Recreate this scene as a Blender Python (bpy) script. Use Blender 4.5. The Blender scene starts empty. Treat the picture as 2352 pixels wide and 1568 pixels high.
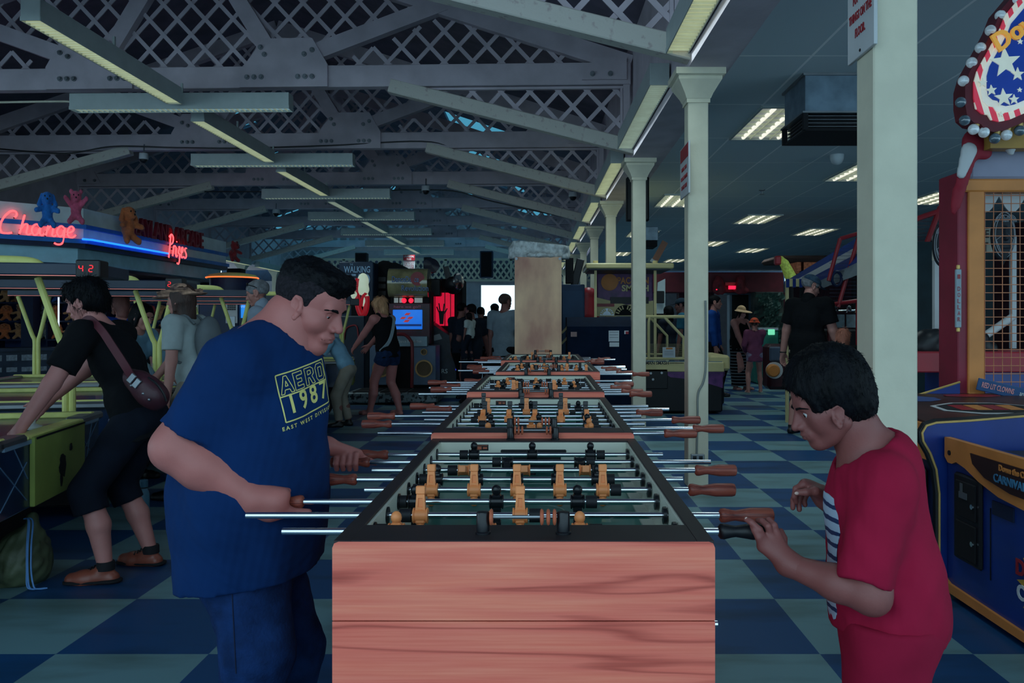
import bpy, math, random
import numpy as np
from mathutils import Vector, Matrix
random.seed(7)
F, VX, VY, H = 1863.0, 1252.0, 740.0, 1.345
PI = math.pi
SC = bpy.context.scene
COL = SC.collection
WM = {}


def P(px, py, Z):
    return Vector(((px - VX) / F * Z, Z, H - (py - VY) / F * Z))


def V(*a):
    return Vector(a)


def rotz(a):
    return Matrix.Rotation(a, 3, 'Z')


def lin(c):
    return [((x / 255) / 12.92 if x / 255 <= .04045 else ((x / 255 + .055) / 1.055) ** 2.4) for x in c]


# ------------------------------------------------------------------ objects
def tag(o, label=None, cat=None, group=None, kind=None):
    if label: o['label'] = label
    if cat: o['category'] = cat
    if group: o['group'] = group
    if kind: o['kind'] = kind
    return o


def thing(name, label, cat, loc=(0, 0, 0), rz=0, group=None):
    o = bpy.data.objects.new(name, None)
    COL.objects.link(o)
    o.empty_display_size = .1
    o.location = loc
    o.rotation_euler = (0, 0, rz)
    WM[o.name] = Matrix.Translation(Vector(loc)) @ Matrix.Rotation(rz, 4, 'Z')
    return tag(o, label, cat, group)


def kids(o):
    return [c for c in bpy.data.objects if c.parent == o]


def dup(root, loc, rz=0, label=None, group=None):
    tree = {}
    for c in bpy.data.objects:
        if c.parent: tree.setdefault(c.parent.name, []).append(c)

    def rec(o, par):
        c = o.copy()
        COL.objects.link(c)
        if par: c.parent = par
        for ch in tree.get(o.name, []): rec(ch, c)
        return c
    r = rec(root, None)
    r.location = loc
    r.rotation_euler = (0, 0, rz)
    if label: r['label'] = label
    if group: r['group'] = group
    WM[r.name] = Matrix.Translation(Vector(loc)) @ Matrix.Rotation(rz, 4, 'Z')
    return r


def mkobj(name, me, mat, parent=None, smooth=None, world=True):
    if mat: me.materials.append(mat)
    if smooth is not None:
        me.polygons.foreach_set('use_smooth', [True] * len(me.polygons))
        if smooth < 180: me.set_sharp_from_angle(angle=math.radians(smooth))
    o = bpy.data.objects.new(name, me)
    COL.objects.link(o)
    WM[o.name] = Matrix.Identity(4)
    if parent:
        o.parent = parent
        W = WM[parent.name]
        if world: me.transform(W.inverted())
        WM[o.name] = W.copy()
    return o


class MB:
    def __init__(s):
        s.v, s.f = [], []

    def add(s, vs, fs):
        b = len(s.v)
        s.v.extend([tuple(x) for x in vs])
        s.f.extend([tuple(b + i for i in f) for f in fs])
        return s

    def box(s, c, size, R=None, ch=0):
        hx, hy, hz = [x / 2 for x in size]
        c = Vector(c)
        if ch <= 0:
            vs = [V(x * hx, y * hy, z * hz) for x in (-1, 1) for y in (-1, 1) for z in (-1, 1)]
            fs = [(0, 1, 3, 2), (4, 6, 7, 5), (0, 4, 5, 1), (2, 3, 7, 6), (0, 2, 6, 4), (1, 5, 7, 3)]
        else:
            ch = min(ch, hx * .9, hy * .9, hz * .9)
            vs, ix = [], {}
            for x in (-1, 1):
                for y in (-1, 1):
                    for z in (-1, 1):
                        for a in range(3):
                            d = [hx - ch, hy - ch, hz - ch]
                            d[a] += ch
                            ix[x, y, z, a] = len(vs)
                            vs.append(V(x * d[0], y * d[1], z * d[2]))
            fs = []
            for sg in (-1, 1):
                q = [(-1, -1), (1, -1), (1, 1), (-1, 1)]
                if sg < 0: q = q[::-1]
                fs.append([ix[sg, a, b, 0] for a, b in q])
                fs.append([ix[b, sg, a, 1] for a, b in q])
                fs.append([ix[a, b, sg, 2] for a, b in q])
            for a in (-1, 1):
                for b in (-1, 1):
                    f1 = [ix[-1, a, b, 1], ix[1, a, b, 1], ix[1, a, b, 2], ix[-1, a, b, 2]]
                    f2 = [ix[a, -1, b, 2], ix[a, 1, b, 2], ix[a, 1, b, 0], ix[a, -1, b, 0]]
                    f3 = [ix[a, b, -1, 0], ix[a, b, 1, 0], ix[a, b, 1, 1], ix[a, b, -1, 1]]
                    for f in (f1, f2, f3): fs.append(f if a * b > 0 else f[::-1])
            for k in [(x, y, z) for x in (-1, 1) for y in (-1, 1) for z in (-1, 1)]:
                t = [ix[k + (0,)], ix[k + (1,)], ix[k + (2,)]]
                fs.append(t if k[0] * k[1] * k[2] > 0 else t[::-1])
        if R is not None: vs = [R @ x for x in vs]
        return s.add([x + c for x in vs], fs)

    def bx(s, x0, x1, y0, y1, z0, z1, ch=0):
        return s.box(((x0 + x1) / 2, (y0 + y1) / 2, (z0 + z1) / 2), (abs(x1 - x0), abs(y1 - y0), abs(z1 - z0)), None, ch)

    def bar(s, p0, p1, w, h, up=(0, 0, 1), ch=0):
        p0, p1 = Vector(p0), Vector(p1)
        x = (p1 - p0)
        L = x.length
        x.normalize()
        y = Vector(up).cross(x).normalized()
        z = x.cross(y)
        R = Matrix((x, y, z)).transposed()
        return s.box((p0 + p1) / 2, (L, w, h), R, ch)

    def cyl(s, p0, p1, r0, r1=None, n=16, caps=True):
        return s.rings([Vector(p0), Vector(p1)], [r0, r0 if r1 is None else r1], n, caps)

    def rings(s, pts, rs, n=10, caps=True, closed=False):
        pts = [Vector(p) for p in pts]
        m = len(pts)
        if not hasattr(rs, '__len__'): rs = [rs] * m
        vs, up = [], None
        for i, p in enumerate(pts):
            if closed: t = pts[(i + 1) % m] - pts[i - 1]
            else: t = pts[min(i + 1, m - 1)] - pts[max(i - 1, 0)]
            if t.length < 1e-9: t = V(0, 0, 1)
            t.normalize()
            if up is None:
                up = t.orthogonal().normalized()
            else:
                up = (up - t * up.dot(t))
                up = up.normalized() if up.length > 1e-6 else t.orthogonal().normalized()
            w = t.cross(up)
            for k in range(n):
                a = 2 * PI * k / n
                vs.append(p + (up * math.cos(a) + w * math.sin(a)) * rs[i])
        fs = []
        for i in range(m if closed else m - 1):
            j = (i + 1) % m
            for k in range(n):
                l = (k + 1) % n
                fs.append((i * n + k, i * n + l, j * n + l, j * n + k))
        if caps and not closed:
            fs.append(tuple(range(n))[::-1])
            fs.append(tuple((m - 1) * n + k for k in range(n)))
        return s.add(vs, fs)

    def lathe(s, prof, o=(0, 0, 0), ax=(0, 0, 1), n=20):
        ax, o = Vector(ax).normalized(), Vector(o)
        pts = [o + ax * z for r, z in prof]
        t = ax
        up = t.orthogonal().normalized()
        w = t.cross(up)
        vs, fs = [], []
        for (r, z), p in zip(prof, pts):
            for k in range(n):
                a = 2 * PI * k / n
                vs.append(p + (up * math.cos(a) + w * math.sin(a)) * max(r, 1e-5))
        for i in range(len(prof) - 1):
            for k in range(n):
                l = (k + 1) % n
                fs.append((i * n + k, i * n + l, (i + 1) * n + l, (i + 1) * n + k))
        fs.append(tuple(range(n))[::-1])
        fs.append(tuple((len(prof) - 1) * n + k for k in range(n)))
        return s.add(vs, fs)

    def prism(s, poly, o, u, v, w):
        o, u, v, w = Vector(o), Vector(u), Vector(v), Vector(w)
        a = sum(poly[i][0] * poly[(i + 1) % len(poly)][1] - poly[(i + 1) % len(poly)][0] * poly[i][1] for i in range(len(poly)))
        if a * u.cross(v).dot(w) < 0: poly = poly[::-1]
        n = len(poly)
        b = [o + u * x + v * y for x, y in poly]
        fs = [tuple(range(n))[::-1], tuple(range(n, 2 * n))]
        for i in range(n):
            j = (i + 1) % n
            fs.append((i, j, n + j, n + i))
        return s.add(b + [p + w for p in b], fs)

    def sph(s, c, r, n=14, m=9, R=None):
        if not hasattr(r, '__len__'): r = (r, r, r)
        c = Vector(c)
        vs = [V(0, 0, -r[2])]
        for i in range(1, m):
            t = -PI / 2 + PI * i / m
            for k in range(n):
                a = 2 * PI * k / n
                vs.append(V(r[0] * math.cos(t) * math.cos(a), r[1] * math.cos(t) * math.sin(a), r[2] * math.sin(t)))
        vs.append(V(0, 0, r[2]))
        fs = []
        for k in range(n):
            l = (k + 1) % n
            fs.append((0, 1 + l, 1 + k))
            fs.append((len(vs) - 1, 1 + (m - 2) * n + k, 1 + (m - 2) * n + l))
            for i in range(m - 2):
                fs.append((1 + i * n + k, 1 + i * n + l, 1 + (i + 1) * n + l, 1 + (i + 1) * n + k))
        if R is not None: vs = [R @ x for x in vs]
        return s.add([x + c for x in vs], fs)

    def quad(s, a, b, c, d):
        return s.add([a, b, c, d], [(0, 1, 2, 3)])

    def xform(s, M):
        s.v = [tuple(M @ Vector(x)) for x in s.v]
        return s

    def mesh(s, name):
        me = bpy.data.meshes.new(name)
        me.from_pydata(s.v, [], s.f)
        me.update()
        return me

    def build(s, name, mat, parent=None, smooth=35, world=True, label=None, kind=None):
        o = mkobj(name, s.mesh(name), mat, parent, smooth, world)
        if label: o['label'] = label
        if kind: o['kind'] = kind
        return o


def bez(pts, n=8):
    """Catmull-Rom through points"""
    out = []
    pts = [Vector(p) for p in pts]
    for i in range(len(pts) - 1):
        p0, p1, p2, p3 = pts[max(i - 1, 0)], pts[i], pts[i + 1], pts[min(i + 2, len(pts) - 1)]
        for k in range(n):
            t = k / n
            out.append(.5 * ((2 * p1) + (p2 - p0) * t + (2 * p0 - 5 * p1 + 4 * p2 - p3) * t * t + (3 * p1 - p0 - 3 * p2 + p3) * t ** 3))
    out.append(pts[-1])
    return out


# ------------------------------------------------------------------ text
def text_mesh(txt, size, ext=.002, align='CENTER', off=0.0, shear=0.0, spacing=1.0, line=1.0):
    cu = bpy.data.curves.new('txt', 'FONT')
    cu.body = txt
    cu.size = size
    cu.extrude = ext
    cu.align_x = align
    cu.align_y = 'CENTER'
    cu.offset = off
    cu.shear = shear
    cu.space_character = spacing
    cu.space_line = line
    cu.resolution_u = 3
    o = bpy.data.objects.new('txt', cu)
    COL.objects.link(o)
    dg = bpy.context.evaluated_depsgraph_get()
    me = bpy.data.meshes.new_from_object(o.evaluated_get(dg))
    bpy.data.objects.remove(o)
    me.materials.clear()
    return me


def text(name, txt, size, o, u, v, mat, parent=None, ext=.002, world=True, sx=1.0, **k):
    """text centred at o, reading along u, up v"""
    me = text_mesh(txt, size, ext, **k)
    u, v = Vector(u).normalized(), Vector(v).normalized()
    w = u.cross(v)
    M = Matrix((u * sx, v, w)).transposed().to_4x4()
    M.translation = Vector(o)
    me.transform(M)
    return mkobj(name, me, mat, parent, None, world)


# ------------------------------------------------------------------ materials
MATS = {}


def M(name, col=(128, 128, 128), rough=.6, metal=0., var=.12, scale=5., bump=0., bscale=40., emit=0., ecol=None, spec=.4, alpha=1., trans=0., col2=None, stretch=None, ramp=(.35, .65), coat=0., sheen=0.):
    if name in MATS: return MATS[name]
    m = bpy.data.materials.new(name)
    m.use_nodes = True
    nt = m.node_tree
    b = nt.nodes['Principled BSDF']
    c = lin(col)
    tc = nt.nodes.new('ShaderNodeTexCoord')
    mp = nt.nodes.new('ShaderNodeMapping')
    if stretch: mp.inputs['Scale'].default_value = stretch
    nt.links.new(tc.outputs['Object'], mp.inputs['Vector'])
    nz = nt.nodes.new('ShaderNodeTexNoise')
    nz.inputs['Scale'].default_value = scale
    nz.inputs['Detail'].default_value = 4
    nt.links.new(mp.outputs['Vector'], nz.inputs['Vector'])
    rp = nt.nodes.new('ShaderNodeValToRGB')
    rp.color_ramp.elements[0].position, rp.color_ramp.elements[1].position = ramp
    c1 = lin(col2) if col2 else [x * (1 - var) for x in c]
    c2 = c if col2 else [min(1, x * (1 + var)) for x in c]
    rp.color_ramp.elements[0].color = (*c1, 1)
    rp.color_ramp.elements[1].color = (*c2, 1)
    nt.links.new(nz.outputs['Fac'], rp.inputs['Fac'])
    nt.links.new(rp.outputs['Color'], b.inputs['Base Color'])
    b.inputs['Roughness'].default_value = rough
    b.inputs['Metallic'].default_value = metal
    b.inputs['Specular IOR Level'].default_value = spec
    b.inputs['Alpha'].default_value = alpha
    b.inputs['Transmission Weight'].default_value = trans
    b.inputs['Coat Weight'].default_value = coat
    b.inputs['Sheen Weight'].default_value = sheen
    if emit > 0:
        b.inputs['Emission Color'].default_value = (*lin(ecol or col), 1)
        b.inputs['Emission Strength'].default_value = emit
    if bump > 0:
        n2 = nt.nodes.new('ShaderNodeTexNoise')
        n2.inputs['Scale'].default_value = bscale
        n2.inputs['Detail'].default_value = 3
        nt.links.new(mp.outputs['Vector'], n2.inputs['Vector'])
        bp = nt.nodes.new('ShaderNodeBump')
        bp.inputs['Strength'].default_value = bump
        bp.inputs['Distance'].default_value = .01
        nt.links.new(n2.outputs['Fac'], bp.inputs['Height'])
        nt.links.new(bp.outputs['Normal'], b.inputs['Normal'])
    MATS[name] = m
    return m


def nodes(m):
    nt = m.node_tree
    return nt, nt.nodes['Principled BSDF']


# ------------------------------------------------------------------ implicit surfaces (organic bodies)
def smin(a, b, k):
    if k <= 0: return np.minimum(a, b)
    h = np.maximum(k - np.abs(a - b), 0) / k
    return np.minimum(a, b) - h * h * k * .25


class SDF:
    def __init__(s):
        s.p, s.cuts, s.nz = [], [], None

    def rc(s, a, b, ra, rb=None, k=.02, op=1, fa=False, fb=False, fl=None):
        """tapered capsule; fa/fb flat ends; fl=(axis, scale) flattened section"""
        a, b = np.array(a, float), np.array(b, float)
        rb = ra if rb is None else rb
        r = max(ra, rb) * (max(1, fl[1]) if fl else 1) + k
        lo, hi = np.minimum(a, b) - r, np.maximum(a, b) + r

        def ev(X, Y, Z):
            d = b - a
            L2 = float(d @ d) + 1e-12
            x, y, z = X - a[0], Y - a[1], Z - a[2]
            t0 = (x * d[0] + y * d[1] + z * d[2]) / L2
            t = np.clip(t0, 0, 1)
            x, y, z = x - t * d[0], y - t * d[1], z - t * d[2]
            m = 1.
            if fl:
                u = np.array(fl[0], float)
                u /= np.linalg.norm(u)
                q = (x * u[0] + y * u[1] + z * u[2]) * (1 / fl[1] - 1)
                x, y, z = x + q * u[0], y + q * u[1], z + q * u[2]
                m = min(1, fl[1])
            D = (np.sqrt(x * x + y * y + z * z) - (ra + (rb - ra) * t)) * m
            L = math.sqrt(L2)
            if fa: D = np.maximum(D, -t0 * L)
            if fb: D = np.maximum(D, (t0 - 1) * L)
            return D
        s.p.append((ev, lo, hi, k, op))
        return s

    def el(s, c, r, R=None, k=.02, op=1):
        c, r = np.array(c, float), np.array(r if hasattr(r, '__len__') else (r, r, r), float)
        A = np.array(R) if R is not None else np.eye(3)
        e = (np.abs(A) @ r) + k
        lo, hi = c - e, c + e

        def ev(X, Y, Z):
            x, y, z = X - c[0], Y - c[1], Z - c[2]
            u = A[0, 0] * x + A[1, 0] * y + A[2, 0] * z
            v = A[0, 1] * x + A[1, 1] * y + A[2, 1] * z
            w = A[0, 2] * x + A[1, 2] * y + A[2, 2] * z
            k0 = np.sqrt((u / r[0]) ** 2 + (v / r[1]) ** 2 + (w / r[2]) ** 2)
            k1 = np.sqrt((u / r[0] ** 2) ** 2 + (v / r[1] ** 2) ** 2 + (w / r[2] ** 2) ** 2) + 1e-9
            return k0 * (k0 - 1) / k1
        s.p.append((ev, lo, hi, k, op))
        return s

    def chain(s, pts, rs, k=.02, **kw):
        for i in range(len(pts) - 1): s.rc(pts[i], pts[i + 1], rs[i], rs[i + 1], k, **kw)
        return s

    def cut(s, p, n):
        """drop everything on the n side of p"""
        s.cuts.append((np.array(p, float), np.array(n, float) / np.linalg.norm(n)))
        return s

    def noise(s, amp, freq, seed=0, st=(1, 1, 1)):
        s.nz = (s.nz or []) + [(amp, freq, seed, st)]
        return s

    def mesh(s, res):
        lo = np.min([p[1] for p in s.p if p[4] > 0], axis=0) - 2 * res
        hi = np.max([p[2] for p in s.p if p[4] > 0], axis=0) + 2 * res
        n = np.ceil((hi - lo) / res).astype(int) + 1
        ax = [(lo[i] + res * np.arange(n[i])).astype(np.float32) for i in range(3)]
        D = np.full(n, 9., np.float32)
        for ev, l, h, k, op in s.p:
            i0 = np.maximum(np.floor((l - lo) / res).astype(int) - 2, 0)
            i1 = np.minimum(np.ceil((h - lo) / res).astype(int) + 3, n)
            if (i1 <= i0).any(): continue
            sl = tuple(slice(a, b) for a, b in zip(i0, i1))
            X, Y, Z = ax[0][sl[0]][:, None, None], ax[1][sl[1]][None, :, None], ax[2][sl[2]][None, None, :]
            d = ev(X, Y, Z).astype(np.float32)
            if op > 0: D[sl] = smin(D[sl], d, k)
            else: D[sl] = -smin(-D[sl], d, k)
        X, Y, Z = ax[0][:, None, None], ax[1][None, :, None], ax[2][None, None, :]
        for amp, fr, sd, st in (s.nz or []):
            rg = np.random.RandomState(sd)
            N = 0
            for q in range(5):
                kv = rg.normal(size=3) * fr * np.array(st) * (.6 + .25 * q)
                N = N + np.sin(X * kv[0] + Y * kv[1] + Z * kv[2] + rg.rand() * 6.3)
            near = np.abs(D) < .2
            D = D + np.where(near, N.astype(np.float32) * amp / 2.5, 0)
        for c, nn in s.cuts:
            D = np.maximum(D, (X - c[0]) * nn[0] + (Y - c[1]) * nn[1] + (Z - c[2]) * nn[2])
        return snets(D, lo, res)


def snets(D, org, res):
    D = np.where(np.abs(D) < 1e-7, 1e-7, D)
    s = D < 0
    n = D.shape
    cnt = np.zeros([k - 1 for k in n], np.int8)
    offs = [(i, j, k) for i in (0, 1) for j in (0, 1) for k in (0, 1)]
    for o in offs:
        cnt += s[o[0]:n[0] - 1 + o[0], o[1]:n[1] - 1 + o[1], o[2]:n[2] - 1 + o[2]]
    act = (cnt > 0) & (cnt < 8)
    idx = np.full(act.shape, -1, np.int32)
    C = np.argwhere(act)
    idx[act] = np.arange(len(C))
    acc, num = np.zeros((len(C), 3)), np.zeros(len(C))
    for a in offs:
        for b in offs:
            if sum(b) - sum(a) == 1 and all(y >= x for x, y in zip(a, b)):
                da, db = D[tuple((C + a).T)], D[tuple((C + b).T)]
                m = (da < 0) != (db < 0)
                t = np.where(m, da / np.where(m, da - db, 1), 0)
                acc[m] += (np.array(a) + t[:, None] * (np.array(b) - np.array(a)))[m]
                num[m] += 1
    vs = org + res * (C + acc / np.maximum(num, 1)[:, None])
    Q = []
    for x in range(3):
        y, z = (x + 1) % 3, (x + 2) % 3
        sl0, sl1 = [slice(None)] * 3, [slice(None)] * 3
        sl0[x], sl1[x] = slice(0, n[x] - 1), slice(1, n[x])
        ch = s[tuple(sl0)] != s[tuple(sl1)]
        E = np.argwhere(ch)
        E = E[(E[:, y] > 0) & (E[:, y] < n[y] - 1) & (E[:, z] > 0) & (E[:, z] < n[z] - 1)]
        ins = s[tuple(E.T)]
        q = []
        for dy, dz in ((-1, -1), (0, -1), (0, 0), (-1, 0)):
            c = E.copy()
            c[:, y] += dy
            c[:, z] += dz
            q.append(idx[tuple(c.T)])
        q = np.array(q).T
        Q.append(np.where(ins[:, None], q, q[:, ::-1]))
    return vs, np.concatenate(Q)


def np_mesh(name, parts):
    """one mesh from [(verts, quads), ...]"""
    b, V_, Q_ = 0, [], []
    for v, q in parts:
        V_.append(v)
        Q_.append(q + b)
        b += len(v)
    v, q = np.concatenate(V_).astype(np.float32), np.concatenate(Q_).astype(np.int32)
    me = bpy.data.meshes.new(name)
    me.vertices.add(len(v))
    me.vertices.foreach_set('co', v.ravel())
    me.loops.add(q.size)
    me.loops.foreach_set('vertex_index', q.ravel())
    me.polygons.add(len(q))
    me.polygons.foreach_set('loop_start', np.arange(0, q.size, 4, dtype=np.int32))
    me.update(calc_edges=True)
    me.validate()
    return me


def sdf_obj(name, sdf, res, mat, parent=None, world=True):
    me = np_mesh(name, [sdf.mesh(res)])
    return mkobj(name, me, mat, parent, 180, world)


def tf(mesh, Mx):
    v, q = mesh
    A = np.array(Mx)
    v2 = v @ A[:3, :3].T + A[:3, 3]
    return (v2, q if np.linalg.det(A[:3, :3]) > 0 else q[:, ::-1])
# ------------------------------------------------------------------ materials of the building
m_paint = M('truss_paint', (196, 184, 192), .75, var=.1, scale=3, bump=.15, bscale=30)
m_chip = M('chipped_paint', (206, 200, 190), .8, var=.1, scale=14, col2=(160, 132, 134), ramp=(.22, .42), bump=.3, bscale=50)
m_roof = M('roof_boards', (124, 116, 132), .9, var=.15, scale=3)
m_post = M('post_paint', (206, 200, 178), .6, var=.05, scale=6, bump=.12, bscale=35)
m_wall = M('wall_paint', (170, 168, 174), .9, var=.08)
m_pink = M('gable_paint', (196, 176, 176), .9, var=.06)
m_darkwall = M('dark_red_wall', (70, 34, 44), .9, var=.2)
m_black = M('black_plastic', (14, 16, 22), .45, var=.2)
m_matte = M('black_matte', (12, 14, 20), .85, var=.2)
m_metal = M('housing_metal', (176, 186, 184), .45, metal=.3, var=.06)
m_galv = M('galvanised_sheet', (120, 140, 156), .45, metal=.7, var=.2, scale=7)
m_chrome = M('chrome', (215, 220, 225), .14, metal=1, var=.03)
m_steel = M('steel', (140, 145, 150), .4, metal=.9, var=.1)


def node_mat(name):
    m = M(name, (128, 128, 128))
    nt, b = nodes(m)
    nt.links.remove(b.inputs['Base Color'].links[0])
    tc = [n for n in nt.nodes if n.type == 'TEX_COORD'][0]
    return m, nt, b, tc


def checker_floor():
    m, nt, b, tc = node_mat('checker_vinyl')
    mp = nt.nodes.new('ShaderNodeMapping')
    mp.inputs['Location'].default_value = (-1.115 / .62 + 400, -3.29 / .655 + 401, .5)
    mp.inputs['Scale'].default_value = (1 / .62, 1 / .655, 0)
    ck = nt.nodes.new('ShaderNodeTexChecker')
    ck.inputs['Scale'].default_value = 1
    nt.links.new(tc.outputs['Object'], mp.inputs['Vector'])
    nt.links.new(mp.outputs['Vector'], ck.inputs['Vector'])
    ck.inputs['Color1'].default_value = (*lin((104, 140, 148)), 1)
    ck.inputs['Color2'].default_value = (*lin((24, 70, 116)), 1)
    n1 = nt.nodes.new('ShaderNodeTexNoise')
    n1.inputs['Scale'].default_value = 1.1
    n1.inputs['Detail'].default_value = 6
    mp2 = nt.nodes.new('ShaderNodeMapping')
    mp2.inputs['Scale'].default_value = (1, 3, 1)
    nt.links.new(tc.outputs['Object'], mp2.inputs['Vector'])
    nt.links.new(mp2.outputs['Vector'], n1.inputs['Vector'])
    rp = nt.nodes.new('ShaderNodeValToRGB')
    rp.color_ramp.elements[0].position, rp.color_ramp.elements[1].position = .33, .5
    rp.color_ramp.elements[0].color = (.62, .58, .52, 1)
    rp.color_ramp.elements[1].color = (1, 1, 1, 1)
    nt.links.new(n1.outputs['Fac'], rp.inputs['Fac'])
    mx = nt.nodes.new('ShaderNodeMix')
    mx.data_type, mx.blend_type = 'RGBA', 'MULTIPLY'
    mx.inputs['Factor'].default_value = 1
    nt.links.new(ck.outputs['Color'], mx.inputs['A'])
    nt.links.new(rp.outputs['Color'], mx.inputs['B'])
    nt.links.new(mx.outputs['Result'], b.inputs['Base Color'])
    b.inputs['Roughness'].default_value = .42
    b.inputs['Specular IOR Level'].default_value = .35
    return m


def tile_ceiling():
    m, nt, b, tc = node_mat('ceiling_tile')
    mp = nt.nodes.new('ShaderNodeMapping')
    mp.inputs['Location'].default_value = (-2.11 + 7, -6.41 + 14.3, 0)
    bk = nt.nodes.new('ShaderNodeTexBrick')
    bk.offset = 0
    bk.inputs['Scale'].default_value = 1
    bk.inputs['Brick Width'].default_value = .7
    bk.inputs['Row Height'].default_value = 1.43
    bk.inputs['Mortar Size'].default_value = .011
    bk.inputs['Mortar Smooth'].default_value = 0
    bk.inputs['Color1'].default_value = (*lin((204, 216, 220)), 1)
    bk.inputs['Color2'].default_value = (*lin((198, 212, 218)), 1)
    bk.inputs['Mortar'].default_value = (*lin((250, 252, 252)), 1)
    nt.links.new(tc.outputs['Object'], mp.inputs['Vector'])
    nt.links.new(mp.outputs['Vector'], bk.inputs['Vector'])
    nt.links.new(bk.outputs['Color'], b.inputs['Base Color'])
    b.inputs['Roughness'].default_value = .85
    return m


m_floor, m_ceil = checker_floor(), tile_ceiling()
ST = 'structure'
YF = 33.5
MB().bx(-13.5, 10, -6, YF + 6, -.1, 0).build('floor', m_floor, kind=ST)
MB().bx(1.42, 10, -2.5, YF, 3.45, 3.5).build('ceiling_side_hall', m_ceil, kind=ST)
MB().bx(-13.5, -10.6, -2.5, YF, 3.5, 3.6).build('ceiling_aisle', m_pink, kind=ST)
m_sky = bpy.data.materials.new('skylight_glass')
m_sky.use_nodes = True
nt = m_sky.node_tree
nt.nodes.remove(nt.nodes['Principled BSDF'])
tb = nt.nodes.new('ShaderNodeBsdfTransparent')
tb.inputs['Color'].default_value = (.24, .42, .47, 1)
nt.links.new(tb.outputs[0], nt.nodes['Material Output'].inputs['Surface'])
rc = -4.49
for sg, nm in ((1, 'east'), (-1, 'west')):
    b = MB()
    # boards of one roof slope, skylight strips left open, the last widened to brighten the far end
    x0, x1 = rc, rc + sg * 6.4
    z0, z1 = 6.75, 6.75 - 6.4 * .33
    def slab(ya, yb, s0, s1):
        a, c = x0 + (x1 - x0) * s0, x0 + (x1 - x0) * s1
        za, zc = z0 + (z1 - z0) * s0, z0 + (z1 - z0) * s1
        q = [V(a, ya, za), V(c, ya, zc), V(c, yb, zc), V(a, yb, za)]
        b.add(q + [p + V(0, 0, .08) for p in q], [(0, 1, 2, 3), (7, 6, 5, 4), (0, 4, 5, 1), (1, 5, 6, 2), (2, 6, 7, 3), (3, 7, 4, 0)])
    y = -2.5
    for ya, yb in ((17.9, 19.1), (21.6, 22.8), (25.2, 26.4), (28.7, 32.6)):
        slab(y, ya, 0, 1)
        s0, s1 = (.35, .6) if ya < 28 else (.08, .9)
        slab(ya, yb, 0, s0)
        slab(ya, yb, s1, 1)
        y = yb
    slab(y, YF, 0, 1)
    b.build('ceiling_roof_' + nm, m_roof, kind=ST)
    for i, (ya, yb) in enumerate(((17.9, 19.1), (21.6, 22.8), (25.2, 26.4), (28.7, 32.6))):
        f = lambda q, y: V(x0 + (x1 - x0) * q, y, z0 + (z1 - z0) * q + .04)
        s0, s1 = (.35, .6) if ya < 28 else (.08, .9)
        q = [f(s0, ya), f(s1, ya), f(s1, yb), f(s0, yb)]
        MB().add(q + [p + V(0, 0, .012) for p in q], [(0, 1, 2, 3), (7, 6, 5, 4), (0, 4, 5, 1), (1, 5, 6, 2), (2, 6, 7, 3), (3, 7, 4, 0)]).build('window_%d' % (i + (1 if sg > 0 else 5)), m_sky, kind=ST)
MB().bx(10, 10.1, 5, YF, 0, 3.6).build('wall_east', m_darkwall, kind=ST)
wl = MB().bx(-13.6, -13.5, 7, 20, 0, 3.6)
wl.bx(-13.6, -13.5, 20, YF, 0, 1.2).bx(-13.6, -13.5, 20, YF, 3.0, 3.6)  # window gaps added to let daylight onto the far side
for y in (20, 23.4, 26.8, 30.2, 33.3): wl.bx(-13.6, -13.5, y, y + .3, 1.2, 3.0)
wl.build('wall_west', m_wall, kind=ST)
# far wall with the bright exit and a lattice frieze
fw = MB().bx(-13.5, -2.65, YF, YF + .15, 0, 3.05).bx(-.3, 10, YF, YF + .15, 0, 3.05)
fw.bx(-2.65, -.3, YF, YF + .15, 2.88, 3.05)
fw.bx(-13.5, 10, YF, YF + .15, 3.95, 4.3)
fw.build('wall_far', m_wall, kind=ST)
g = MB()
g.prism([(-11, 4.3), (2.2, 4.3), (2.2, 4.6), (rc, 7), (-11, 4.6)], (0, YF, 0), (1, 0, 0), (0, 0, 1), (0, .15, 0))
g.build('wall_gable', m_pink, kind=ST)
MB().bx(-13.5, 10, YF + .35, YF + .45, 3.0, 4.0).build('wall_frieze', M('frieze_back', (46, 66, 88), .9), kind=ST)


def clip_line(poly, n, c):
    """segment of line n.x=c inside convex polygon"""
    pts = []
    for i in range(len(poly)):
        a, b = poly[i], poly[(i + 1) % len(poly)]
        da, db = n[0] * a[0] + n[1] * a[1] - c, n[0] * b[0] + n[1] * b[1] - c
        if (da < 0) != (db < 0):
            t = da / (da - db)
            pts.append((a[0] + (b[0] - a[0]) * t, a[1] + (b[1] - a[1]) * t))
    return pts if len(pts) == 2 else None


def lattice(b, poly, y, pitch=.262, w=.05, t=.014, ang=47):
    for sg in (1, -1):
        a = math.radians(ang) * sg
        n = (-math.sin(a), math.cos(a))
        cs = [n[0] * p[0] + n[1] * p[1] for p in poly]
        k0, k1 = math.ceil(min(cs) / pitch), math.floor(max(cs) / pitch)
        for k in range(k0, k1 + 1):
            s = clip_line(poly, n, k * pitch)
            if s and math.hypot(s[0][0] - s[1][0], s[0][1] - s[1][1]) > .08:
                yy = y + (t if sg > 0 else 0)
                b.bar((s[0][0], yy, s[0][1]), (s[1][0], yy, s[1][1]), t, w, up=(n[0], 0, n[1]) if False else (0, 0, 1))


def bolt(b, p, r=.022):
    b.cyl(p, V(p[0], p[1] - .012, p[2]), r * 1.5, n=10)
    b.cyl(V(p[0], p[1] - .012, p[2]), V(p[0], p[1] - .035, p[2]), r, n=6)


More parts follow.
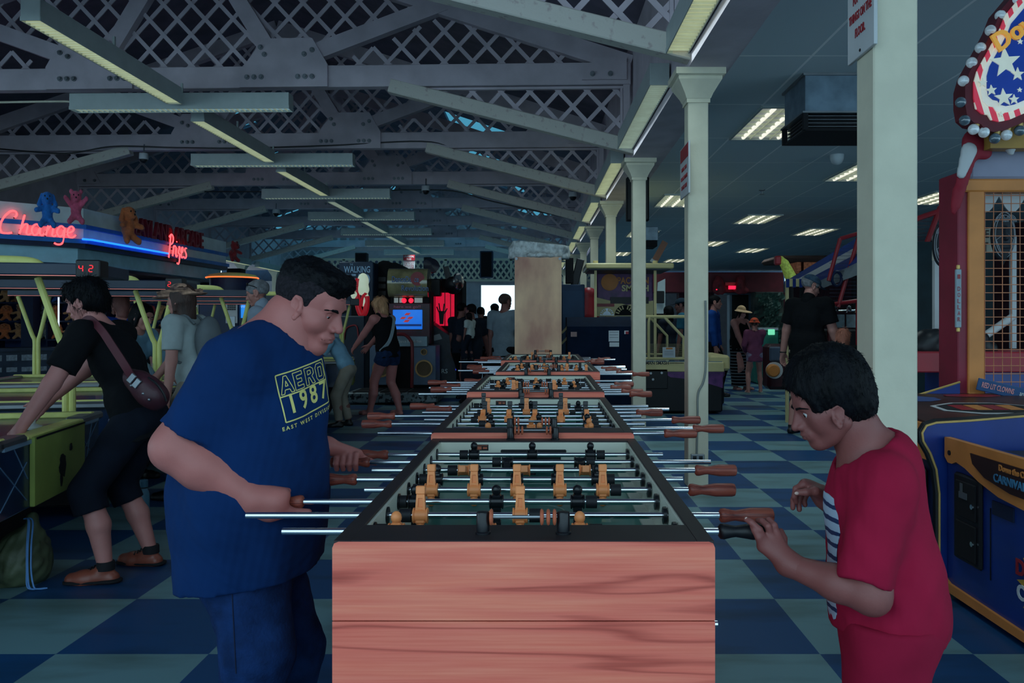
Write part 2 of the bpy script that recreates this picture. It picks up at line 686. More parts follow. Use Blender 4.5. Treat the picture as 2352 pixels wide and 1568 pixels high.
def make_truss():
    t = thing('roof_truss', 'x', 'roof truss')
    HS = 5.55
    rz_ = lambda s: 4.5 + (HS - abs(s)) * .33
    MB().bx(-HS, HS, -.07, .07, 4.28, 4.55, .006).build('bottom_chord', m_paint, t)
    for sg in (1, -1):
        MB().bar((sg * HS, 0, rz_(HS) + .02), (0, 0, rz_(0) + .02), .12, .24).build('rafter', m_paint, t)
        MB().bar((sg * 1.05, 0, 4.72), (sg * .1, 0, 6.25), .11, .2).build('web_strut', m_paint, t)
        MB().bar((sg * 1.5, -.01, 4.68), (sg * 3.25, -.01, 5.32), .12, .2).build('web_strut', m_paint, t)
        b = MB()
        gp = [(.68, 4.275), (1.79, 4.275), (1.79, 4.55), (1.6, 4.88), (.98, 4.88), (.68, 4.45)]
        b.prism([(x * sg, z) for x, z in gp], (0, -.115, 0), (1, 0, 0), (0, 0, 1), (0, .04, 0))
        gpo = b.build('gusset_plate', m_paint, t)
        for x, z in ((.78, 4.4), (.87, 4.4), (.96, 4.4), (1.42, 4.4), (1.51, 4.4), (1.6, 4.4), (.95, 4.77), (1.0, 4.68), (1.5, 4.68), (1.6, 4.73)):
            b = MB()
            bolt(b, V(x * sg, -.115, z))
            b.build('bolt', m_steel, gpo)
        b = MB()
        b.prism([(x * sg, z) for x, z in ((4.95, 4.33), (5.5, 4.33), (5.5, 4.6), (5.1, 4.6))], (0, -.1, 0), (1, 0, 0), (0, 0, 1), (0, .03, 0))
        ep = b.build('end_plate', m_paint, t)
        for x in (5.08, 5.3):
            b = MB()
            bolt(b, V(x * sg, -.1, 4.4))
            b.build('bolt', m_steel, ep)
        MB().bar((sg * 2.55, 0, 4.3), (sg * 5.62, 0, 3.5), .15, .17, ch=.01).build('knee_brace', m_chip, t)
        MB().bx(sg * 5.5 - .04, sg * 5.5 + .04, -.05, .05, 3.5, 4.3).build('end_post', m_paint, t)
        b = MB()
        ps = [[(1.75, 4.55), (5.3, 4.55), (3.3, 5.22)], [(2.75, 4.28), (5.48, 4.28), (5.48, 3.58)],
              [(1.1, 4.8), (1.65, 4.8), (3.2, 5.33), (.12, 6.3)]]
        for p in ps: lattice(b, [(x * sg, z) for x, z in p], .03)
        b.bar((sg * 2.7, .0, 4.255), (sg * 5.48, .0, 4.255), .05, .03)
        b.bx(sg * 5.44 - .015, sg * 5.44 + .015, -.03, .03, 3.6, 4.25)
        b.build('lattice', m_paint, t)
    b = MB()
    lattice(b, [(-1.1, 4.55), (1.1, 4.55), (.12, 6.2), (-.12, 6.2)], .03)
    b.build('lattice', m_paint, t)
    return t


def col_x(y): return 1.31 - .018 * (y - 3.05)


def row_y(k): return 3.11 + 3.57 * k


ORD = ['first', 'second', 'third', 'fourth', 'fifth', 'sixth', 'seventh', 'eighth', 'ninth', 'tenth']
tr0 = make_truss()
for k in range(1, 9):
    y = row_y(k)
    loc, lab = V(-4.49 - .018 * (y - 10.25), y, 0), 'painted wooden roof truss with lattice panels, %s along the hall from the camera' % ORD[k - 1]
    if k == 1:
        tr0.location, tr0.rotation_euler = loc, (0, 0, math.radians(-2))
        tag(tr0, lab, group='lattice roof trusses')
    else: dup(tr0, loc, math.radians(-2), lab, 'lattice roof trusses')
# long beams above the column rows
for nm, xo in (('east', .02), ('west', -11.35)):
    b = MB()
    for k in range(0, 9):
        ya, yb = row_y(k) - (5.6 if k == 0 else 0), min(row_y(k + 1), YF)
        xa, xb = col_x(ya) + xo, col_x(yb) + xo
        b.prism([(xa - .12, ya), (xb - .12, yb), (xb + .2, yb), (xa + .2, ya)], (0, 0, 3.385), (1, 0, 0), (0, 1, 0), (0, 0, 1.5))
    b.build('wall_beam_' + nm, m_paint, kind=ST)
MB().bx(1.3, 1.5, -2.5, YF, 3.40, 3.5).build('trim_soffit', m_paint, kind=ST)


def make_post():
    t = thing('support_post', 'x', 'post')
    MB().bx(-.083, .083, -.083, .083, 0, 3.2, .006).build('shaft', m_post, t)
    b = MB()
    prof = [(.095, 3.13), (.095, 3.16), (.1, 3.165), (.115, 3.2), (.15, 3.26), (.175, 3.30), (.175, 3.325), (.2, 3.335), (.2, 3.385)]
    vs, fs = [], []
    for r, z in prof: vs += [(-r, -r, z), (r, -r, z), (r, r, z), (-r, r, z)]
    for i in range(len(prof) - 1):
        for k in range(4):
            fs.append((i * 4 + k, i * 4 + (k + 1) % 4, i * 4 + 4 + (k + 1) % 4, i * 4 + 4 + k))
    fs += [(3, 2, 1, 0), tuple(len(vs) - 4 + k for k in range(4))]
    b.add(vs, fs).build('capital', m_post, t, smooth=20)
    return t


po0 = make_post()
PL = ['thick cream post behind the boy, rising out of the frame', 'cream post with a flared capital and a cable down its side', 'cream post with the black panel hung behind its top',
      'cream post behind the yellow canopy of the net table', 'fifth cream post along the hall', 'sixth cream post along the hall', 'seventh cream post along the hall', 'eighth cream post along the hall', 'ninth cream post along the hall']
for k in range(0, 9):
    loc = V(col_x(row_y(k)), row_y(k), 0)
    if k == 0:
        po0.location = loc
        tag(po0, PL[0], group='posts under the hall beam')
    else: dup(po0, loc, math.radians(1), PL[k], 'posts under the hall beam')
for k in (5, 6, 7, 8):
    dup(po0, V(col_x(row_y(k)) - 11.35, row_y(k), 0), math.radians(1), 'cream post of the far row beyond the change booth, %s of four' % ORD[k - 5], 'posts beyond the booth')

# ------------------------------------------------------------------ fluorescent fixtures
m_lv = M('lit_louver', (196, 200, 160), .5, emit=.62, ecol=(226, 232, 186), var=.1, scale=3)
m_lvc = M('cool_louver', (150, 190, 205), .5, emit=.34, ecol=(170, 210, 226), var=.2, scale=3)
m_fin = M('louver_fin', (214, 220, 200), .5, emit=.12, ecol=(226, 232, 190))


def make_fix(mat, L=2.72, W=.175):
    t = thing('fluorescent_fixture', 'x', 'ceiling light')
    b = MB()
    b.bx(-W / 2, W / 2, -L / 2, L / 2, .03, .2, .004)
    for s in (-1, 1): b.bx(s * W / 2 - .004, s * W / 2 + .004, -L / 2, L / 2, 0, .04)
    for s in (-1, 1): b.bx(-W / 2, W / 2, s * L / 2 - .004, s * L / 2 + .004, 0, .04)
    b.bx(-.012, .012, -.012, .012, .2, .34)
    b.build('housing', m_metal, t)
    MB().bx(-W / 2 + .006, W / 2 - .006, -L / 2 + .01, L / 2 - .01, .024, .03).build('diffuser', mat, t)
    b = MB()
    n = int(L / .065)
    for i in range(1, n): b.bx(-W / 2 + .006, W / 2 - .006, -L / 2 + i * L / n - .002, -L / 2 + i * L / n + .002, .002, .024)
    b.build('louver', m_fin, t)
    return t


fx_w, fx_c = make_fix(m_lv), make_fix(m_lvc)
used = set()
LAMPS = []


def lamp(p, sx, sy, W, rz=0):
    L = bpy.data.lights.new('tube_light', 'AREA')
    L.shape, L.size, L.size_y, L.energy = 'RECTANGLE', sx, sy, W
    L.color = (.72, .95, 1)
    L.spread = math.radians(110)
    o = bpy.data.objects.new('tube_light', L)
    COL.objects.link(o)
    o.location, o.rotation_euler = p, (0, 0, rz)



def put_fix(proto, loc, rz, lab, grp):
    if proto.name not in used:
        used.add(proto.name)
        proto.location, proto.rotation_euler = loc, (0, 0, rz)
        return tag(proto, lab, group=grp)
    return dup(proto, loc, rz, lab, grp)


for k in range(0, 9):
    y, xc = row_y(k), -4.5 - .018 * (row_y(k) - 10.25)
    if k >= 1:
        put_fix(fx_w if k in (1,) else fx_c, V(xc + (-.35 if k == 1 else 0), y - .2, 3.965), PI / 2 - math.radians(1), 'long fluorescent fixture hung crosswise under the %s roof truss' % ORD[k - 1], 'crosswise fluorescent fixtures')
    if k >= 1 and k < 8:
        put_fix(fx_w if k < 4 else fx_c, V(xc - .06, y + 1.78, 3.985), math.radians(-.5), 'long fluorescent fixture running lengthwise between the %s and %s roof trusses' % (ORD[k - 1], ORD[k]), 'lengthwise fluorescent fixtures')
    if 1 <= k < 8: lamp(V(xc - .06, y + 1.78, 3.95), .16, 2.6, 9 if k < 4 else 26)
    yy = row_y(k) + 1.95
    if k < 8: lamp(V(col_x(yy) - .205, yy, 3.45), .16, 2.6, 10)
    if k < 8:
        put_fix(fx_c if k in (1,) else fx_w, V(col_x(yy) - .205, yy, 3.47), math.radians(1), 'fluorescent fixture along the hall beam between the %s and %s posts' % (ORD[k], ORD[k + 1]), 'fluorescent fixtures on the beam')
    if k in (5, 6, 7):
        put_fix(fx_w, V(col_x(yy) - 11.03, yy, 3.3), math.radians(1), 'fluorescent fixture on the far beam beyond the change booth, %s of three' % ORD[k - 5], 'fluorescent fixtures beyond the booth')


def make_troffer():
    t = thing('ceiling_light', 'x', 'ceiling light')
    L, W = 1.38, .68
    b = MB()
    for s in (-1, 1):
        b.bx(s * W / 2 - .012, s * W / 2 + .012, -L / 2, L / 2, -.012, .02)
        b.bx(-W / 2, W / 2, s * L / 2 - .012, s * L / 2 + .012, -.012, .02)
    b.build('trim_frame', m_metal, t)
    MB().bx(-W / 2, W / 2, -L / 2, L / 2, .012, .02).build('diffuser', M('troffer_lit', (200, 206, 200), .5, emit=.2, ecol=(214, 222, 214), col2=(150, 160, 160), scale=4), t)
    for x in (-.2, 0, .2): MB().cyl(V(x, -L / 2 + .06, .004), V(x, L / 2 - .06, .004), .022, n=8).build('tube', M('tube_lit', (236, 236, 224), .4, emit=1.0, ecol=(244, 240, 222)), t)
    b = MB()
    for i in range(1, 3): b.bx(-W / 2 + i * W / 3 - .003, -W / 2 + i * W / 3 + .003, -L / 2, L / 2, -.01, .012)
    for i in range(1, 8): b.bx(-W / 2, W / 2, -L / 2 + i * L / 8 - .003, -L / 2 + i * L / 8 + .003, -.01, .012)
    b.build('louver_grid', m_fin, t)
    return t


tf0 = make_troffer()
TL = [(2.45, 8.58), (4.45, 11.3), (6.6, 13.7), (2.3, 14.0), (4.3, 16.5), (6.25, 18.8), (2.3, 19.2), (4.4, 21.6), (6.0, 23.6), (2.25, 24.8), (4.4, 27.5), (6.4, 9.2), (4.3, 5.2)]
TD = ['beside the metal air duct', 'seen beside the post behind the boy', 'above the shooting gallery beyond the boy', 'seen between the second and third posts', 'over the man in the dark polo shirt',
      'over the striped awning', 'close to the fourth post', 'over the woman in the sun hat', 'far over the red game wall', 'close to the fifth post', 'far down the side hall', 'above the carnival marquee', 'overhead close to the camera']
for i, (x, y) in enumerate(TL):
    lab = 'louvered panel light recessed in the tiled ceiling, ' + TD[i]
    lamp(V(x, y, 3.42), .6, 1.3, 9)
    if i == 0:
        tf0.location = (x, y, 3.437)
        tag(tf0, lab, group='recessed ceiling lights')
    else: dup(tf0, V(x, y, 3.437), 0, lab, 'recessed ceiling lights')
# air duct hanging from the tiled ceiling
t = thing('air_duct', 'galvanised air duct box with slotted grilles hanging below the tiled ceiling', 'air duct', (2.55, 7.1, 2.97))
MB().bx(2.2, 2.92, 6.86, 7.45, 3.12, 3.45, .004).build('plenum', m_galv, t)
MB().bx(2.18, 2.94, 6.84, 7.47, 3.43, 3.45).bx(2.17, 2.95, 6.83, 7.48, 3.11, 3.125).build('flange', m_steel, t)
b = MB().bx(2.24, 2.88, 6.9, 7.41, 2.98, 3.1).bx(2.2, 2.92, 6.86, 7.45, 2.965, 2.985)
for x in (2.2, 2.92):
    for y in (6.86, 7.45): b.bx(x - .02, x + .02, y - .02, y + .02, 2.97, 3.11)
b.build('grille_box', m_matte, t)
b = MB()
for i in range(4): b.bx(2.22, 2.9, 6.865, 7.445, 3.0 + i * .03, 3.004 + i * .03)
b.build('grille_slats', m_steel, t)
b = MB()
b.lathe([(.085, 3.45), (.085, 3.43), (.08, 3.39), (.06, 3.345), (.03, 3.325), (.0, 3.32)], (3.67, 10.2, 0))
tag(b.build('dome_detector', M('dome_white', (190, 200, 205), .4)), 'white dome detector on the tiled ceiling beyond the air duct', 'detector')
for i, (x, y) in enumerate(((3.45, 12.9), (2.05, 17.5))):
    b = MB().lathe([(.05, 3.45), (.05, 3.44), (.015, 3.43), (.015, 3.39), (.04, 3.385), (.04, 3.38), (0, 3.378)], (x, y, 0), n=12)
    tag(b.build('sprinkler_head', m_steel), 'small ceiling sprinkler head %s' % ('between the duct and the far panel lights' if i == 0 else 'near the fourth post'), 'sprinkler')
# security cameras under the trusses
for i, (p, d) in enumerate(((P(330, 366, 13.7), 'under the second truss, over the change booth'), (P(1316, 452, 17.2), 'beside the beam at the third post'), (P(978, 438, 17.2), 'under the third truss, clear bowl'), (P(634, 490, 20.7), 'on the brace beyond the prize sign'))):
    t = thing('dome_camera', 'round security dome camera ' + d, 'camera', p)
    s = 1.25 if i else 1.0
    b = MB().lathe([(.07 * s, .1), (.075 * s, .02), (.07 * s, 0)], p)
    b.build('camera_body', M('camera_white', (190, 195, 200), .4), t)
    MB().sph(p, (.06 * s, .06 * s, .065 * s)).build('camera_dome', m_black, t)
    MB().cyl(p + V(0, 0, .1), p + V(0, .02, .26), .012, n=8).build('mount', m_steel, t)
# slack cables strung along the trusses
for i, (pts, r, d) in enumerate((
        ([P(0, 342, 13.66), P(150, 352, 13.66), P(262, 336, 13.66), P(405, 339, 13.66), P(560, 340, 13.66), P(760, 334, 13.66), P(990, 326, 13.66), P(1075, 368, 13.66), P(1190, 402, 13.66), P(1380, 448, 13.62)], .012, 'thin black cable draped along the second roof truss'),
        ([P(0, 235, 10.13), P(120, 233, 10.13), P(165, 234, 10.13), P(195, 240, 10.05)], .014, 'white conduit running into the first crosswise light under the first truss'),
        ([P(470, 440, 17.3), P(760, 440, 17.3), P(960, 436, 17.3), P(1050, 440, 17.3), P(1130, 462, 17.25), P(1340, 508, 17.2)], .014, 'thin black cable draped along the third roof truss'))):
    tag(MB().rings(bez(pts), r, 6).build('slack_cable', m_black if i != 1 else m_post), d, 'cable')
# black panel hung behind the third post
t = thing('wall_speaker', 'flat black panel hung high behind the third cream post', 'speaker', P(1464, 508, 10.55))
p0, p1 = P(1438, 508, 10.55), P(1490, 408, 10.55)
MB().bx(p0.x, p1.x, 10.5, 10.6, p0.z, p1.z, .01).build('cabinet', m_matte, t)
MB().bx(p0.x + .02, p1.x - .02, 10.49, 10.5, p0.z + .02, p1.z - .02).build('grille', m_black, t)
MB().cyl(V(1.19, 10.5, p1.z - .05), V(1.19, 10.3, p1.z + .05), .015, n=8).build('bracket', m_steel, t)
# signs on the posts
m_signw = M('sign_white', (188, 190, 192), .5, var=.05)
m_red = M('sign_red', (150, 34, 44), .5, var=.08)
xs = col_x(3.11) - .0925
t = thing('notice_sign', 'white notice with red lettering screwed to the thick post behind the boy', 'sign', (xs, 3.11, 2.37))
MB().bx(xs - .006, xs + .008, 2.985, 3.245, 2.37, 2.84, .002).build('board', m_signw, t)
for i, s in enumerate(('TABLES.', 'PUT YOUR', 'THINGS ON THE', 'FLOOR.')):
    text('lettering', s, .047, (xs - .0075, 3.115, 2.665 - i * .066), (0, -1, 0), (0, 0, 1), m_red, t, ext=.001, off=.0012, sx=.62, spacing=1.0)
MB().cyl(V(xs - .009, 3.115, 2.39), V(xs, 3.115, 2.39), .006, n=8).build('screw', m_black, t)
x2, y2 = col_x(6.68) - .0925, 6.68
t = thing('rule_sign', 'narrow white and red rule sign on the post with the cable', 'sign', (x2, y2, 2.38))
MB().bx(x2 - .006, x2 + .008, y2 - .2, y2 + .2, 2.38, 2.8, .002).build('board', m_signw, t)
MB().bx(x2 - .008, x2 - .006, y2 - .18, y2 + .18, 2.68, 2.79).build('red_band', m_red, t)
for i, s in enumerate(('HAVING WON', 'OR PLAY WINNER', 'OF NEXT GAME')):
    text('lettering', s, .05, (x2 - .0075, y2, 2.61 - i * .075), (0, -1, 0), (0, 0, 1), m_red, t, ext=.001, sx=.75)
# cable and outlet on the second post
yb = 6.68 - .09
pts = [P(1620, 690, yb), P(1621, 790, yb), P(1620, 850, yb), P(1614, 880, yb), P(1603, 905, yb), P(1602, 960, yb), P(1600, 1042, yb)]
tag(MB().rings(bez(pts), .009, 6).build('wall_cable', M('cord_grey', (120, 126, 122), .5)), 'grey cable taped down the second cream post', 'cord')
t = thing('power_outlet', 'small metal outlet box at the foot of the cord on the second post', 'outlet', P(1602, 1060, yb))
pa = P(1602, 1052, yb)
MB().box(pa, (.11, .03, .07), None, .004).build('box', m_steel, t)
MB().box(pa + V(-.025, -.017, 0), (.03, .006, .04), None, .002).box(pa + V(.025, -.017, 0), (.03, .006, .04), None, .002).build('socket_face', m_black, t)
# lattice frieze of the far wall
t = thing('lattice_frieze', 'white diamond lattice frieze above the bright exit at the far end', 'lattice', (-5, YF, 3.05))
b = MB()
lattice(b, [(-11, 3.1), (2.2, 3.1), (2.2, 3.92), (-11, 3.92)], YF - .03, pitch=.2, w=.075, t=.02, ang=55)
b.build('lattice', m_post, t)
b = MB()
for z in (3.08, 3.94): b.bx(-11, 2.2, YF - .06, YF + .02, z - .05, z + .05)
for x in (-11, -8.3, -5.6, -4.1, -1.4, 1.3): b.bx(x - .05, x + .05, YF - .06, YF + .02, 3.08, 3.94)
b.build('frame_rail', m_post, t)
# ------------------------------------------------------------------ foosball tables
def wood(name, c1, c2, c3, sc=(1.2, 1, 9), seam=None):
    m, nt, b, tc = node_mat(name)
    mp = nt.nodes.new('ShaderNodeMapping')
    mp.inputs['Scale'].default_value = sc
    nt.links.new(tc.outputs['Object'], mp.inputs['Vector'])
    n1 = nt.nodes.new('ShaderNodeTexNoise')
    n1.inputs['Scale'].default_value = 1.6
    n1.inputs['Detail'].default_value = 2
    n1.inputs['Distortion'].default_value = .25
    nt.links.new(mp.outputs['Vector'], n1.inputs['Vector'])
    ml = nt.nodes.new('ShaderNodeMath')
    ml.operation = 'MULTIPLY'
    ml.inputs[1].default_value = 7
    nt.links.new(n1.outputs['Fac'], ml.inputs[0])
    fr = nt.nodes.new('ShaderNodeMath')
    fr.operation = 'PINGPONG'
    fr.inputs[1].default_value = 1
    nt.links.new(ml.outputs[0], fr.inputs[0])
    rp = nt.nodes.new('ShaderNodeValToRGB')
    e = rp.color_ramp.elements
    e[0].position, e[0].color = 0, (*lin(c1), 1)
    e[1].position, e[1].color = .8, (*lin(c2), 1)
    e2 = e.new(.985)
    e2.color = (*lin(c3), 1)
    nt.links.new(fr.outputs[0], rp.inputs['Fac'])
    n2 = nt.nodes.new('ShaderNodeTexNoise')
    n2.inputs['Scale'].default_value = 14
    n2.inputs['Detail'].default_value = 6
    mp2 = nt.nodes.new('ShaderNodeMapping')
    mp2.inputs['Scale'].default_value = (sc[0] * .6, sc[1] * .6, sc[2] * 1.6)
    nt.links.new(tc.outputs['Object'], mp2.inputs['Vector'])
    nt.links.new(mp2.outputs['Vector'], n2.inputs['Vector'])
    mx = nt.nodes.new('ShaderNodeMix')
    mx.data_type, mx.blend_type = 'RGBA', 'OVERLAY'
    mx.inputs['Factor'].default_value = .5
    nt.links.new(rp.outputs['Color'], mx.inputs['A'])
    nt.links.new(n2.outputs['Fac'], mx.inputs['B'])
    nt.links.new(mx.outputs['Result'], b.inputs['Base Color'])
    b.inputs['Roughness'].default_value = .42
    return m


m_wood = wood('cherry_laminate', (240, 132, 106), (228, 112, 94), (190, 84, 70), sc=(.5, 1, 8))
m_rim = M('dark_rim', (44, 36, 38), .5, var=.15)
m_inner = M('white_liner', (216, 216, 200), .5, var=.04)
m_field = M('green_field', (30, 110, 100), .35, var=.12, coat=.3)
m_line = M('field_line', (150, 170, 160), .5)
m_handle = wood('handle_wood', (150, 78, 62), (124, 58, 48), (84, 38, 34), sc=(1.2, 34, 34))
m_orange = M('orange_plastic', (236, 144, 86), .4, var=.08)
m_dark = M('dark_plastic', (16, 18, 24), .3, var=.1)
m_rubber = M('rubber', (18, 20, 26), .6)
m_bead = M('bead_orange', (190, 100, 70), .5)
CACHE = {}


def figure_mesh():
    b = MB()
    b.sph((0, 0, .031), (.0125, .012, .0145), 12, 8)
    b.cyl(V(0, 0, .012), V(0, 0, .022), .009, n=10)
    b.lathe([(.0165, -.0185), (.0185, -.0175), (.0185, -.0145), (.0155, -.0135), (.0155, .0135), (.0185, .0145), (.0185, .0175), (.0165, .0185)], ax=(1, 0, 0), n=18)
    b.box((0, 0, .013), (.026, .022, .014), None, .004)
    w0, w1 = .0125, .0095
    for q in (1, -1): b.prism([(q * w0, -.008), (q * w1, -.052), (q * (w1 - .005), -.052), (q * (w0 - .006), -.008)], (0, -.0085, 0), (1, 0, 0), (0, 0, 1), (0, .017, 0))
    b.prism([(-w0, -.008), (w0, -.008), (w1, -.052), (-w1, -.052)], (0, -.0045, 0), (1, 0, 0), (0, 0, 1), (0, .009, 0))
    b.box((0, 0, -.017), (.024, .0168, .008), None, .001).box((0, 0, -.046), (.0185, .0168, .01), None, .001)
    b.box((0, .0005, -.0605), (.0225, .021, .020), None, .002)
    return b.mesh('player_figure')


def handle_mesh(sg):
    pr = [(.0, 0), (.011, .0), (.0165, .004), (.0175, .012), (.0135, .03), (.0125, .038), (.0155, .058), (.0185, .075), (.0185, .12), (.0165, .128), (.010, .131)]
    b = MB().lathe([(r, z) for r, z in pr], (0, 0, 0), (sg, 0, 0), 22)
    return b.mesh('handle')


def share(name, key, fn, mat, parent, loc, rx=0):
    if key not in CACHE:
        me = fn()
        me.materials.append(mat)
        me.polygons.foreach_set('use_smooth', [True] * len(me.polygons))
        me.set_sharp_from_angle(angle=math.radians(50))
        CACHE[key] = me
    o = bpy.data.objects.new(name, CACHE[key])
    COL.objects.link(o)
    o.parent = parent
    o.location = loc
    o.rotation_euler = (rx, 0, 0)
    return o


RZ = .88 - .9095  # rod height below rim top
MEN = {1: [-.204, 0, .204], 2: [-.12, .12], 3: [-.21, 0, .21], 4: [-.238, -.119, 0, .119, .238], 5: [-.238, -.119, 0, .119, .238], 6: [-.19, 0, .19], 7: [-.12, .12], 8: [-.204, 0, .204]}
RIGHT = (1, 2, 4, 6)


def foos(x0, y0, zt, label, rods):
    t = thing('foosball_table', label, 'foosball table', (x0, y0, 0), 0, 'row of foosball tables')
    W, L, zb = .38, 1.42, zt - .485

    def g(name, key, fn, mat, smooth=35):
        if key in CACHE: me = CACHE[key]
        else:
            me = fn().mesh(name)
            me.materials.append(mat)
            me.polygons.foreach_set('use_smooth', [True] * len(me.polygons))
            me.set_sharp_from_angle(angle=math.radians(smooth))
            CACHE[key] = me
        o = bpy.data.objects.new(name, me)
        COL.objects.link(o)
        o.parent = t
        o.location = (0, 0, zt)
        return o

    def endp(y):
        def f():
            b = MB()
            r = .012
            pl = [(-W, -.485), (W, -.485)] + [(W - r + r * math.cos(a), -r + r * math.sin(a)) for a in (0, PI / 4, PI / 2)] + [(-W + r - r * math.cos(a), -r + r * math.sin(a)) for a in (PI / 2, PI / 4, 0)]
            up = [(x, max(z, -.156)) for x, z in pl]
            b.prism(up, (0, y, 0), (1, 0, 0), (0, 0, 1), (0, .03, 0))
            b.bx(-W, W, y, y + .03, -.485, -.1585)
            return b
        return f
    g('end_panel', 'ep0', endp(0), m_wood)
    g('end_panel', 'ep1', endp(L - .03), m_wood)
    for s in (-1, 1):
        g('side_panel', 'sp%d' % s, lambda: MB().bx(s * W, s * (W - .033), .031, L - .031, -.485, -.002, .002), m_wood)
        g('leg', 'leg%d_%.3f' % (s, zt), lambda: MB().bx(s * (W - .02), s * (W - .12), .03, .13, -zt + .005, -.487, .006), m_rim).location = (0, 0, zt)
        g('leg', 'legb%d_%.3f' % (s, zt), lambda: MB().bx(s * (W - .02), s * (W - .12), L - .13, L - .03, -zt + .005, -.487, .006), m_rim).location = (0, 0, zt)

    def rim():
        b = MB()
        o = W - .002
        for s in (-1, 1): b.bx(s * o, s * (W - .036), .002, L - .002, -.004, .002, .001)
        b.bx(-W + .036, W - .036, .002, .127, -.004, .0021, .001)
        b.bx(-W + .036, W - .036, L - .06, L - .002, -.004, .0021, .001)
        return b
    g('top_rim', 'rim', rim, m_rim)

    def liner():
        b = MB()
        for s in (-1, 1): b.bx(s * (W - .033), s * (W - .042), .12, L - .055, -.17, -.004)
        b.bx(-W + .042, W - .042, .112, .126, -.17, -.004)
        b.bx(-W + .042, W - .042, L - .059, L - .045, -.17, -.004)
        for s in (-1, 1):
            b.bx(s * (W - .042), s * (W - .075), .126, L - .059, -.115, -.108)
        return b
    g('inner_wall', 'liner', liner, m_inner)
    g('playfield', 'field', lambda: MB().bx(-W + .03, W - .03, .1, L - .05, -.13, -.115), m_field)

    def marks():
        b = MB()
        z0, z1 = -.1152, -.1138
        ym = .12 + (L - .18) / 2
        b.bx(-W + .05, W - .05, ym - .003, ym + .003, z0, z1)
        for y, d in ((.126, 1), (L - .06, -1)):
            for a, c in ((.15, .2), (.21, .33)):
                b.bx(-a, a, y + d * c - .003, y + d * c + .003, z0, z1)
                for s in (-1, 1): b.bx(s * a - .003, s * a + .003, min(y, y + d * c), max(y, y + d * c), z0, z1)
        pts = [V(.1 * math.cos(q * PI / 16), ym + .1 * math.sin(q * PI / 16), z1) for q in range(32)]
        b.rings(pts, .002, 4, closed=True)
        return b
    g('field_marking', 'marks', marks, m_line)
    g('goal', 'goal', lambda: MB().bx(-.1, .1, L - .064, L - .058, -.113, -.045).bx(-.12, .12, L - .066, L - .0592, -.042, -.03, .003), m_black)
    g('ball_return', 'ret', lambda: MB().bx(-.07, .07, -.006, 0, -.4, -.34, .004), m_black)
    g('side_bolt', 'bolt_s', lambda: MB().cyl(V(W - .002, .016, -.168), V(W + .008, .016, -.168), .006, n=10), m_chrome)
    pl = g('name_plate', 'nplate', lambda: MB().bx(-.22, -.165, L - .0605, L - .0585, -.034, -.012, .0005), m_black)
    o = share('plate_print', 'npp', lambda: MB().bx(-.217, -.168, L - .0612, L - .0604, -.016, -.0145).bx(-.205, -.19, L - .0612, L - .0604, -.03, -.019).bx(-.185, -.17, L - .0612, L - .0604, -.028, -.021).mesh('plate_print'), m_bead, pl, (0, 0, 0))
    for y in (.055, L - .03):
        c = g('score_counter', 'sc%.2f' % y, lambda: MB().cyl(V(-.085, y, .036), V(.08, y, .036), .004, n=8), m_steel)
        c['label'] = 'score counter'
        for x in (-.085, .08):
            share('post', 'scp', lambda: MB().lathe([(.016, 0), (.016, .004), (.0135, .006), (.0135, .042), (.012, .045), (0, .046)]).mesh('post'), m_dark, c, (x, y, .002))
        rg = random.Random(int(x0 * 999 + y0 * 77 + y * 100))
        nb, na = rg.randint(1, 3), rg.randint(2, 4)
        if y0 < 1.7 and y < .1: nb, na = 1, 3
        for i in range(nb + na):
            x = (-.068 + i * .013) if i < nb else (.062 - (i - nb) * .013)
            share('bead', 'bead', lambda: MB().lathe([(.009, -.004), (.015, -.003), (.017, 0), (.015, .003), (.009, .004)], ax=(1, 0, 0), n=14).mesh('bead'), m_bead if (i % 3 != 1) else m_dark, c, (x, y, .036))
    for i in range(1, 9):
        y = .195 + .149 * (i - 1)
        sh, ang, xl, xr, hcol = rods[i]
        key = 'rod_%.3f_%.3f' % (xl, xr)
        r = share('rod', key, lambda: MB().cyl(V(xl, 0, 0), V(xr, 0, 0), .0079, n=14).mesh('rod'), m_chrome, t, (0, y, zt + RZ), 0)
        left = i not in RIGHT
        hm = {None: m_handle, 'b': m_black}[hcol]
        hx = xl if left else xr
        share('handle', 'h%d%s' % (left, hcol), lambda: handle_mesh(-1 if left else 1), hm, r, (hx, 0, 0), random.uniform(0, 6))
        for x in MEN[i]:
            share('player_figure', 'fig%d' % left, figure_mesh, m_dark if left else m_orange, r, (x + sh, 0, 0), ang if not left else ang)
        mx = max(MEN[i]) + sh
        mn = min(MEN[i]) + sh
        for x in (mx + .036, mn - .036):
            share('bumper', 'bump', lambda: MB().cyl(V(-.014, 0, 0), V(.014, 0, 0), .0165, n=14).mesh('bumper'), m_rubber, r, (x, 0, 0))
        for s in (-1, 1):
            share('bearing', 'brg', lambda: MB().lathe([(.012, -.009), (.021, -.008), (.021, 0), (.012, .002)], ax=(1, 0, 0), n=18).mesh('bearing'), m_dark, t, (s * (W - .046), y, zt + RZ))
    return t


def tx(px, i): return (px - VX) / F * (1.805 + .149 * (i - 1))


X1 = -.0425
T1 = {}
for i, xl, xr, sh, ang, hc in ((1, 649, 1650, -.127, 0, 'b'), (2, 566, 1652, -.18, PI - .12, None), (3, 698, 1560, -.126, .1, None), (4, 838, 1581, -.078, PI - .1, None),
                               (5, 820, 1568, -.083, -.25, None), (6, 855, 1596, -.065, -PI / 2 - .25, None), (7, 850, 1632, -.005, -PI / 2, None), (8, 892, 1522, -.045, .05, None)):
    T1[i] = (sh - X1, ang, tx(xl, i) - X1, tx(xr, i) - X1, hc)


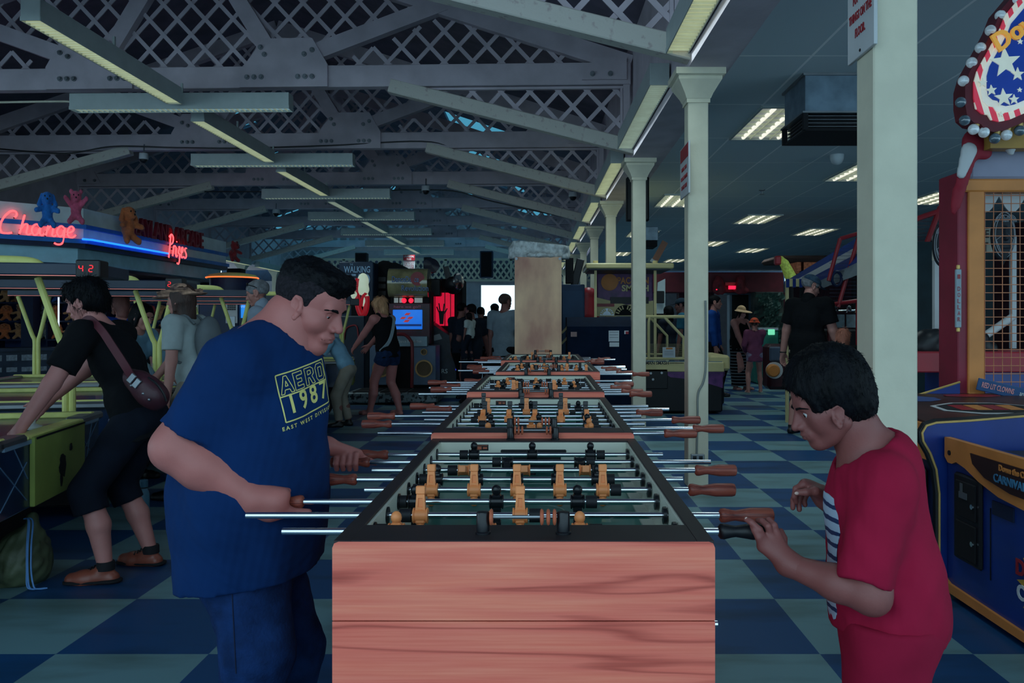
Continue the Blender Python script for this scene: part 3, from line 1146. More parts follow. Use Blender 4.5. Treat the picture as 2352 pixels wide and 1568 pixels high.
def rnd_rods(seed):
    rg = random.Random(seed)
    d = {}
    for i in range(1, 9):
        lim = {1: .1, 2: .16, 3: .1, 4: .06, 5: .06, 6: .1, 7: .16, 8: .1}[i]
        sh = rg.uniform(-lim, lim)
        a = rg.choice([0, .1, PI, PI - .1, -PI / 2, .2, 2.9])
        ln = rg.uniform(.46, .56)
        fr = rg.uniform(.47, .72) + sh
        d[i] = (sh, a, -ln + sh, fr, None) if i not in RIGHT else (sh, a, -fr + 2 * sh, ln + sh, None)
    return d


foos(X1, 1.61, .9095, 'foosball table with the cherry wood end panel, between the man and the boy', T1)
r2 = rnd_rods(5)
r2[3] = (.02, -.1, -.62, .48, None)
r2[4] = (.0, PI / 2 + .5, -.5, .62, None)
r2[5] = (.0, PI - .1, -.66, .5, None)
foos(-.047, 3.035, .932, 'second foosball table of the row, standing behind the one being played', r2)
foos(-.052, 4.47, .962, 'third foosball table of the row, counted from the played one', rnd_rods(11))
foos(.02, 5.9, .985, 'fourth foosball table of the row, counted from the played one', rnd_rods(23))
foos(-.02, 7.34, 1.0, 'fifth and last foosball table of the row, in front of the plywood pillar', rnd_rods(31))
# ------------------------------------------------------------------ helpers by pixel and depth
def pr(b, x0, y0, x1, y1, Z, d=.05, ch=0):
    a, c = P(x0, y1, Z), P(x1, y0, Z)
    return b.bx(a.x, c.x, Z, Z + d, a.z, c.z, ch)


def ptext(name, s, x0, y0, x1, y1, Z, mat, parent=None, **k):
    """text filling a pixel box on a wall facing the camera"""
    a, c = P(x0, y1, Z), P(x1, y0, Z)
    k.setdefault('ext', .004)
    me = text_mesh(s, 1, 0, **{q: v for q, v in k.items() if q not in ('ext',)})
    xs = [v.co.x for v in me.vertices]
    ys = [v.co.y for v in me.vertices]
    w, h = max(xs) - min(xs), max(ys) - min(ys)
    cx, cy_ = (max(xs) + min(xs)) / 2, (max(ys) + min(ys)) / 2
    sx, sy = (c.x - a.x) / w, (c.z - a.z) / h
    for v in me.vertices:
        v.co = V((a.x + c.x) / 2 + (v.co.x - cx) * sx, Z, (a.z + c.z) / 2 + (v.co.y - cy_) * sy)
    return mkobj(name, me, mat, parent, None)


# ------------------------------------------------------------------ air hockey tables
m_yel = M('yellow_paint', (220, 220, 130), .45, var=.08, scale=9)
m_ypan = M('worn_yellow_panel', (134, 148, 72), .5, var=.1, scale=4)
m_art = M('navy_artwork', (18, 40, 72), .3, var=.35, scale=5, coat=.3)
m_artl = M('artwork_line', (90, 120, 150), .4)
m_ice = M('hockey_surface', (120, 146, 168), .18, var=.12, scale=2, coat=.5)
m_can = M('canopy_grey', (44, 54, 70), .5, var=.1)
m_led = M('pink_led', (255, 150, 140), .4, emit=.3)
m_digit = M('red_digit', (255, 40, 50), .4, emit=1.1)
m_worn = M('worn_black', (14, 16, 18), .7)
m_peach = M('worn_edge', (196, 150, 110), .6)


def blob(n, r, seed, ax=1.0, ay=1.0):
    rg = random.Random(seed)
    return [(ax * r * (1 + rg.uniform(-.25, .25)) * math.cos(2 * PI * k / n), ay * r * (1 + rg.uniform(-.25, .25)) * math.sin(2 * PI * k / n)) for k in range(n)]


SEGS = {'0': 'abcdef', '1': 'bc', '2': 'abged', '4': 'fgbc', '7': 'abc', '3': 'abgcd', '5': 'afgcd'}


def digit(b, ch, o, u, v, h):
    w = h * .55
    s = {'a': ((0, h), (w, h)), 'b': ((w, h), (w, h / 2)), 'c': ((w, h / 2), (w, 0)), 'd': ((0, 0), (w, 0)), 'e': ((0, 0), (0, h / 2)), 'f': ((0, h / 2), (0, h)), 'g': ((0, h / 2), (w, h / 2))}
    for c in SEGS[ch]:
        (x0, y0), (x1, y1) = s[c]
        d = .12
        p0 = o + u * (x0 + (x1 - x0) * d) + v * (y0 + (y1 - y0) * d)
        p1 = o + u * (x1 - (x1 - x0) * d) + v * (y1 - (y1 - y0) * d)
        b.bar(p0, p1, h * .11, h * .11, up=u.cross(v))


def air_table(x, y, label, score, seed):
    t = thing('air_hockey_table', label, 'air hockey table', (x, y, 0), math.radians(11), 'row of air hockey tables')
    w, L = .64, 2.3

    def bd(b, n, m, p=None, **k): return b.build(n, m, p or t, world=False, **k)
    bd(MB().bx(-L, -.012, -w, w, .455, .79, .008), 'cabinet', m_art)
    b = MB().bx(-L + .25, -.3, -w + .2, w - .2, .09, .455)
    bd(b, 'pedestal', m_matte)
    for sx in (-L + .35, -.4):
        for sy in (-w + .28, w - .28):
            bd(MB().cyl(V(sx, sy, 0), V(sx, sy, .09), .04, n=10), 'foot', m_black)
    # worn yellow end panel and its lock plate
    p = bd(MB().bx(-.012, .012, -.32, .34, .46, .795, .004), 'end_panel', m_ypan)
    b = MB().bx(.0125, .017, -.3, .33, .782, .792)
    b.prism([(yy, .745 + zz) for yy, zz in blob(14, .014, seed)], (.0125, .1, 0), (0, 1, 0), (0, 0, 1), (.002, 0, 0)) if False else None
    b.prism(blob(12, .018, seed, 1, 1.2), (.0125, .13, .68), (0, 1, 0), (0, 0, 1), (.003, 0, 0))
    b.prism(blob(16, .05, seed + 1, .9, 1.2), (.0125, .02, .6), (0, 1, 0), (0, 0, 1), (.003, 0, 0))
    b.prism(blob(10, .022, seed + 2, .8, 1.8), (.0125, .0, .535), (0, 1, 0), (0, 0, 1), (.003, 0, 0))
    bd(b, 'worn_patch', m_worn, p)
    b = MB()
    for a, c in (((-.62, .7), (-.35, .5)), ((-.62, .5), (-.35, .68)), ((-.5, .78), (-.34, .6)), ((.36, .7), (.6, .52)), ((.36, .6), (.6, .76)), ((.4, .5), (.52, .78))):
        b.bar(V(-.01, a[0], a[1]), V(-.01, c[0], c[1]), .004, .004)
    bd(b, 'artwork_pattern', m_artl)
    # rails
    b = MB()
    for s in (-1, 1): b.bx(-L, 0, s * w - .045, s * w + .045, .77, .815, .012)
    b.bx(-L, -L + .09, -w, w, .77, .815, .012)
    b.bx(-.1, 0, -w, -.36, .77, .815, .012).bx(-.1, 0, .36, w, .77, .815, .012)
    bd(b, 'rail', m_steel)
    b = MB()
    for s in (-1, 1): b.bx(-L, -.02, s * (w - .07) - .025, s * (w - .07) + .025, .79, .822, .006)
    b.bx(-.09, -.0, -.36, .36, .785, .805, .006)
    bd(b, 'yellow_trim', m_yel)
    bd(MB().bx(-L, 0, -w + .04, w - .04, .765, .785), 'play_surface', m_ice)
    b = MB()
    for xx in (-.45, -1.15, -1.8): b.bx(xx - .012, xx + .012, -w + .1, w - .1, .7855, .7865)
    bd(b, 'surface_line', M('surface_blue', (40, 80, 140), .3))
    # posts carrying the canopy
    for sx in (-.2, -2.15):
        b = MB()
        for d, top in ((-.018, -.17), (.018, .12)):
            b.rings(bez([V(sx + d, .71, .78), V(sx + d, .71, 1.0), V(sx + d, .71, 1.16), V(sx + d + (top - d) * .2, .71, 1.24), V(sx + top, .71, 1.61)], 4), .02, 10)
        b.cyl(V(sx, .71, .76), V(sx, .71, .79), .06, n=14)
        bd(b, 'canopy_post', m_yel)
    c = bd(MB().bx(-L, .05, .42, 1.0, 1.612, 1.68, .006), 'canopy', m_can)
    bd(MB().bx(-L, .02, .43, .437, 1.608, 1.612), 'led_strip', m_led, c)
    sb = bd(MB().bx(-.062, .066, .41, .56, 1.598, 1.7, .006), 'score_box', m_black, c)
    b = MB()
    for i, ch in enumerate(score):
        if ch != ' ': digit(b, ch, V(-.042 + .052 * i, .407, 1.632), V(1, 0, 0), V(0, 0, 1), .036)
    if b.v: bd(b, 'score_digit', m_digit, c)
    bd(MB().rings(bez([V(-L, .75, 1.71), V(-.9, .75, 1.71), V(-.6, .75, 1.71), V(-.42, .75, 1.70), V(-.36, .75, 1.66)], 5), .034, 12), 'canopy_tube', m_yel, c)
    return t


for i, (x, y, sc_, d) in enumerate(((-2.52, 4.2, '42', 'where the man in black shirt and shorts plays'), (-2.9, 6.1, '2 ', 'where the man in the straw hat plays'), (-2.95, 8.0, '  ', 'hidden mostly behind the big man in blue'),
                                    (-2.72, 9.9, '  ', 'where the child in light blue plays'), (-2.78, 11.75, '  ', 'that the blonde woman leans on'))):
    air_table(x, y, 'yellow and navy air hockey table ' + d, sc_, 40 + i * 7)


def mallet(p, label, c=(200, 206, 204)):
    t = thing('air_hockey_mallet', label, 'mallet', p)
    MB().lathe([(.048, 0), (.05, .006), (.05, .02), (.03, .028), (.02, .032), (.02, .055), (.023, .065), (.018, .075), (0, .077)], p).build('body', M('mallet_%d' % c[0], c, .4), t)
    MB().lathe([(.052, -.002), (.052, .005), (.04, .006)], p).build('felt_base', m_matte, t)


mallet(V(-2.66, 4.2, .788), 'white mallet under the hand of the man in black')
mallet(V(-2.83, 9.95, .788), 'white mallet by the hand of the child in light blue')
mallet(V(-3.35, 6.35, .788), 'red mallet lying on the second air hockey table', (200, 40, 46))
# clear plastic shield on the second table
t = thing('table_shield', 'clear plastic goal shield standing on the second air hockey table', 'shield', (-3.1, 6.2, .81))
m_clear = M('clear_plastic', (200, 220, 230), .1, alpha=.22, var=.02)
MB().box((-3.05, 6.1, .92), (.008, .7, .2), rotz(math.radians(11)), .002).build('shield_panel', m_clear, t)
MB().box((-3.05, 6.1, .818), (.03, .72, .012), rotz(math.radians(11)), .003).build('shield_rail', m_steel, t)

# ------------------------------------------------------------------ drawstring bag and bottle on the floor
m_olive = M('olive_nylon', (74, 84, 62), .5, var=.25, scale=9, bump=.5, bscale=18)
t = thing('drawstring_bag', 'olive drawstring bag with blue cord slumped on the floor by the air hockey table', 'bag', P(55, 1335, 4.2))
s = SDF()
c0 = P(50, 1322, 4.2)
c0.z = 0
s.el(c0 + V(0, 0, .12), (.135, .12, .14), k=.08).el(c0 + V(-.01, 0, .06), (.13, .12, .08), k=.06)
s.rc(c0 + V(.01, 0, .14), c0 + V(.055, 0, .325), .1, .018, k=.08)
s.rc(c0 + V(.055, 0, .30), c0 + V(.05, 0, .335), .02, .026, k=.02)
s.noise(.006, 26, 3).noise(.004, 60, 8).cut((0, 0, .002), (0, 0, -1))
sdf_obj('bag_body', s, .007, m_olive, t)
m_cord = M('blue_cord', (88, 140, 200), .5)
b = MB()
for k, (dx, dy) in enumerate(((0, 0), (.012, -.01), (.02, .004))):
    b.rings(bez([c0 + V(.03, -.03, .335), c0 + V(.065 + dx, -.05 + dy, .33), c0 + V(.09 + dx, -.1 + dy, .22), c0 + V(.105 + dx, -.125 + dy, .1), c0 + V(.115 + dx * 1.5, -.135 + dy, .02), c0 + V(.15 + dx, -.13, .008), c0 + V(.19 + dx * .5, -.11, .006)]), .004, 6)
b.build('cord', m_cord, t)
pb = P(338, 1197, 5.5)
t = thing('water_bottle', 'teal steel water bottle standing on the floor under the table', 'bottle', (pb.x, pb.y, 0))
o = V(pb.x, 5.45, 0)
MB().lathe([(.033, 0), (.036, .004), (.037, .01), (.037, .19), (.03, .215), (.024, .225), (.024, .235)], o).build('body', M('bottle_teal', (70, 120, 142), .35), t)
MB().lathe([(.027, .24), (.028, .245), (.028, .285), (.024, .29), (0, .291)], o).build('cap', M('bottle_cap', (60, 106, 128), .4), t)
MB().lathe([(.026, .232), (.027, .236), (.026, .241)], o).build('seal_ring', m_black, t)

# ------------------------------------------------------------------ change and prize booth
m_bl = M('booth_pale', (222, 238, 240), .7, var=.06)
m_bt = M('booth_teal', (160, 206, 222), .7, var=.08)
m_bb = M('booth_blue', (36, 120, 210), .5, var=.1)
m_navy = M('booth_navy', (10, 30, 66), .5, var=.2)
m_neon_r = M('neon_red', (255, 90, 90), .3, emit=3.2, ecol=(255, 70, 74))
m_neon_b = M('neon_blue', (30, 110, 255), .3, emit=2.6)
K = V(-7.4, 13.0, 0)
d1, d2 = V(-.707, -.707, 0), V(.03, 1, 0).normalized()
n1, n2 = V(.707, -.707, 0), V(1, -.03, 0)
E1, E2 = K + d1 * 3.2, K + d2 * 5.4
t = thing('change_booth', 'octagonal pale blue change and prize booth with neon lettering', 'booth', (-7.6, 14, 0))


def band(z0, z1, out, mat, name, up=None):
    """fascia ring following both faces, pushed out by out"""
    b = MB()
    o = out
    k = K + V(1, 0, 0) * o + V(0, -1, 0) * o * .42
    a, c = E1 + n1 * o, E2 + n2 * o
    pts = [a, k, c, E2 + V(-1.5, 1.5, 0), V(-9.5, 19.5, 0), V(-11.2, 17, 0), V(-11, 12, 0)]
    b.prism([(p.x, p.y) for p in pts], (0, 0, z0), (1, 0, 0), (0, 1, 0), (0, 0, z1 - z0))
    return b.build(name, mat, t)


band(2.9, 3.17, 0, m_bl, 'upper_band')
band(2.84, 2.905, .06, m_bb, 'moulding')
band(2.66, 2.845, .0, m_bl, 'neon_band')
band(2.6, 2.67, .08, m_bb, 'moulding')
band(2.53, 2.605, .04, m_navy, 'moulding')
band(2.29, 2.54, -.12, m_bt, 'lower_band')
band(2.24, 2.3, -.3, m_navy, 'soffit')
for p in (E1 + V(.3, .5, 0), E2 + V(-.5, .2, 0), V(-10.4, 16.4, 0)): MB().bx(p.x - .12, p.x + .12, p.y - .12, p.y + .12, 0, 2.26).build('booth_pillar', m_navy, t)
# back wall with shelves
b = MB()
b.bx(-11.6, -7.6, 17.1, 17.2, 0, 2.3).bx(-11.6, -11.5, 13, 17.2, 0, 2.3)
b.build('back_wall', M('back_blue', (14, 42, 88), .7, var=.2), t)
for z in (.62, 1.0, 1.38, 1.76):
    b = MB().bx(-11.4, -7.7, 16.6, 17.1, z - .03, z)
    for x in (-11.4, -10.2, -9.0, -7.7): b.bx(x - .015, x + .015, 16.6, 17.1, z, z + .36)
    b.build('shelf', m_navy, t)
b = MB()
for x in (-9.95, -8.6): b.bx(x - .012, x + .012, 16.58, 16.6, .7, 2.1)
b.build('light_strip', M('white_led', (230, 240, 255), .4, emit=.9), t)
# serving counter under the fascia
b = MB()
for a, c, n in ((K + d1 * .1, E1, n1), (K + d2 * .1, E2, n2)):
    for z0, z1, o in ((0, .9, -.15), (.9, .95, -.08)):
        q = [a + n * o, c + n * o, c + n * (o - .5), a + n * (o - .5)]
        b.prism([(p.x, p.y) for p in q], (0, 0, z0), (1, 0, 0), (0, 1, 0), (0, 0, z1 - z0))
b.build('serving_counter', M('counter_dark', (30, 44, 62), .35, var=.3), t)
b = MB()
for i in range(9):
    p = K + d1 * (.35 + i * .2) + n1 * -.145
    b.box(p + V(0, 0, .8), (.14, .012, .09), rotz(PI / 4))
    b.box(p + V(0, 0, .62), (.14, .012, .07), rotz(PI / 4))
b.build('price_card', M('card_grey', (120, 130, 140), .6, var=.3, scale=30), t)
# painted sign letters standing on the booth face
text('sign_lettering', 'PLAYLAND ARCADE', .46, K + d2 * 2.68 + n2 * .05 + V(0, 0, 3.04), d2, V(0, 0, 1), M('letter_red', (150, 40, 56), .5), t, ext=.03, off=.006, spacing=1.05, sx=.66)


# neon script strokes, drawn on a face of the booth
def neon(strokes, o, u, h, label, name, mat, r=.014):
    tt = thing(name, label, 'neon sign', o)
    b = MB()
    for st in strokes:
        b.rings(bez([o + u * x * h + V(0, 0, 1) * y * h for x, y in st], 6), r, 8)
    b.build('glass_tube', mat, tt)
    b = MB()
    w = u.cross(V(0, 0, 1))
    for st in strokes:
        for x, y in (st[0], st[-1]):
            p = o + u * x * h + V(0, 0, 1) * y * h
            b.cyl(p - w * .05, p, .012, n=6)
    b.build('tube_support', m_black, tt)
    return tt


CH = [[(.62, .72), (.70, .86), (.64, .99), (.46, .98), (.22, .70), (.08, .34), (.12, .06), (.30, .0), (.52, .06)],
      [(.80, .02), (.90, .45), (1.0, .88)], [(.84, .22), (.98, .44), (1.10, .46), (1.10, .30), (1.07, .08), (1.16, .02), (1.24, .10)],
      [(1.58, .40), (1.46, .50), (1.32, .40), (1.27, .18), (1.36, .02), (1.50, .10), (1.60, .40), (1.585, .12), (1.66, .02), (1.76, .12)],
      [(1.82, .02), (1.86, .25), (1.91, .48)], [(1.85, .22), (1.99, .44), (2.10, .46), (2.10, .30), (2.07, .08), (2.15, .02), (2.22, .1)],
      [(2.56, .40), (2.44, .50), (2.31, .40), (2.26, .18), (2.35, .03), (2.48, .10), (2.58, .42), (2.54, .05), (2.46, -.28), (2.28, -.34), (2.14, -.28)],
      [(2.68, .20), (2.86, .28), (2.94, .42), (2.84, .52), (2.72, .40), (2.68, .18), (2.76, .02), (2.9, .02), (3.02, .14)]]
oc = K + d1 * 1.17 + n1 * .07 + V(0, 0, 2.66)
neon([[(x, y) for x, y in s] for s in CH], oc + V(0, 0, .02), -d1, .345, 'glowing red neon script reading Change on the booth', 'neon_change_sign', m_neon_r)
PZ = [[(.10, -.08), (.20, .45), (.30, 1.0)], [(.14, .86), (.34, 1.02), (.52, .9), (.48, .66), (.24, .52)],
      [(.46, .02), (.52, .30), (.56, .52)], [(.53, .36), (.64, .52), (.74, .48)], [(.80, .48), (.78, .12), (.84, .02), (.92, .1)], [(.84, .70), (.85, .74)],
      [(1.0, .48), (1.14, .5), (1.02, .22), (1.12, .18), (1.12, -.1), (1.02, -.3), (.86, -.26)],
      [(1.26, .22), (1.42, .30), (1.48, .44), (1.40, .52), (1.30, .4), (1.28, .14), (1.36, .02), (1.5, .08)],
      [(1.82, .5), (1.70, .5), (1.66, .38), (1.78, .24), (1.78, .08), (1.66, .02), (1.56, .08)]]
op = K + d2 * 2.55 + n2 * .09 + V(0, 0, 2.62)
neon(PZ, op, d2, .42, 'small glowing red neon script reading Prizes on the booth', 'neon_prizes_sign', m_neon_r, .013)
tt = thing('neon_tube', 'straight blue neon tube between the two neon words', 'neon tube', K + V(.12, -.05, 2.66))
MB().rings([K + d1 * .1 + V(.13, -.06, 2.665), K + V(.14, 0, 2.665), K + d2 * 2.5 + n2 * .12 + V(0, 0, 2.66)], .016, 8).build('glass_tube', m_neon_b, tt)
b = MB()
for q in (.4, 1.4, 2.4): b.cyl(K + d2 * q + n2 * .02 + V(0, 0, 2.66), K + d2 * q + n2 * .13 + V(0, 0, 2.66), .012, n=6)
b.build('tube_support', m_black, tt)


# plush toys
def plush_sdf(kind):
    s = SDF()
    s.el((0, 0, .2), (.11, .1, .14), k=.04).el((.02, 0, .42), (.115, .11, .105), k=.04).el((.11, 0, .39), (.06, .055, .045), k=.03)
    for q in (1, -1):
        s.rc((.02, q * .08, .28), (.1, q * .2, .24 if kind < 2 else .4), .045, .04, k=.03)
        s.rc((.03, q * .06, .1), (.12, q * .12, .03), .055, .05, k=.03)
        if kind == 1: s.rc((0, q * .1, .47), (.02, q * .15, .33), .03, .045, k=.02)
        else: s.el((0, q * .09, .51), (.03, .04, .045), k=.02)
    s.noise(.003, 60, 5)
    return s


PM = [np_mesh('plush_body', [plush_sdf(k).mesh(.013)]) for k in range(3)]
pcol = {'brown': (150, 96, 64), 'tan': (190, 140, 96), 'blue': (46, 92, 160), 'red': (150, 50, 56), 'white': (186, 190, 194), 'pink': (206, 92, 124), 'orange': (206, 116, 70), 'black': (24, 26, 32), 'skyblue': (34, 110, 190)}
PROTO = {}


def plush(col, kind, loc, rz, s, label, tilt=0, group=None, wd=1.):
    key = (col, kind)
    if key not in PROTO:
        me = PM[kind].copy()
        t = thing('plush_toy', label, 'plush toy', (0, 0, 0))
        mkobj('body', me, M('plush_' + col, pcol[col], .95, var=.15, scale=20, bump=.4, bscale=90, sheen=.2), t, 180, False)
        b = MB()
        for q in (1, -1): b.sph((.125, q * .045, .45), .014, 8, 6)
        b.sph((.168, 0, .405), .016, 8, 6)
        b.build('face_button', m_black, t, world=False)
        PROTO[key] = t
        o = t
        o.location, o.rotation_euler = loc, (0, tilt, rz)
    else:
        o = dup(PROTO[key], loc, rz, label)
        o.rotation_euler = (0, tilt, rz)
    o.scale = (s * wd, s * wd, s)
    if group: o['group'] = group
    elif 'group' in o: del o['group']
    return o


plush('skyblue', 1, P(103, 516, 12.0) + V(.1, -.1, -.05), -PI / 3, 1.0, 'blue floppy-eared plush toy fixed on the booth ledge above the neon word', 0, None, .68)
plush('pink', 2, P(170, 528, 12.4) + V(.1, -.12, .08), -PI / 3, .95, 'pink plush toy clinging to the corner of the booth', 0, None, .72)
plush('orange', 1, P(278, 556, 13.9) + V(.12, 0, -.02), -.4, 1.2, 'orange floppy-eared plush toy hanging in front of the painted letters', 0, None, .8)
plush('red', 0, P(520, 598, 18.1) + V(.12, 0, 0), -.3, .8, 'red and dark plush toy at the far end of the booth fascia', .2)
rg = random.Random(3)
for iz, z in enumerate((1.0, 1.38, 1.76)):
    for ix in range(13):
        x = -11.2 + ix * .27 + rg.uniform(-.04, .04)
        c = rg.choice(['brown', 'tan', 'orange', 'tan', 'brown', 'blue', 'red', 'white'])
        plush(c, rg.choice([0, 1]), V(x, 16.85, z + .002), -PI / 2 + rg.uniform(-.5, .5), .62, 'small plush prize toy on the dark blue shelves inside the booth', 0, 'plush prizes on the booth shelves')
# hanging prize sign
t = thing('prize_sign', 'small orange prize sign hanging inside the booth', 'sign', P(226, 678, 14.4))
pr(MB(), 204, 654, 250, 677, 14.4, .03, .01).build('board', M('sign_orange', (206, 104, 64), .5, var=.3, scale=8), t)
pr(MB(), 212, 664, 240, 672, 14.39, .01).build('panel', m_red, t)
pr(MB(), 228, 640, 231, 655, 14.42, .01).build('hanger', m_steel, t)
# photo booth beyond the tables
t = thing('photo_booth', 'dark blue photo booth with a white window panel beyond the air hockey tables', 'photo booth', P(500, 905, 13.8))
b = MB()
a, c = P(455, 906, 13.8), P(548, 676, 13.8)
b.bx(a.x, c.x, 13.8, 14.9, 0, c.z, .02).build('body', m_navy, t)
b = pr(MB(), 518, 690, 545, 742, 13.78, .02, .005).build('white_panel', m_signw, t)
q = MB()
for i in range(4):
    for j in range(4): pr(q, 522 + i * 5, 693 + j * 5, 526 + i * 5, 697 + j * 5, 13.77, .01)
q.build('window_grid', m_black, b)
pr(MB(), 526, 726, 540, 750, 13.77, .015, .004).build('coin_panel', m_steel, b)
ptext('lettering', 'INSTANT PICTURES', 458, 668, 512, 675, 13.79, m_red, t)
pr(MB(), 548, 690, 563, 730, 13.9, .03).build('lit_panel', M('lit_blue', (40, 130, 220), .4, emit=.9), t)
ptext('lettering', 'YOU', 549, 698, 562, 706, 13.89, M('pale_letter', (150, 200, 240), .4, emit=.8), t)
# yellow and red lit topped machine and dark box far behind
t = thing('round_top_game', 'game with a yellow and orange lit round top beyond the booth', 'arcade game', P(540, 900, 17))
p = P(534, 640, 17)
MB().lathe([(.5, .0), (.52, .03), (.46, .08), (.25, .12), (0, .13)], p).build('dome_top', m_yel, t)
MB().lathe([(.525, .005), (.535, .015), (.525, .03)], p).build('glow_ring', M('glow_orange', (255, 120, 60), .4, emit=1.2), t)
MB().lathe([(.45, 0), (.45, p.z), (.3, p.z + .01)], (p.x, p.y, 0)).build('cabinet', m_navy, t)
t = thing('wall_unit', 'dark air unit box mounted near the far beam', 'air unit', P(536, 638, 22))
pr(MB(), 520, 616, 552, 634, 22, .4, .02).build('casing', m_matte, t)
pr(MB(), 523, 619, 549, 631, 21.98, .03).build('grille', m_black, t)
# ------------------------------------------------------------------ plywood faced pillar
def plywood():
    m = M('plywood', (250, 204, 164), .6, var=.2, scale=2.6, col2=(200, 142, 122), stretch=(1, 1, .5), bump=.1, bscale=8)
    return m


m_conc = M('rough_concrete', (196, 202, 202), .95, var=.3, scale=14, bump=1., bscale=26)
t = thing('pillar_box', 'tall plywood faced pillar with a rough grey stone top behind the foosball row', 'pillar', P(1236, 966, 11))
a, c = P(1182, 820, 11), P(1290, 590, 11)
MB().bx(a.x, c.x, 11.03, 11.55, 0, c.z - .01).build('core', M('core_grey', (110, 116, 118), .9, bump=.6, bscale=20), t)
MB().bx(a.x, c.x, 11, 11.03, .1, c.z, .003).build('plywood_face', plywood(), t)
s = SDF()
mx = (a.x + c.x) / 2
s.el((mx, 11.28, c.z + .02), (.40, .34, .06), k=.02).rc((mx - .2, 11.28, c.z + .1), (mx + .22, 11.28, c.z + .1), .21, k=.06).rc((mx - .28, 11.25, c.z + .03), (mx + .3, 11.25, c.z + .03), .1, k=.05)
s.noise(.012, 30, 2).noise(.008, 70, 4).cut((0, 0, c.z - .01), (0, 0, -1)).cut((0, 0, c.z + .2), (0.1, 0, 1))
sdf_obj('stone_cap', s, .016, m_conc, t)
b = MB()
for px in (1186, 1286):
    for py in (594,): b.cyl(P(px, py, 10.97), P(px, py, 11.02), .02, n=8)
b.build('fixing_bolt', m_steel, t)

# ------------------------------------------------------------------ cabinets behind the pillar and posts
m_red2 = M('panel_red', (150, 36, 46), .4, var=.15)
m_purple = M('purple_art', (110, 58, 120), .4, col2=(70, 40, 90), scale=9)
m_cream = M('cream_yellow', (216, 200, 144), .45, var=.06)
m_paper = M('paper_white', (196, 202, 206), .7, var=.04)
m_blue = M('machine_blue', (16, 50, 128), .4, var=.1, coat=.2)
m_orange2 = M('machine_orange', (206, 130, 66), .5, var=.1)
t = thing('tall_cabinet', 'tall plain dark blue cabinet back right beside the plywood pillar', 'cabinet', P(1316, 935, 12.6))
a, c = P(1288, 800, 12.6), P(1343, 653, 12.6)
MB().bx(a.x, c.x, 12.6, 13.3, .02, c.z, .01).build('body', M('cabinet_blue', (26, 52, 82), .6, var=.1), t)
MB().bx(a.x + .03, c.x - .03, 12.58, 12.6, .2, c.z - .1).build('back_panel', M('cabinet_blue2', (30, 58, 88), .6, var=.1), t)
MB().box(P(1326, 625, 12.7), (.12, .15, .42), Matrix.Rotation(.25, 3, 'Y'), .01).build('speaker_box', m_black, t)
MB().box(P(1308, 622, 12.7), (.12, .2, .4), None, .01).build('speaker_box', m_matte, t)
t = thing('game_cabinet', 'low black game cabinet seen from behind, with a paper notice taped on', 'arcade game', P(1375, 950, 11.2))
a, c = P(1303, 872, 11.2), P(1452, 728, 11.2)
b = MB()
b.prism([(11.2, 0), (12.2, 0), (12.2, c.z - .0), (11.45, c.z), (11.2, c.z - .13)], (a.x, 0, 0), (0, 1, 0), (0, 0, 1), (c.x - a.x, 0, 0))
b.build('body', M('cabinet_black', (12, 26, 46), .85, var=.2, spec=.1), t)
pr(MB(), 1398, 759, 1422, 784, 11.19, .008).build('notice', m_paper, t)
pr(MB(), 1400, 786, 1422, 796, 11.19, .008).build('notice', m_paper, t)
pr(MB(), 1311, 762, 1325, 773, 11.19, .008).build('sticker', M('sticker_tan', (150, 120, 116), .6), t)
q = pr(MB(), 1434, 759, 1444, 767, 11.19, .008).build('sticker', m_paper, t)
pr(MB(), 1437, 761, 1444, 767, 11.185, .004).build('sticker_mark', m_red2, q)
b = MB()
for i in range(3): pr(b, 1400, 762 + i * 6, 1420, 763.2 + i * 6, 11.187, .003)
b.build('notice_print', M('grey_print', (120, 128, 134), .7), t)
b = MB()
for i in range(2): b.bar(P(1290, 765 + i * 24, 11.6), P(1306, 748 + i * 24, 11.6), .02, .03)
b.build('side_stripe', m_cream, t)

# ------------------------------------------------------------------ net table with yellow canopy and lit backboard
t = thing('net_game_table', 'yellow and purple caged table game with a canopy and PAC-MAN SMASH lettering', 'arcade game', P(1560, 950, 12.3))
y0 = 11.9
a, c = P(1478, 958, y0), P(1660, 838, y0)
b = MB()
b.bx(a.x, c.x, y0, y0 + 1.7, .03, .62, .02)
b.build('base', m_black, t)
b = MB().bx(a.x - .02, c.x + .02, y0 - .02, y0 + 1.72, .62, .76, .01)
b.build('apron', m_cream, t)
b = MB()
pts = [(a.x, .62), (c.x, .62), (c.x, .38), (P(1600, 0, y0).x, .5), (P(1540, 0, y0).x, .54), (P(1525, 0, y0).x, .6), (a.x, .6)]
b.prism(pts, (0, y0 - .012, 0), (1, 0, 0), (0, 0, 1), (0, .015, 0))
b.build('purple_graphic', m_purple, t)
b = pr(MB(), 1481, 847, 1534, 893, y0 - .02, .02, .01).build('coin_door', m_black, t)
q = MB()
for x, yy in ((1486, 858), (1495, 857), (1520, 856), (1500, 871)): q.cyl(P(x, yy, y0 - .03), P(x, yy, y0 - .02), .018, n=8)
q.build('lock', m_steel, b)
ptext('lettering', 'PAC-MAN SMASH', 1462, 830, 1536, 837, y0 - .025, M('letter_navy', (20, 30, 40), .5), t, off=.02)
q = MB()
for i in range(11): q.sph(P(1539 + i * 3, 833.5, y0 - .025), .008, 6, 4)
q.build('dot_print', M('letter_navy', (20, 30, 40)), t)
MB().bx(a.x, c.x, y0 + .03, y0 + 1.67, .755, .77).build('play_surface', m_ice, t)
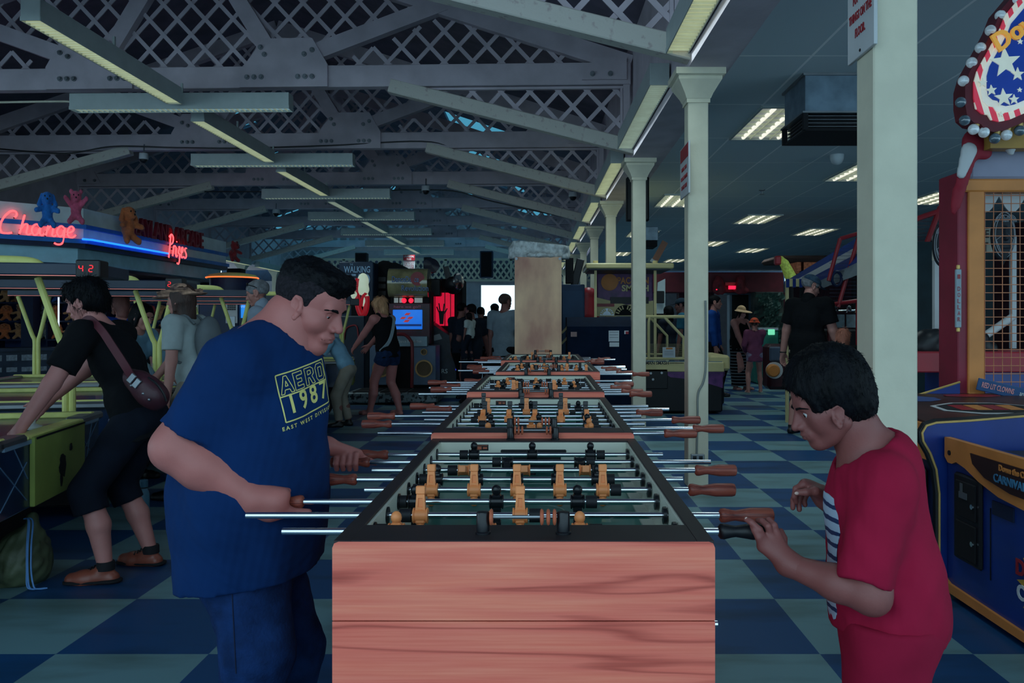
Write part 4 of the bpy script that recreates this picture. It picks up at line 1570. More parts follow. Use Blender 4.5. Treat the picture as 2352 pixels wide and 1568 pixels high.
# end guard
g0, g1 = P(1630, 851, 12.0), P(1677, 816, 12.0)
MB().bx(g0.x, g1.x, 12.0, 13.2, g0.z, g1.z, .03).build('end_guard', m_cream, t)
MB().bx(g0.x, g1.x - .08, 12.02, 13.18, .12, g0.z - .02, .03).build('end_panel', m_black, t)
MB().prism([(g0.x, .3), (g1.x - .08, .56), (g1.x - .08, .66), (g0.x, .66)], (0, 12.0, 0), (1, 0, 0), (0, 0, 1), (0, .02, 0)).build('end_graphic', m_purple, t)
# net frames: perforated yellow rails
for yy in (y0, y0 + 1.6):
    b = MB()
    f = lambda px, py: P(px, py, y0) + V(0, yy - y0, 0)
    pl = [f(1490, 826), f(1490, 740), f(1492, 728), f(1500, 727), f(1525, 727), f(1570, 775), f(1570, 820)]
    b.rings(pl, .022, 8)
    b.rings([f(1480, 727), f(1575, 727)], .022, 8)
    b.rings([f(1480, 823), f(1575, 823)], .018, 8)
    b.build('net_frame', m_cream, t)
b = MB()
x0, x1, z0, z1 = P(1492, 0, y0).x, P(1570, 0, y0).x, P(0, 823, y0).z, P(0, 790, y0).z
for i in range(25): b.bx(x0 + (x1 - x0) * i / 24 - .002, x0 + (x1 - x0) * i / 24 + .002, y0 - .002, y0 + .002, z0, z1)
for i in range(9): b.bx(x0, x1, y0 - .002, y0 + .002, z0 + (z1 - z0) * i / 8 - .002, z0 + (z1 - z0) * i / 8 + .002)
b.build('net', M('net_tan', (150, 140, 110), .7), t)
b = pr(MB(), 1522, 797, 1551, 821, y0 - .03, .008).build('warning_card', m_paper, t)
q = pr(MB(), 1530, 798, 1545, 802, y0 - .034, .004)
q.build('warning_mark', m_orange2, b)
q = MB()
for i in range(3): pr(q, 1526, 806 + i * 4, 1547, 807 + i * 4, y0 - .034, .004)
q.build('print_line', M('grey_print', (120, 128, 134)), b)
# canopy on two thin posts
p0, p1 = P(1345, 617, 12.5), P(1546, 605, 12.5)
MB().bx(p0.x, p1.x, 12.4, 13.6, p0.z, p1.z, .015).build('canopy', m_cream, t)
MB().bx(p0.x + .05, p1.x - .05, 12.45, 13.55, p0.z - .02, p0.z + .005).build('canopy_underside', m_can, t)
for px in (1368, 1505):
    q = P(px, 0, 12.6).x
    MB().bx(q - .02, q + .02, 12.6, 12.64, .7, p0.z).build('canopy_post', m_cream, t)
    MB().cyl(V(q, 12.6, p1.z), V(q, 12.6, p1.z + .05), .04, n=10).build('canopy_knob', m_cream, t)
# backboard
Z = 13.5
bb = pr(MB(), 1371, 622, 1500, 726, Z, .12, .02).build('backboard', m_purple, t)
q = MB()
q.prism([(P(1371, 0, Z).x, P(0, 726, Z).z), (P(1500, 0, Z).x, P(0, 726, Z).z), (P(1500, 0, Z).x, P(0, 690, Z).z), (P(1440, 0, Z).x, P(0, 700, Z).z), (P(1371, 0, Z).x, P(0, 683, Z).z)], (0, Z - .02, 0), (1, 0, 0), (0, 0, 1), (0, .02, 0))
q.build('yellow_swoosh', m_cream, bb)
q = MB()
q.cyl(P(1400, 648, Z - .03), P(1400, 648, Z), .14, n=20)
q.build('round_emblem', m_orange2, bb)
ptext('lettering', 'PAC-MAN', 1418, 636, 1490, 652, Z - .03, m_orange2, bb, off=.03)
ptext('lettering', 'SMASH', 1428, 654, 1490, 669, Z - .03, m_cream, bb, off=.03)
pr(MB(), 1402, 682, 1490, 697, Z - .03, .03).build('score_window', m_black, bb)
pr(MB(), 1371, 697, 1411, 704, Z - .03, .03).build('red_band', m_red2, bb)
for px, r, m in ((1436, 24, m_matte), (1394, 16, M('dial_silver', (150, 160, 170), .3, metal=.5))):
    q = MB()
    cc = P(px, 724, Z - .03)
    pl = [(math.cos(k * PI / 20) * r * S_ if False else math.cos(k * PI / 20) * r / F * Z, math.sin(k * PI / 20) * r / F * Z) for k in range(21)]
    q.prism(pl, cc, (1, 0, 0), (0, 0, 1), (0, .03, 0))
    d = q.build('dial', m, bb)
    q = MB()
    for k in range(1, 10):
        a_ = k * PI / 10
        u = V(math.cos(a_), 0, math.sin(a_))
        q.bar(cc + u * (r * .6 / F * Z) - V(0, .004, 0), cc + u * (r * .95 / F * Z) - V(0, .004, 0), .006, .02)
    q.build('dial_mark', m_cream, d)

# ------------------------------------------------------------------ dance game
Z = 14.2
t = thing('dance_game', 'dance game with a lit blue screen, two round speakers and a worn silver stage', 'arcade game', P(935, 912, Z))
a, c = P(897, 900, Z), P(986, 683, Z)
b = MB().bx(a.x, c.x, Z + .02, Z + .6, .12, P(0, 700, Z).z + .25, .01)
b.build('cabinet', m_matte, t)
q = MB()
x0, x1 = P(895, 0, Z).x, P(985, 0, Z).x
zc, rr = P(0, 650, Z).z, 33 / F * Z
pts = [(Z - .05 - .18 * math.cos(k * PI / 8), zc + rr * math.sin(k * PI / 8)) for k in range(-4, 5)] + [(Z + .3, zc + rr), (Z + .3, zc - rr)]
q.prism(pts, (x0, 0, 0), (0, 1, 0), (0, 0, 1), (x1 - x0, 0, 0))
mq = q.build('marquee', M('marquee_tan', (140, 132, 96), .15, var=.25, scale=6, coat=.8), t)
ptext('lettering', 'DanceDance', 900, 634, 962, 648, Z - .245, M('letter_blue', (30, 80, 130), .3), mq, off=.02)
ptext('lettering', 'Revolution', 922, 655, 984, 668, Z - .245, M('letter_blue', (30, 80, 130)), mq, off=.02)
q = MB().cyl(P(959, 640, Z - .238), P(959, 640, Z - .2), .12, n=18)
q.build('emblem_disc', m_red2, mq)
b = pr(MB(), 893, 696, 988, 790, Z - .1, .14, .01).build('screen_bezel', M('bezel_maroon', (84, 24, 46), .4, col2=(30, 16, 30), scale=3), t)
sc_ = pr(MB(), 902, 711, 970, 756, Z - .11, .02, .01).build('screen', M('screen_blue', (30, 110, 220), .2, emit=.75, col2=(40, 130, 235)), b)
q = MB()
for x, yy, w, h in ((936, 721, 14, 5), (926, 730, 13, 6), (942, 730, 14, 6), (934, 737, 14, 5)):
    o = P(x, yy, Z - .115)
    q.prism([(-.06, -.02), (.02, -.02), (.06, .02), (-.02, .02)], o, (1, 0, 0), (0, 0, 1), (0, .004, 0))
q.build('screen_emblem', M('screen_red', (190, 60, 60), .3, emit=.5), sc_)
pr(MB(), 904, 744, 968, 749, Z - .115, .005).build('screen_stripe', M('screen_navy', (16, 60, 140), .3, emit=.3), sc_)
ptext('lettering', 'here we go!!', 905, 701, 966, 709, Z - .105, M('letter_rose', (150, 70, 96), .4, emit=.2), b)
p = pr(MB(), 893, 772, 982, 796, Z - .2, .2, .01).build('control_panel', M('panel_silver', (120, 140, 150), .35, metal=.4), t)
ptext('lettering', 'Dance Revolution', 914, 780, 968, 787, Z - .21, m_paper, p, off=.01)
for px in (876, 974):
    sp = pr(MB(), px - 27, 793, px + 27, 884, Z - .12, .55, .01).build('speaker_box', M('speaker_grey', (96, 116, 140), .5, var=.1), t)
    for (dy, r) in ((846, 20), (808, 7.5)):
        cc = P(px, dy, Z - .12)
        R_ = r / F * Z
        MB().lathe([(R_ * .8, 0), (R_ * .82, .03), (R_, .03), (R_, .0)], cc, (0, -1, 0), 28).build('speaker_ring', M('ring_gold', (190, 150, 96), .4, metal=.2), sp)
        MB().lathe([(R_ * .8, .0), (R_ * .79, .02), (R_ * .4, .012), (0, .01)], cc, (0, -1, 0), 24).build('speaker_cone', M('cone_tan', (110, 92, 70), .8, bump=.4, bscale=120), sp)
b = MB()
x0, x1 = P(800, 0, 13.4).x, P(1008, 0, 13.4).x
b.bx(x0, x1, 13.2, 14.1, .03, .2, .02)
st = b.build('stage', M('stage_silver', (120, 134, 140), .4, metal=.3, col2=(30, 36, 44), scale=16, ramp=(.42, .5)), t)
q = MB()
for i in range(3):
    for j in range(2):
        q.bx(x0 + .1 + i * .45, x0 + .5 + i * .45, 13.28 + j * .4, 13.64 + j * .4, .2, .21)
q.build('stage_pad', m_matte, st)
b = MB()
f = lambda px, py: P(px, py, 13.7)
b.rings(bez([f(866, 890), f(868, 820), f(878, 790), f(905, 770), f(928, 768), f(942, 780), f(947, 800), f(946, 890)], 5), .028, 10)
b.build('grab_rail', M('rail_red', (120, 34, 40), .4), t)
q = MB()
for i, (x0_, x1_) in enumerate(((905, 914), (917, 925), (952, 970))): pr(q, x0_, 684, x1_, 695, Z - .06, .03)
q.build('lamp_panel', M('lamp_white', (170, 180, 176), .4, emit=.25), t)
q = MB()
for x in (928, 944): q.sph(P(x, 690, Z - .06), .045, 10, 6)
q.build('red_lamp', M('lamp_red', (255, 40, 70), .4, emit=1.2), t)

# ------------------------------------------------------------------ zombie shooter with backlit red side, tall black parts
t = thing('shooter_cabinet', 'black shooter cabinet with a backlit red panel showing a dark hand', 'arcade game', P(1030, 890, 15.5))
Z = 15.6
pr(MB(), 985, 640, 1062, 892, Z + .05, .8, .02).build('body', m_matte, t)
b = pr(MB(), 990, 672, 1043, 748, Z, .05).build('lit_panel', M('lit_red', (220, 20, 60), .5, emit=.75, col2=(120, 8, 30), scale=3), t)
q = MB()
cc = P(1014, 722, Z - .015)
k = Z / F
q.prism([(-4 * k, -22 * k), (4 * k, -22 * k), (6 * k, 0), (7 * k, 8 * k), (-7 * k, 8 * k), (-6 * k, 0)], cc, (1, 0, 0), (0, 0, 1), (0, .012, 0))
for x, h, dx in ((-6, 12, -5), (-3, 20, -3), (0.5, 22, 0), (4, 19, 2), (7, 8, 6)):
    q.bar(cc + V(x * k, .006, (2 if x == 7 else 6) * k), cc + V((x + dx) * k, .006, (6 + h) * k), .012, 2.6 * k)
q.build('hand_silhouette', m_black, b)
q = MB()
for x in (998, 1021, 1034): pr(q, x, 668, x + 1.6, 750, Z - .02, .02)
q.build('panel_bar', m_black, t)
pr(MB(), 984, 640, 1012, 680, Z - .2, .5, .02).build('light_box', m_black, t)
q = MB()
q.lathe([(.02, 0), (.16, .1), (.17, .16), (.1, .22), (0, .24)], P(1040, 652, 15.2), (.2, -1, -.2))
q.build('spot_lamp', m_black, t)
q = MB().lathe([(.16, .0), (.15, .03), (.05, .05), (0, .05)], P(1052, 646, 15.0), (.9, -.5, .1))
q.build('reflector', m_chrome, t)
MB().lathe([(.02, 0), (.14, .06), (.15, .12), (0, .14)], P(988, 616, 15.0), (.3, -.8, .4)).build('mirror_lamp', m_chrome, t)
MB().bar(P(1030, 640, 15.3), P(1024, 612, 15.3), .1, .1).build('lamp_arm', m_black, t)
# slanted driving game beside it
t = thing('rider_game', 'dark slanted arcade ride with a pale graphic and coloured edge light', 'arcade game', P(1040, 890, 15))
b = MB()
f = lambda px, py: P(px, py, 14.9)
a = [f(985, 892), f(1046, 892), f(1046, 800), f(1034, 772), f(985, 738)]
b.prism([(p.x, p.z) for p in a], (0, 14.9, 0), (1, 0, 0), (0, 0, 1), (0, .7, 0))
bd_ = b.build('body', M('ride_dark', (30, 46, 66), .4, col2=(14, 22, 36), scale=5), t)
q = MB()
a = [f(990, 772), f(1010, 766), f(1016, 778), f(992, 784)]
q.prism([(p.x, p.z) for p in a], (0, 14.885, 0), (1, 0, 0), (0, 0, 1), (0, .02, 0))
q.build('pale_graphic', m_paper, bd_)
ptext('lettering', 'RS', 1014, 847, 1028, 857, 14.885, m_bl, bd_, off=.01)
q = MB().rings([f(1047, 796), f(1052, 796), f(1050, 812)], .02, 6)
q.build('edge_light', M('edge_pink', (255, 70, 90), .4, emit=1.6), t)
q = MB().rings([f(1047, 800), f(1050, 830), f(1048, 850)], .014, 6)
q.build('edge_light', M('edge_blue', (60, 70, 255), .4, emit=1.3), t)

# ------------------------------------------------------------------ the walking dead cabinet
Z = 16.5
t = thing('zombie_game', 'tall dark cabinet with THE WALKING DEAD lettering behind the big man', 'arcade game', P(820, 900, Z))
pr(MB(), 778, 601, 858, 900, Z, .5, .02).build('body', M('poster_blue', (22, 48, 74), .5, var=.2), t)
mt = M('letter_grey', (120, 160, 190), .5, emit=.12)
ptext('lettering', 'THE', 803, 605, 811, 609, Z - .02, mt, t)
ptext('lettering', 'WALKING', 790, 611, 850, 626, Z - .02, mt, t, off=.02)
ptext('lettering', 'DEAD', 790, 629, 850, 654, Z - .02, mt, t, off=.02)
t = thing('ring_light_sign', 'glowing pale and red ring shaped sign on a dark cabinet', 'lit sign', P(830, 700, 15.4))
b = MB()
f = lambda px, py: P(px, py, 15.4)
b.rings(bez([f(824, 640), f(820, 655), f(820, 680), f(823, 705), f(830, 722), f(838, 718), f(842, 700), f(842, 680)], 5), .055, 10)
b.rings([f(840, 672), f(828, 702)], .05, 8)
b.build('red_ring', M('ring_red', (190, 30, 44), .4, emit=.25), t)
s = SDF()
s.el(f(834, 646), (.11, .06, .16), k=.03).el(f(834, 664), (.12, .06, .12), k=.03).el(f(815, 676), (.08, .07, .1), k=.02).el(f(840, 690), (.07, .05, .16), k=.02)
sdf_obj('pale_shape', s, .02, M('pale_glow', (205, 222, 196), .5, emit=.45), t)
pr(MB(), 806, 690, 856, 910, 15.75, .6, .02).build('dark_stand', m_matte, t)
t = thing('curved_top_game', 'black cabinet with an arched scalloped top behind the dance game', 'arcade game', P(885, 900, 17))
b = MB()
f = lambda px, py: P(px, py, 17)
a = [f(858, 900), f(935, 900), f(935, 630), f(927, 612), f(915, 606), f(908, 602), f(898, 604), f(890, 599), f(880, 598), f(870, 602), f(862, 612), f(858, 622)]
b.prism([(p.x, p.z) for p in a], (0, 17, 0), (1, 0, 0), (0, 0, 1), (0, .7, 0))
b.build('body', m_matte, t)
q = MB()
for i in range(4): pr(q, 866, 636 + i * 16, 886, 646 + i * 16, 16.97, .03)
q.build('vent_panel', m_black, t)
# a dark low cabinet behind the child
t = thing('game_cabinet', 'plain dark cabinet with a rounded red trim behind the leaning child', 'arcade game', P(810, 905, 14.8))
pr(MB(), 778, 725, 838, 905, 15.0, .7, .02).build('body', M('cabinet_slate', (24, 40, 58), .5), t)
q = MB().rings(bez([P(790, 780, 14.98), P(794, 757, 14.98), P(806, 748, 14.98), P(820, 751, 14.98), P(824, 790, 14.98)], 5), .015, 6)
q.build('trim_tube', m_red2, t)
# universal rule sign and hanging boxes on the far wall
t = thing('rule_sign', 'white and red universal rule sign on the far lattice wall', 'sign', P(940, 620, 30))
pr(MB(), 926, 585, 953, 618, 30, .03).build('board', m_paper, t)
pr(MB(), 926, 585, 953, 598, 29.98, .02).build('red_band', m_red2, t)
ptext('lettering', 'UNIVERSAL\nRULE', 928, 586.5, 951, 597, 29.96, m_paper, t, off=.01)
for i, s in enumerate(('HAVING WON', 'OR PLAY', 'WINNER', 'NEXT GAME')): ptext('lettering', s, 928, 600 + i * 4.4, 951, 603 + i * 4.4, 29.98, m_red2, t, off=.01)
MB().bar(P(939, 585, 30.02), P(939, 560, 30.02), .02, .02).build('hanger', m_steel, t)
for i, (x0, y0_, x1, y1, d) in enumerate(((1102, 576, 1132, 638, 'tall dark blue speaker panel hung beside the bright exit'), (815, 580, 842, 601, 'dark square air unit hung above the walking dead cabinet'), (973, 590, 990, 602, 'small dark box hung over the dance game'))):
    Z = 28 + i
    t = thing('hanging_box', d, 'wall unit', P(x0, y1, Z))
    pr(MB(), x0, y0_, x1, y1, Z, .35, .02).build('casing', M('casing_%d' % i, ((30, 56, 84), (24, 28, 36), (20, 24, 34))[i], .6, var=.2, scale=6), t)
    pr(MB(), x0 + 3, y0_ + 3, x1 - 3, y1 - 3, Z - .02, .03).build('grille', m_matte, t)
    MB().bar(P((x0 + x1) / 2, y0_, Z + .1), P((x0 + x1) / 2, y0_ - 14, Z + .1), .12, .12).build('hanger', m_steel, t)

# ------------------------------------------------------------------ carnival ball machines beside the boy
m_gold = M('gold_piping', (206, 170, 100), .4, metal=.3)
t = thing('carnival_game', 'blue and orange carnival ball game with two black coin doors beside the boy', 'arcade game', (2.4, 3.4, 0))
ft = MB().bx(1.98, 2.02, 2.55, 3.99, .04, .78, .004)
fp = ft.build('front_panel', m_blue, t)
MB().bx(2.02, 3.4, 2.55, 3.99, .04, .7).build('body', m_navy, t)
b = MB()
pts = [(3.985, .79), (3.99, .6), (3.9, .585), (3.78, .58), (3.66, .56), (3.5, .5), (3.3, .48), (2.55, .48), (2.55, .79)]
pts = [(3.97, .785), (3.97, .69), (3.94, .665), (3.9, .665), (3.86, .68), (3.78, .665), (3.66, .625), (3.5, .59), (3.3, .575), (2.55, .575), (2.55, .785)]
b.prism(pts, (1.955, 0, 0), (0, 1, 0), (0, 0, 1), (.03, 0, 0))
ob = b.build('orange_band', m_orange2, t)
MB().cyl(V(1.95, 3.92, .715), V(1.957, 3.92, .715), .012, n=10).build('band_screw', m_black, ob)
b = MB().prism([(3.72, .745), (3.70, .70), (3.6, .655), (3.4, .625), (2.6, .62), (2.6, .745)], (1.948, 0, 0), (0, 1, 0), (0, 0, 1), (.01, 0, 0))
pq = b.build('plaque', M('plaque_brown', (44, 22, 24), .4), ob)
text('lettering', 'Down the CLOWN', .036, (1.945, 3.33, .722), (0, -1, 0), (0, 0, 1), m_orange2, pq, ext=.002, off=.001)
text('lettering', 'CARNIVAL CLASSIC', .05, (1.945, 3.3, .672), (0, -1, 0), (0, 0, 1), M('letter_cyan', (70, 130, 170), .4), pq, ext=.002, off=.0005)
dr = MB().bx(1.962, 1.985, 3.66, 3.9, .22, .63, .02).build('coin_door', m_black, t)
b = MB().bx(1.956, 1.965, 3.69, 3.87, .43, .6, .008).bx(1.956, 1.965, 3.69, 3.87, .24, .41, .008)
b.build('door_plate', m_matte, dr)
b = MB()
for z in (.50, .33): b.cyl(V(1.948, 3.71, z), V(1.96, 3.71, z), .012, n=10)
b.build('lock', m_chrome, dr)
MB().bx(1.952, 1.958, 3.76, 3.83, .52, .55).build('coin_slot', m_steel, dr)
MB().bx(1.952, 1.958, 3.80, 3.82, .55, .59).build('coin_return', m_steel, dr)
MB().bx(1.972, 1.982, 3.42, 3.58, .5, .56).build('vent_patch', M('patch_dark', (14, 30, 60), .6), t)
b = MB().bx(1.976, 1.982, 3.6, 3.604, .2, .52)
b.build('panel_seam', m_black, t)
b = MB().prism([(2.55, .03), (3.97, .03), (3.99, .09), (3.95, .075), (2.55, .06)], (1.965, 0, 0), (0, 1, 0), (0, 0, 1), (.02, 0, 0))
b.build('kick_trim', m_orange2, t)
# starburst sticker with lettering
b = MB()
sp_ = []
for k in range(18):
    r = .16 if k % 2 == 0 else .085
    a_ = 2 * PI * k / 18
    sp_.append((3.2 + r * 1.2 * math.cos(a_), .27 + r * math.sin(a_)))
b.prism(sp_, (1.972, 0, 0), (0, 1, 0), (0, 0, 1), (.008, 0, 0))
sb = b.build('starburst_sticker', M('burst_yellow', (190, 150, 60), .5), t)
text('lettering', 'Down', .09, (1.968, 3.28, .325), (0, -1, 0), (0, 0, 1), m_red2, sb, ext=.002, off=.003)
text('lettering', 'CLOWN', .085, (1.968, 3.22, .225), (0, -1, 0), (0, 0, 1), m_paper, sb, ext=.002, off=.003)
# far side panel with gold piped profile
pf = [(2.02, .02), (1.955, .02), (1.945, .12), (1.945, .5), (1.93, .62), (1.9, .7), (1.865, .76), (1.86, .8), (1.88, .835), (1.93, .85), (2.1, .86), (2.4, .885), (2.8, .93), (3.4, .99), (3.4, .02)]
b = MB().prism(pf, (0, 4.0, 0), (1, 0, 0), (0, 0, 1), (0, .045, 0))
sp2 = b.build('side_panel', m_blue, t)
for yy in (4.0, 4.045):
    MB().rings([V(x, yy, z) for x, z in pf[1:-1]], .006, 6).build('gold_piping', m_gold, sp2)
MB().rings([V(x - .002, 4.022, z) for x, z in pf[1:-1]], .018, 6).build('edge_moulding', m_black, sp2)
MB().bx(2.15, 3.3, 3.0, 3.9, .7, .73, .01).build('ball_tray', m_black, t)

t = thing('carnival_game', 'caged carnival ball game with a striped star marquee and printed brown deck', 'arcade game', (2.8, 4.8, 0))
m_deck = M('deck_brown', (62, 34, 32), .4, var=.3, scale=6)
dk = MB().add([V(1.93, 4.06, .80), V(3.5, 4.06, .80), V(3.5, 5.1, .865), V(1.93, 5.1, .865), V(1.93, 4.06, .84), V(3.5, 4.06, .84), V(3.5, 5.1, .90), V(1.93, 5.1, .90)], [(3, 2, 1, 0), (4, 5, 6, 7), (0, 1, 5, 4), (1, 2, 6, 5), (2, 3, 7, 6), (3, 0, 4, 7)]).build('deck', m_deck, t)
b = MB()
zz = lambda y: .842 + (y - 4.06) * .0577


def dprint(pts, mat, nm, h=.003):
    q = MB()
    n = len(pts)
    q.add([V(x, y, zz(y)) for x, y in pts] + [V(x, y, zz(y) + h) for x, y in pts], [tuple(range(n, 2 * n))] + [(i, (i + 1) % n, n + (i + 1) % n, n + i) for i in range(n)])
    return q.build(nm, mat, dk)


o8 = lambda cx, cy, rx, ry: [(cx + rx * math.cos(PI / 8 + k * PI / 4), cy + ry * math.sin(PI / 8 + k * PI / 4)) for k in range(8)]
dprint(o8(2.45, 4.5, .3, .2), m_signw, 'deck_badge')
dprint(o8(2.45, 4.5, .27, .17), m_matte, 'deck_badge', .005)
for i, cc in enumerate((m_red2, m_orange2, m_red2, m_orange2)): dprint([(2.27 + i * .09, 4.42), (2.35 + i * .09, 4.42), (2.35 + i * .09, 4.58), (2.27 + i * .09, 4.58)], cc, 'badge_stripe', .007)
dprint(o8(2.2, 4.85, .16, .1), M('print_blue', (60, 80, 130), .5), 'deck_print')
dprint(o8(2.62, 4.98, .18, .05), m_red2, 'deck_print')
text('lettering', 'Tickets', .07, (2.1, 4.95, zz(4.95) + .004), (1, .0, 0), (0, 1, .0577), m_signw, dk, ext=.001, shear=.3)
MB().bx(1.95, 3.5, 4.08, 5.1, .05, .80).build('cabinet_base', m_navy, t)
MB().bx(1.92, 1.95, 4.06, 4.45, .65, .835, .004).build('corner_trim', m_orange2, t)
d2_ = MB().bx(1.925, 1.95, 4.12, 4.4, .2, .6, .02).build('coin_door', m_black, t)
b = MB()
for z in (.5, .3): b.cyl(V(1.91, 4.2, z), V(1.926, 4.2, z), .012, n=10)
b.build('lock', m_chrome, d2_)
Z = 5.1
pr(MB(), 2200, 395, 2225, 922, Z, .25, .006).build('cage_post', M('post_crimson', (130, 24, 50), .45, var=.12), t)
fr = pr(MB(), 2225, 435, 2262, 925, Z - .02, .07, .006).build('cage_frame', m_orange2, t)
pr(MB(), 2208, 410, 2420, 440, Z - .03, .1, .01).build('cage_beam', m_orange2, t)
pr(MB(), 2262, 918, 2420, 935, Z - .02, .07, .006).build('cage_sill', m_orange2, t)
b = MB()
for i in range(12):
    x = P(2262 + i * 20.2, 0, Z).x
    b.cyl(V(x, Z, P(0, 925, Z).z), V(x, Z, P(0, 440, Z).z), .0028, n=6)
for i in range(26):
    z = P(0, 449 + i * 18.6, Z).z
    b.cyl(V(P(2260, 0, Z).x, Z - .005, z), V(P(2470, 0, Z).x, Z - .005, z), .0028, n=6)
b.build('wire_mesh', M('wire_orange', (190, 120, 84), .5), t)
# interior
b = MB()
zc = P(0, 442, Z).z
pl = [(P(2262, 0, Z).x, zc + .03)]
for k in range(5):
    x0 = P(2250 + k * 62, 0, Z).x
    for j in range(9): pl.append((x0 + .165 * j / 8, zc - .015 - .1 * math.sin(PI * (j + .0) / 8)))
pl.append((pl[-1][0], zc + .03))
b.prism(pl, (0, Z + .08, 0), (1, 0, 0), (0, 0, 1), (0, .01, 0))
b.build('scalloped_valance', m_signw, t)
u_, v_ = V(.974, 0, -.225), V(.225, 0, .974)
o_ = P(2245, 881, 5.0)
rs = MB().box(o_ + u_ * .24, (.48, .012, .075), Matrix.Rotation(.227, 3, 'Y'), .003).build('rule_plate', M('plate_blue', (24, 70, 120), .4), t)
text('lettering', 'RED LIT CLOWNS', .046, o_ + u_ * .125 + V(0, -.008, 0), u_, v_, M('letter_pink', (226, 150, 150), .5), rs, ext=.001, off=.0008, sx=.55)
text('lettering', 'are WINNERS', .044, o_ + u_ * .345 + V(0, -.008, 0), u_, v_, M('letter_pale', (206, 206, 206), .5), rs, ext=.001, off=.0006, sx=.62)
b = MB()
f = lambda px, py: P(px, py, 5.08)
a = [f(2085, 915), f(2205, 878), f(2205, 930), f(2085, 955)]
b.prism([(p.x, p.z) for p in a], (0, 5.08, 0), (1, 0, 0), (0, 0, 1), (0, .03, 0))
q = b.build('side_board', m_blue, t)
MB().rings([f(2085, 914), f(2205, 877)], .007, 6).build('gold_piping', m_gold, q)
d = thing('dollar_sign_strip', 'narrow upright plate reading 1 DOLLAR on the crimson cage post', 'sign', P(2204, 755, Z))
pr(MB(), 2196, 618, 2209, 752, Z - .02, .02, .004).build('plate', M('plate_pale', (140, 156, 166), .4), d)
for i, s in enumerate('1 DOLLAR'):
    if s != ' ': ptext('lettering', s, 2199.5, 630 + i * 14, 2206, 640 + i * 14, Z - .025, m_red2, d, off=.01)
pr(MB(), 2199, 608, 2206, 618, Z - .02, .02, .004).build('finial', m_gold, d)
pr(MB(), 2199, 752, 2206, 762, Z - .02, .02, .004).build('finial', m_gold, d)
# header cloth and marquee
hd = pr(MB(), 2228, 335, 2440, 412, Z - .02, .12, .02).build('header_panel', M('header_lilac', (150, 150, 170), .8, var=.12, scale=2), t)
s = SDF()
f = lambda px, py, z=5.0: P(px, py, z)
s.rc(f(2232, 330), f(2196, 470), .055, .03, k=.02, fl=((0, 1, 0), .5)).rc(f(2240, 318), f(2262, 350), .06, .045, k=.03, fl=((0, 1, 0), .5)).rc(f(2200, 440), f(2190, 490), .03, .012, k=.02)
sdf_obj('red_drape', s, .012, M('drape_red', (140, 24, 44), .7), t)
s = SDF()
s.rc(f(2226, 345, 4.97), f(2208, 400, 4.97), .05, .03, k=.02, fl=((0, 1, 0), .5))
sdf_obj('white_drape', s, .012, m_signw, t)
s = SDF()
s.rc(f(2320, 330, 4.95), f(2322, 350, 4.95), .05, .02, k=.02)
sdf_obj('white_drape', s, .012, m_signw, t)
ZM = 4.8
shape = [(2352, -40), (2300, 22), (2285, 60), (2268, 92), (2248, 128), (2226, 168), (2217, 200), (2217, 240), (2222, 268), (2238, 282), (2254, 285), (2262, 298), (2282, 303), (2310, 298), (2352, 280), (2440, 250), (2480, 180), (2490, 60), (2440, -50)]


def mpts(sc, dy=0):
    cx, cy_ = 2352, 130
    return [((cx + (x - cx) * sc - VX) / F * ZM, H - ((cy_ + (y - cy_) * sc + dy) - VY) / F * ZM) for x, y in shape]


MW = MB().prism(mpts(1.0), (0, ZM, 0), (1, 0, 0), (0, 0, 1), (0, .14, 0)).build('marquee', M('marquee_maroon', (100, 20, 36), .45, var=.15), t)


def stripes():
    m, nt, b, tc = node_mat('marquee_stripes')
    wv = nt.nodes.new('ShaderNodeTexWave')
    wv.inputs['Scale'].default_value = 4.6
    wv.inputs['Distortion'].default_value = 0
    mp = nt.nodes.new('ShaderNodeMapping')
    mp.inputs['Rotation'].default_value = (0, .3, 0)
    nt.links.new(tc.outputs['Object'], mp.inputs['Vector'])
    nt.links.new(mp.outputs['Vector'], wv.inputs['Vector'])
    rp = nt.nodes.new('ShaderNodeValToRGB')
    rp.color_ramp.interpolation = 'CONSTANT'
    rp.color_ramp.elements[0].color = (*lin((216, 60, 84)), 1)
    rp.color_ramp.elements[1].position = .5
    rp.color_ramp.elements[1].color = (*lin((226, 220, 204)), 1)
    nt.links.new(wv.outputs['Fac'], rp.inputs['Fac'])
    nt.links.new(rp.outputs['Color'], b.inputs['Base Color'])
    nt.links.new(rp.outputs['Color'], b.inputs['Emission Color'])
    b.inputs['Emission Strength'].default_value = .3
    return m


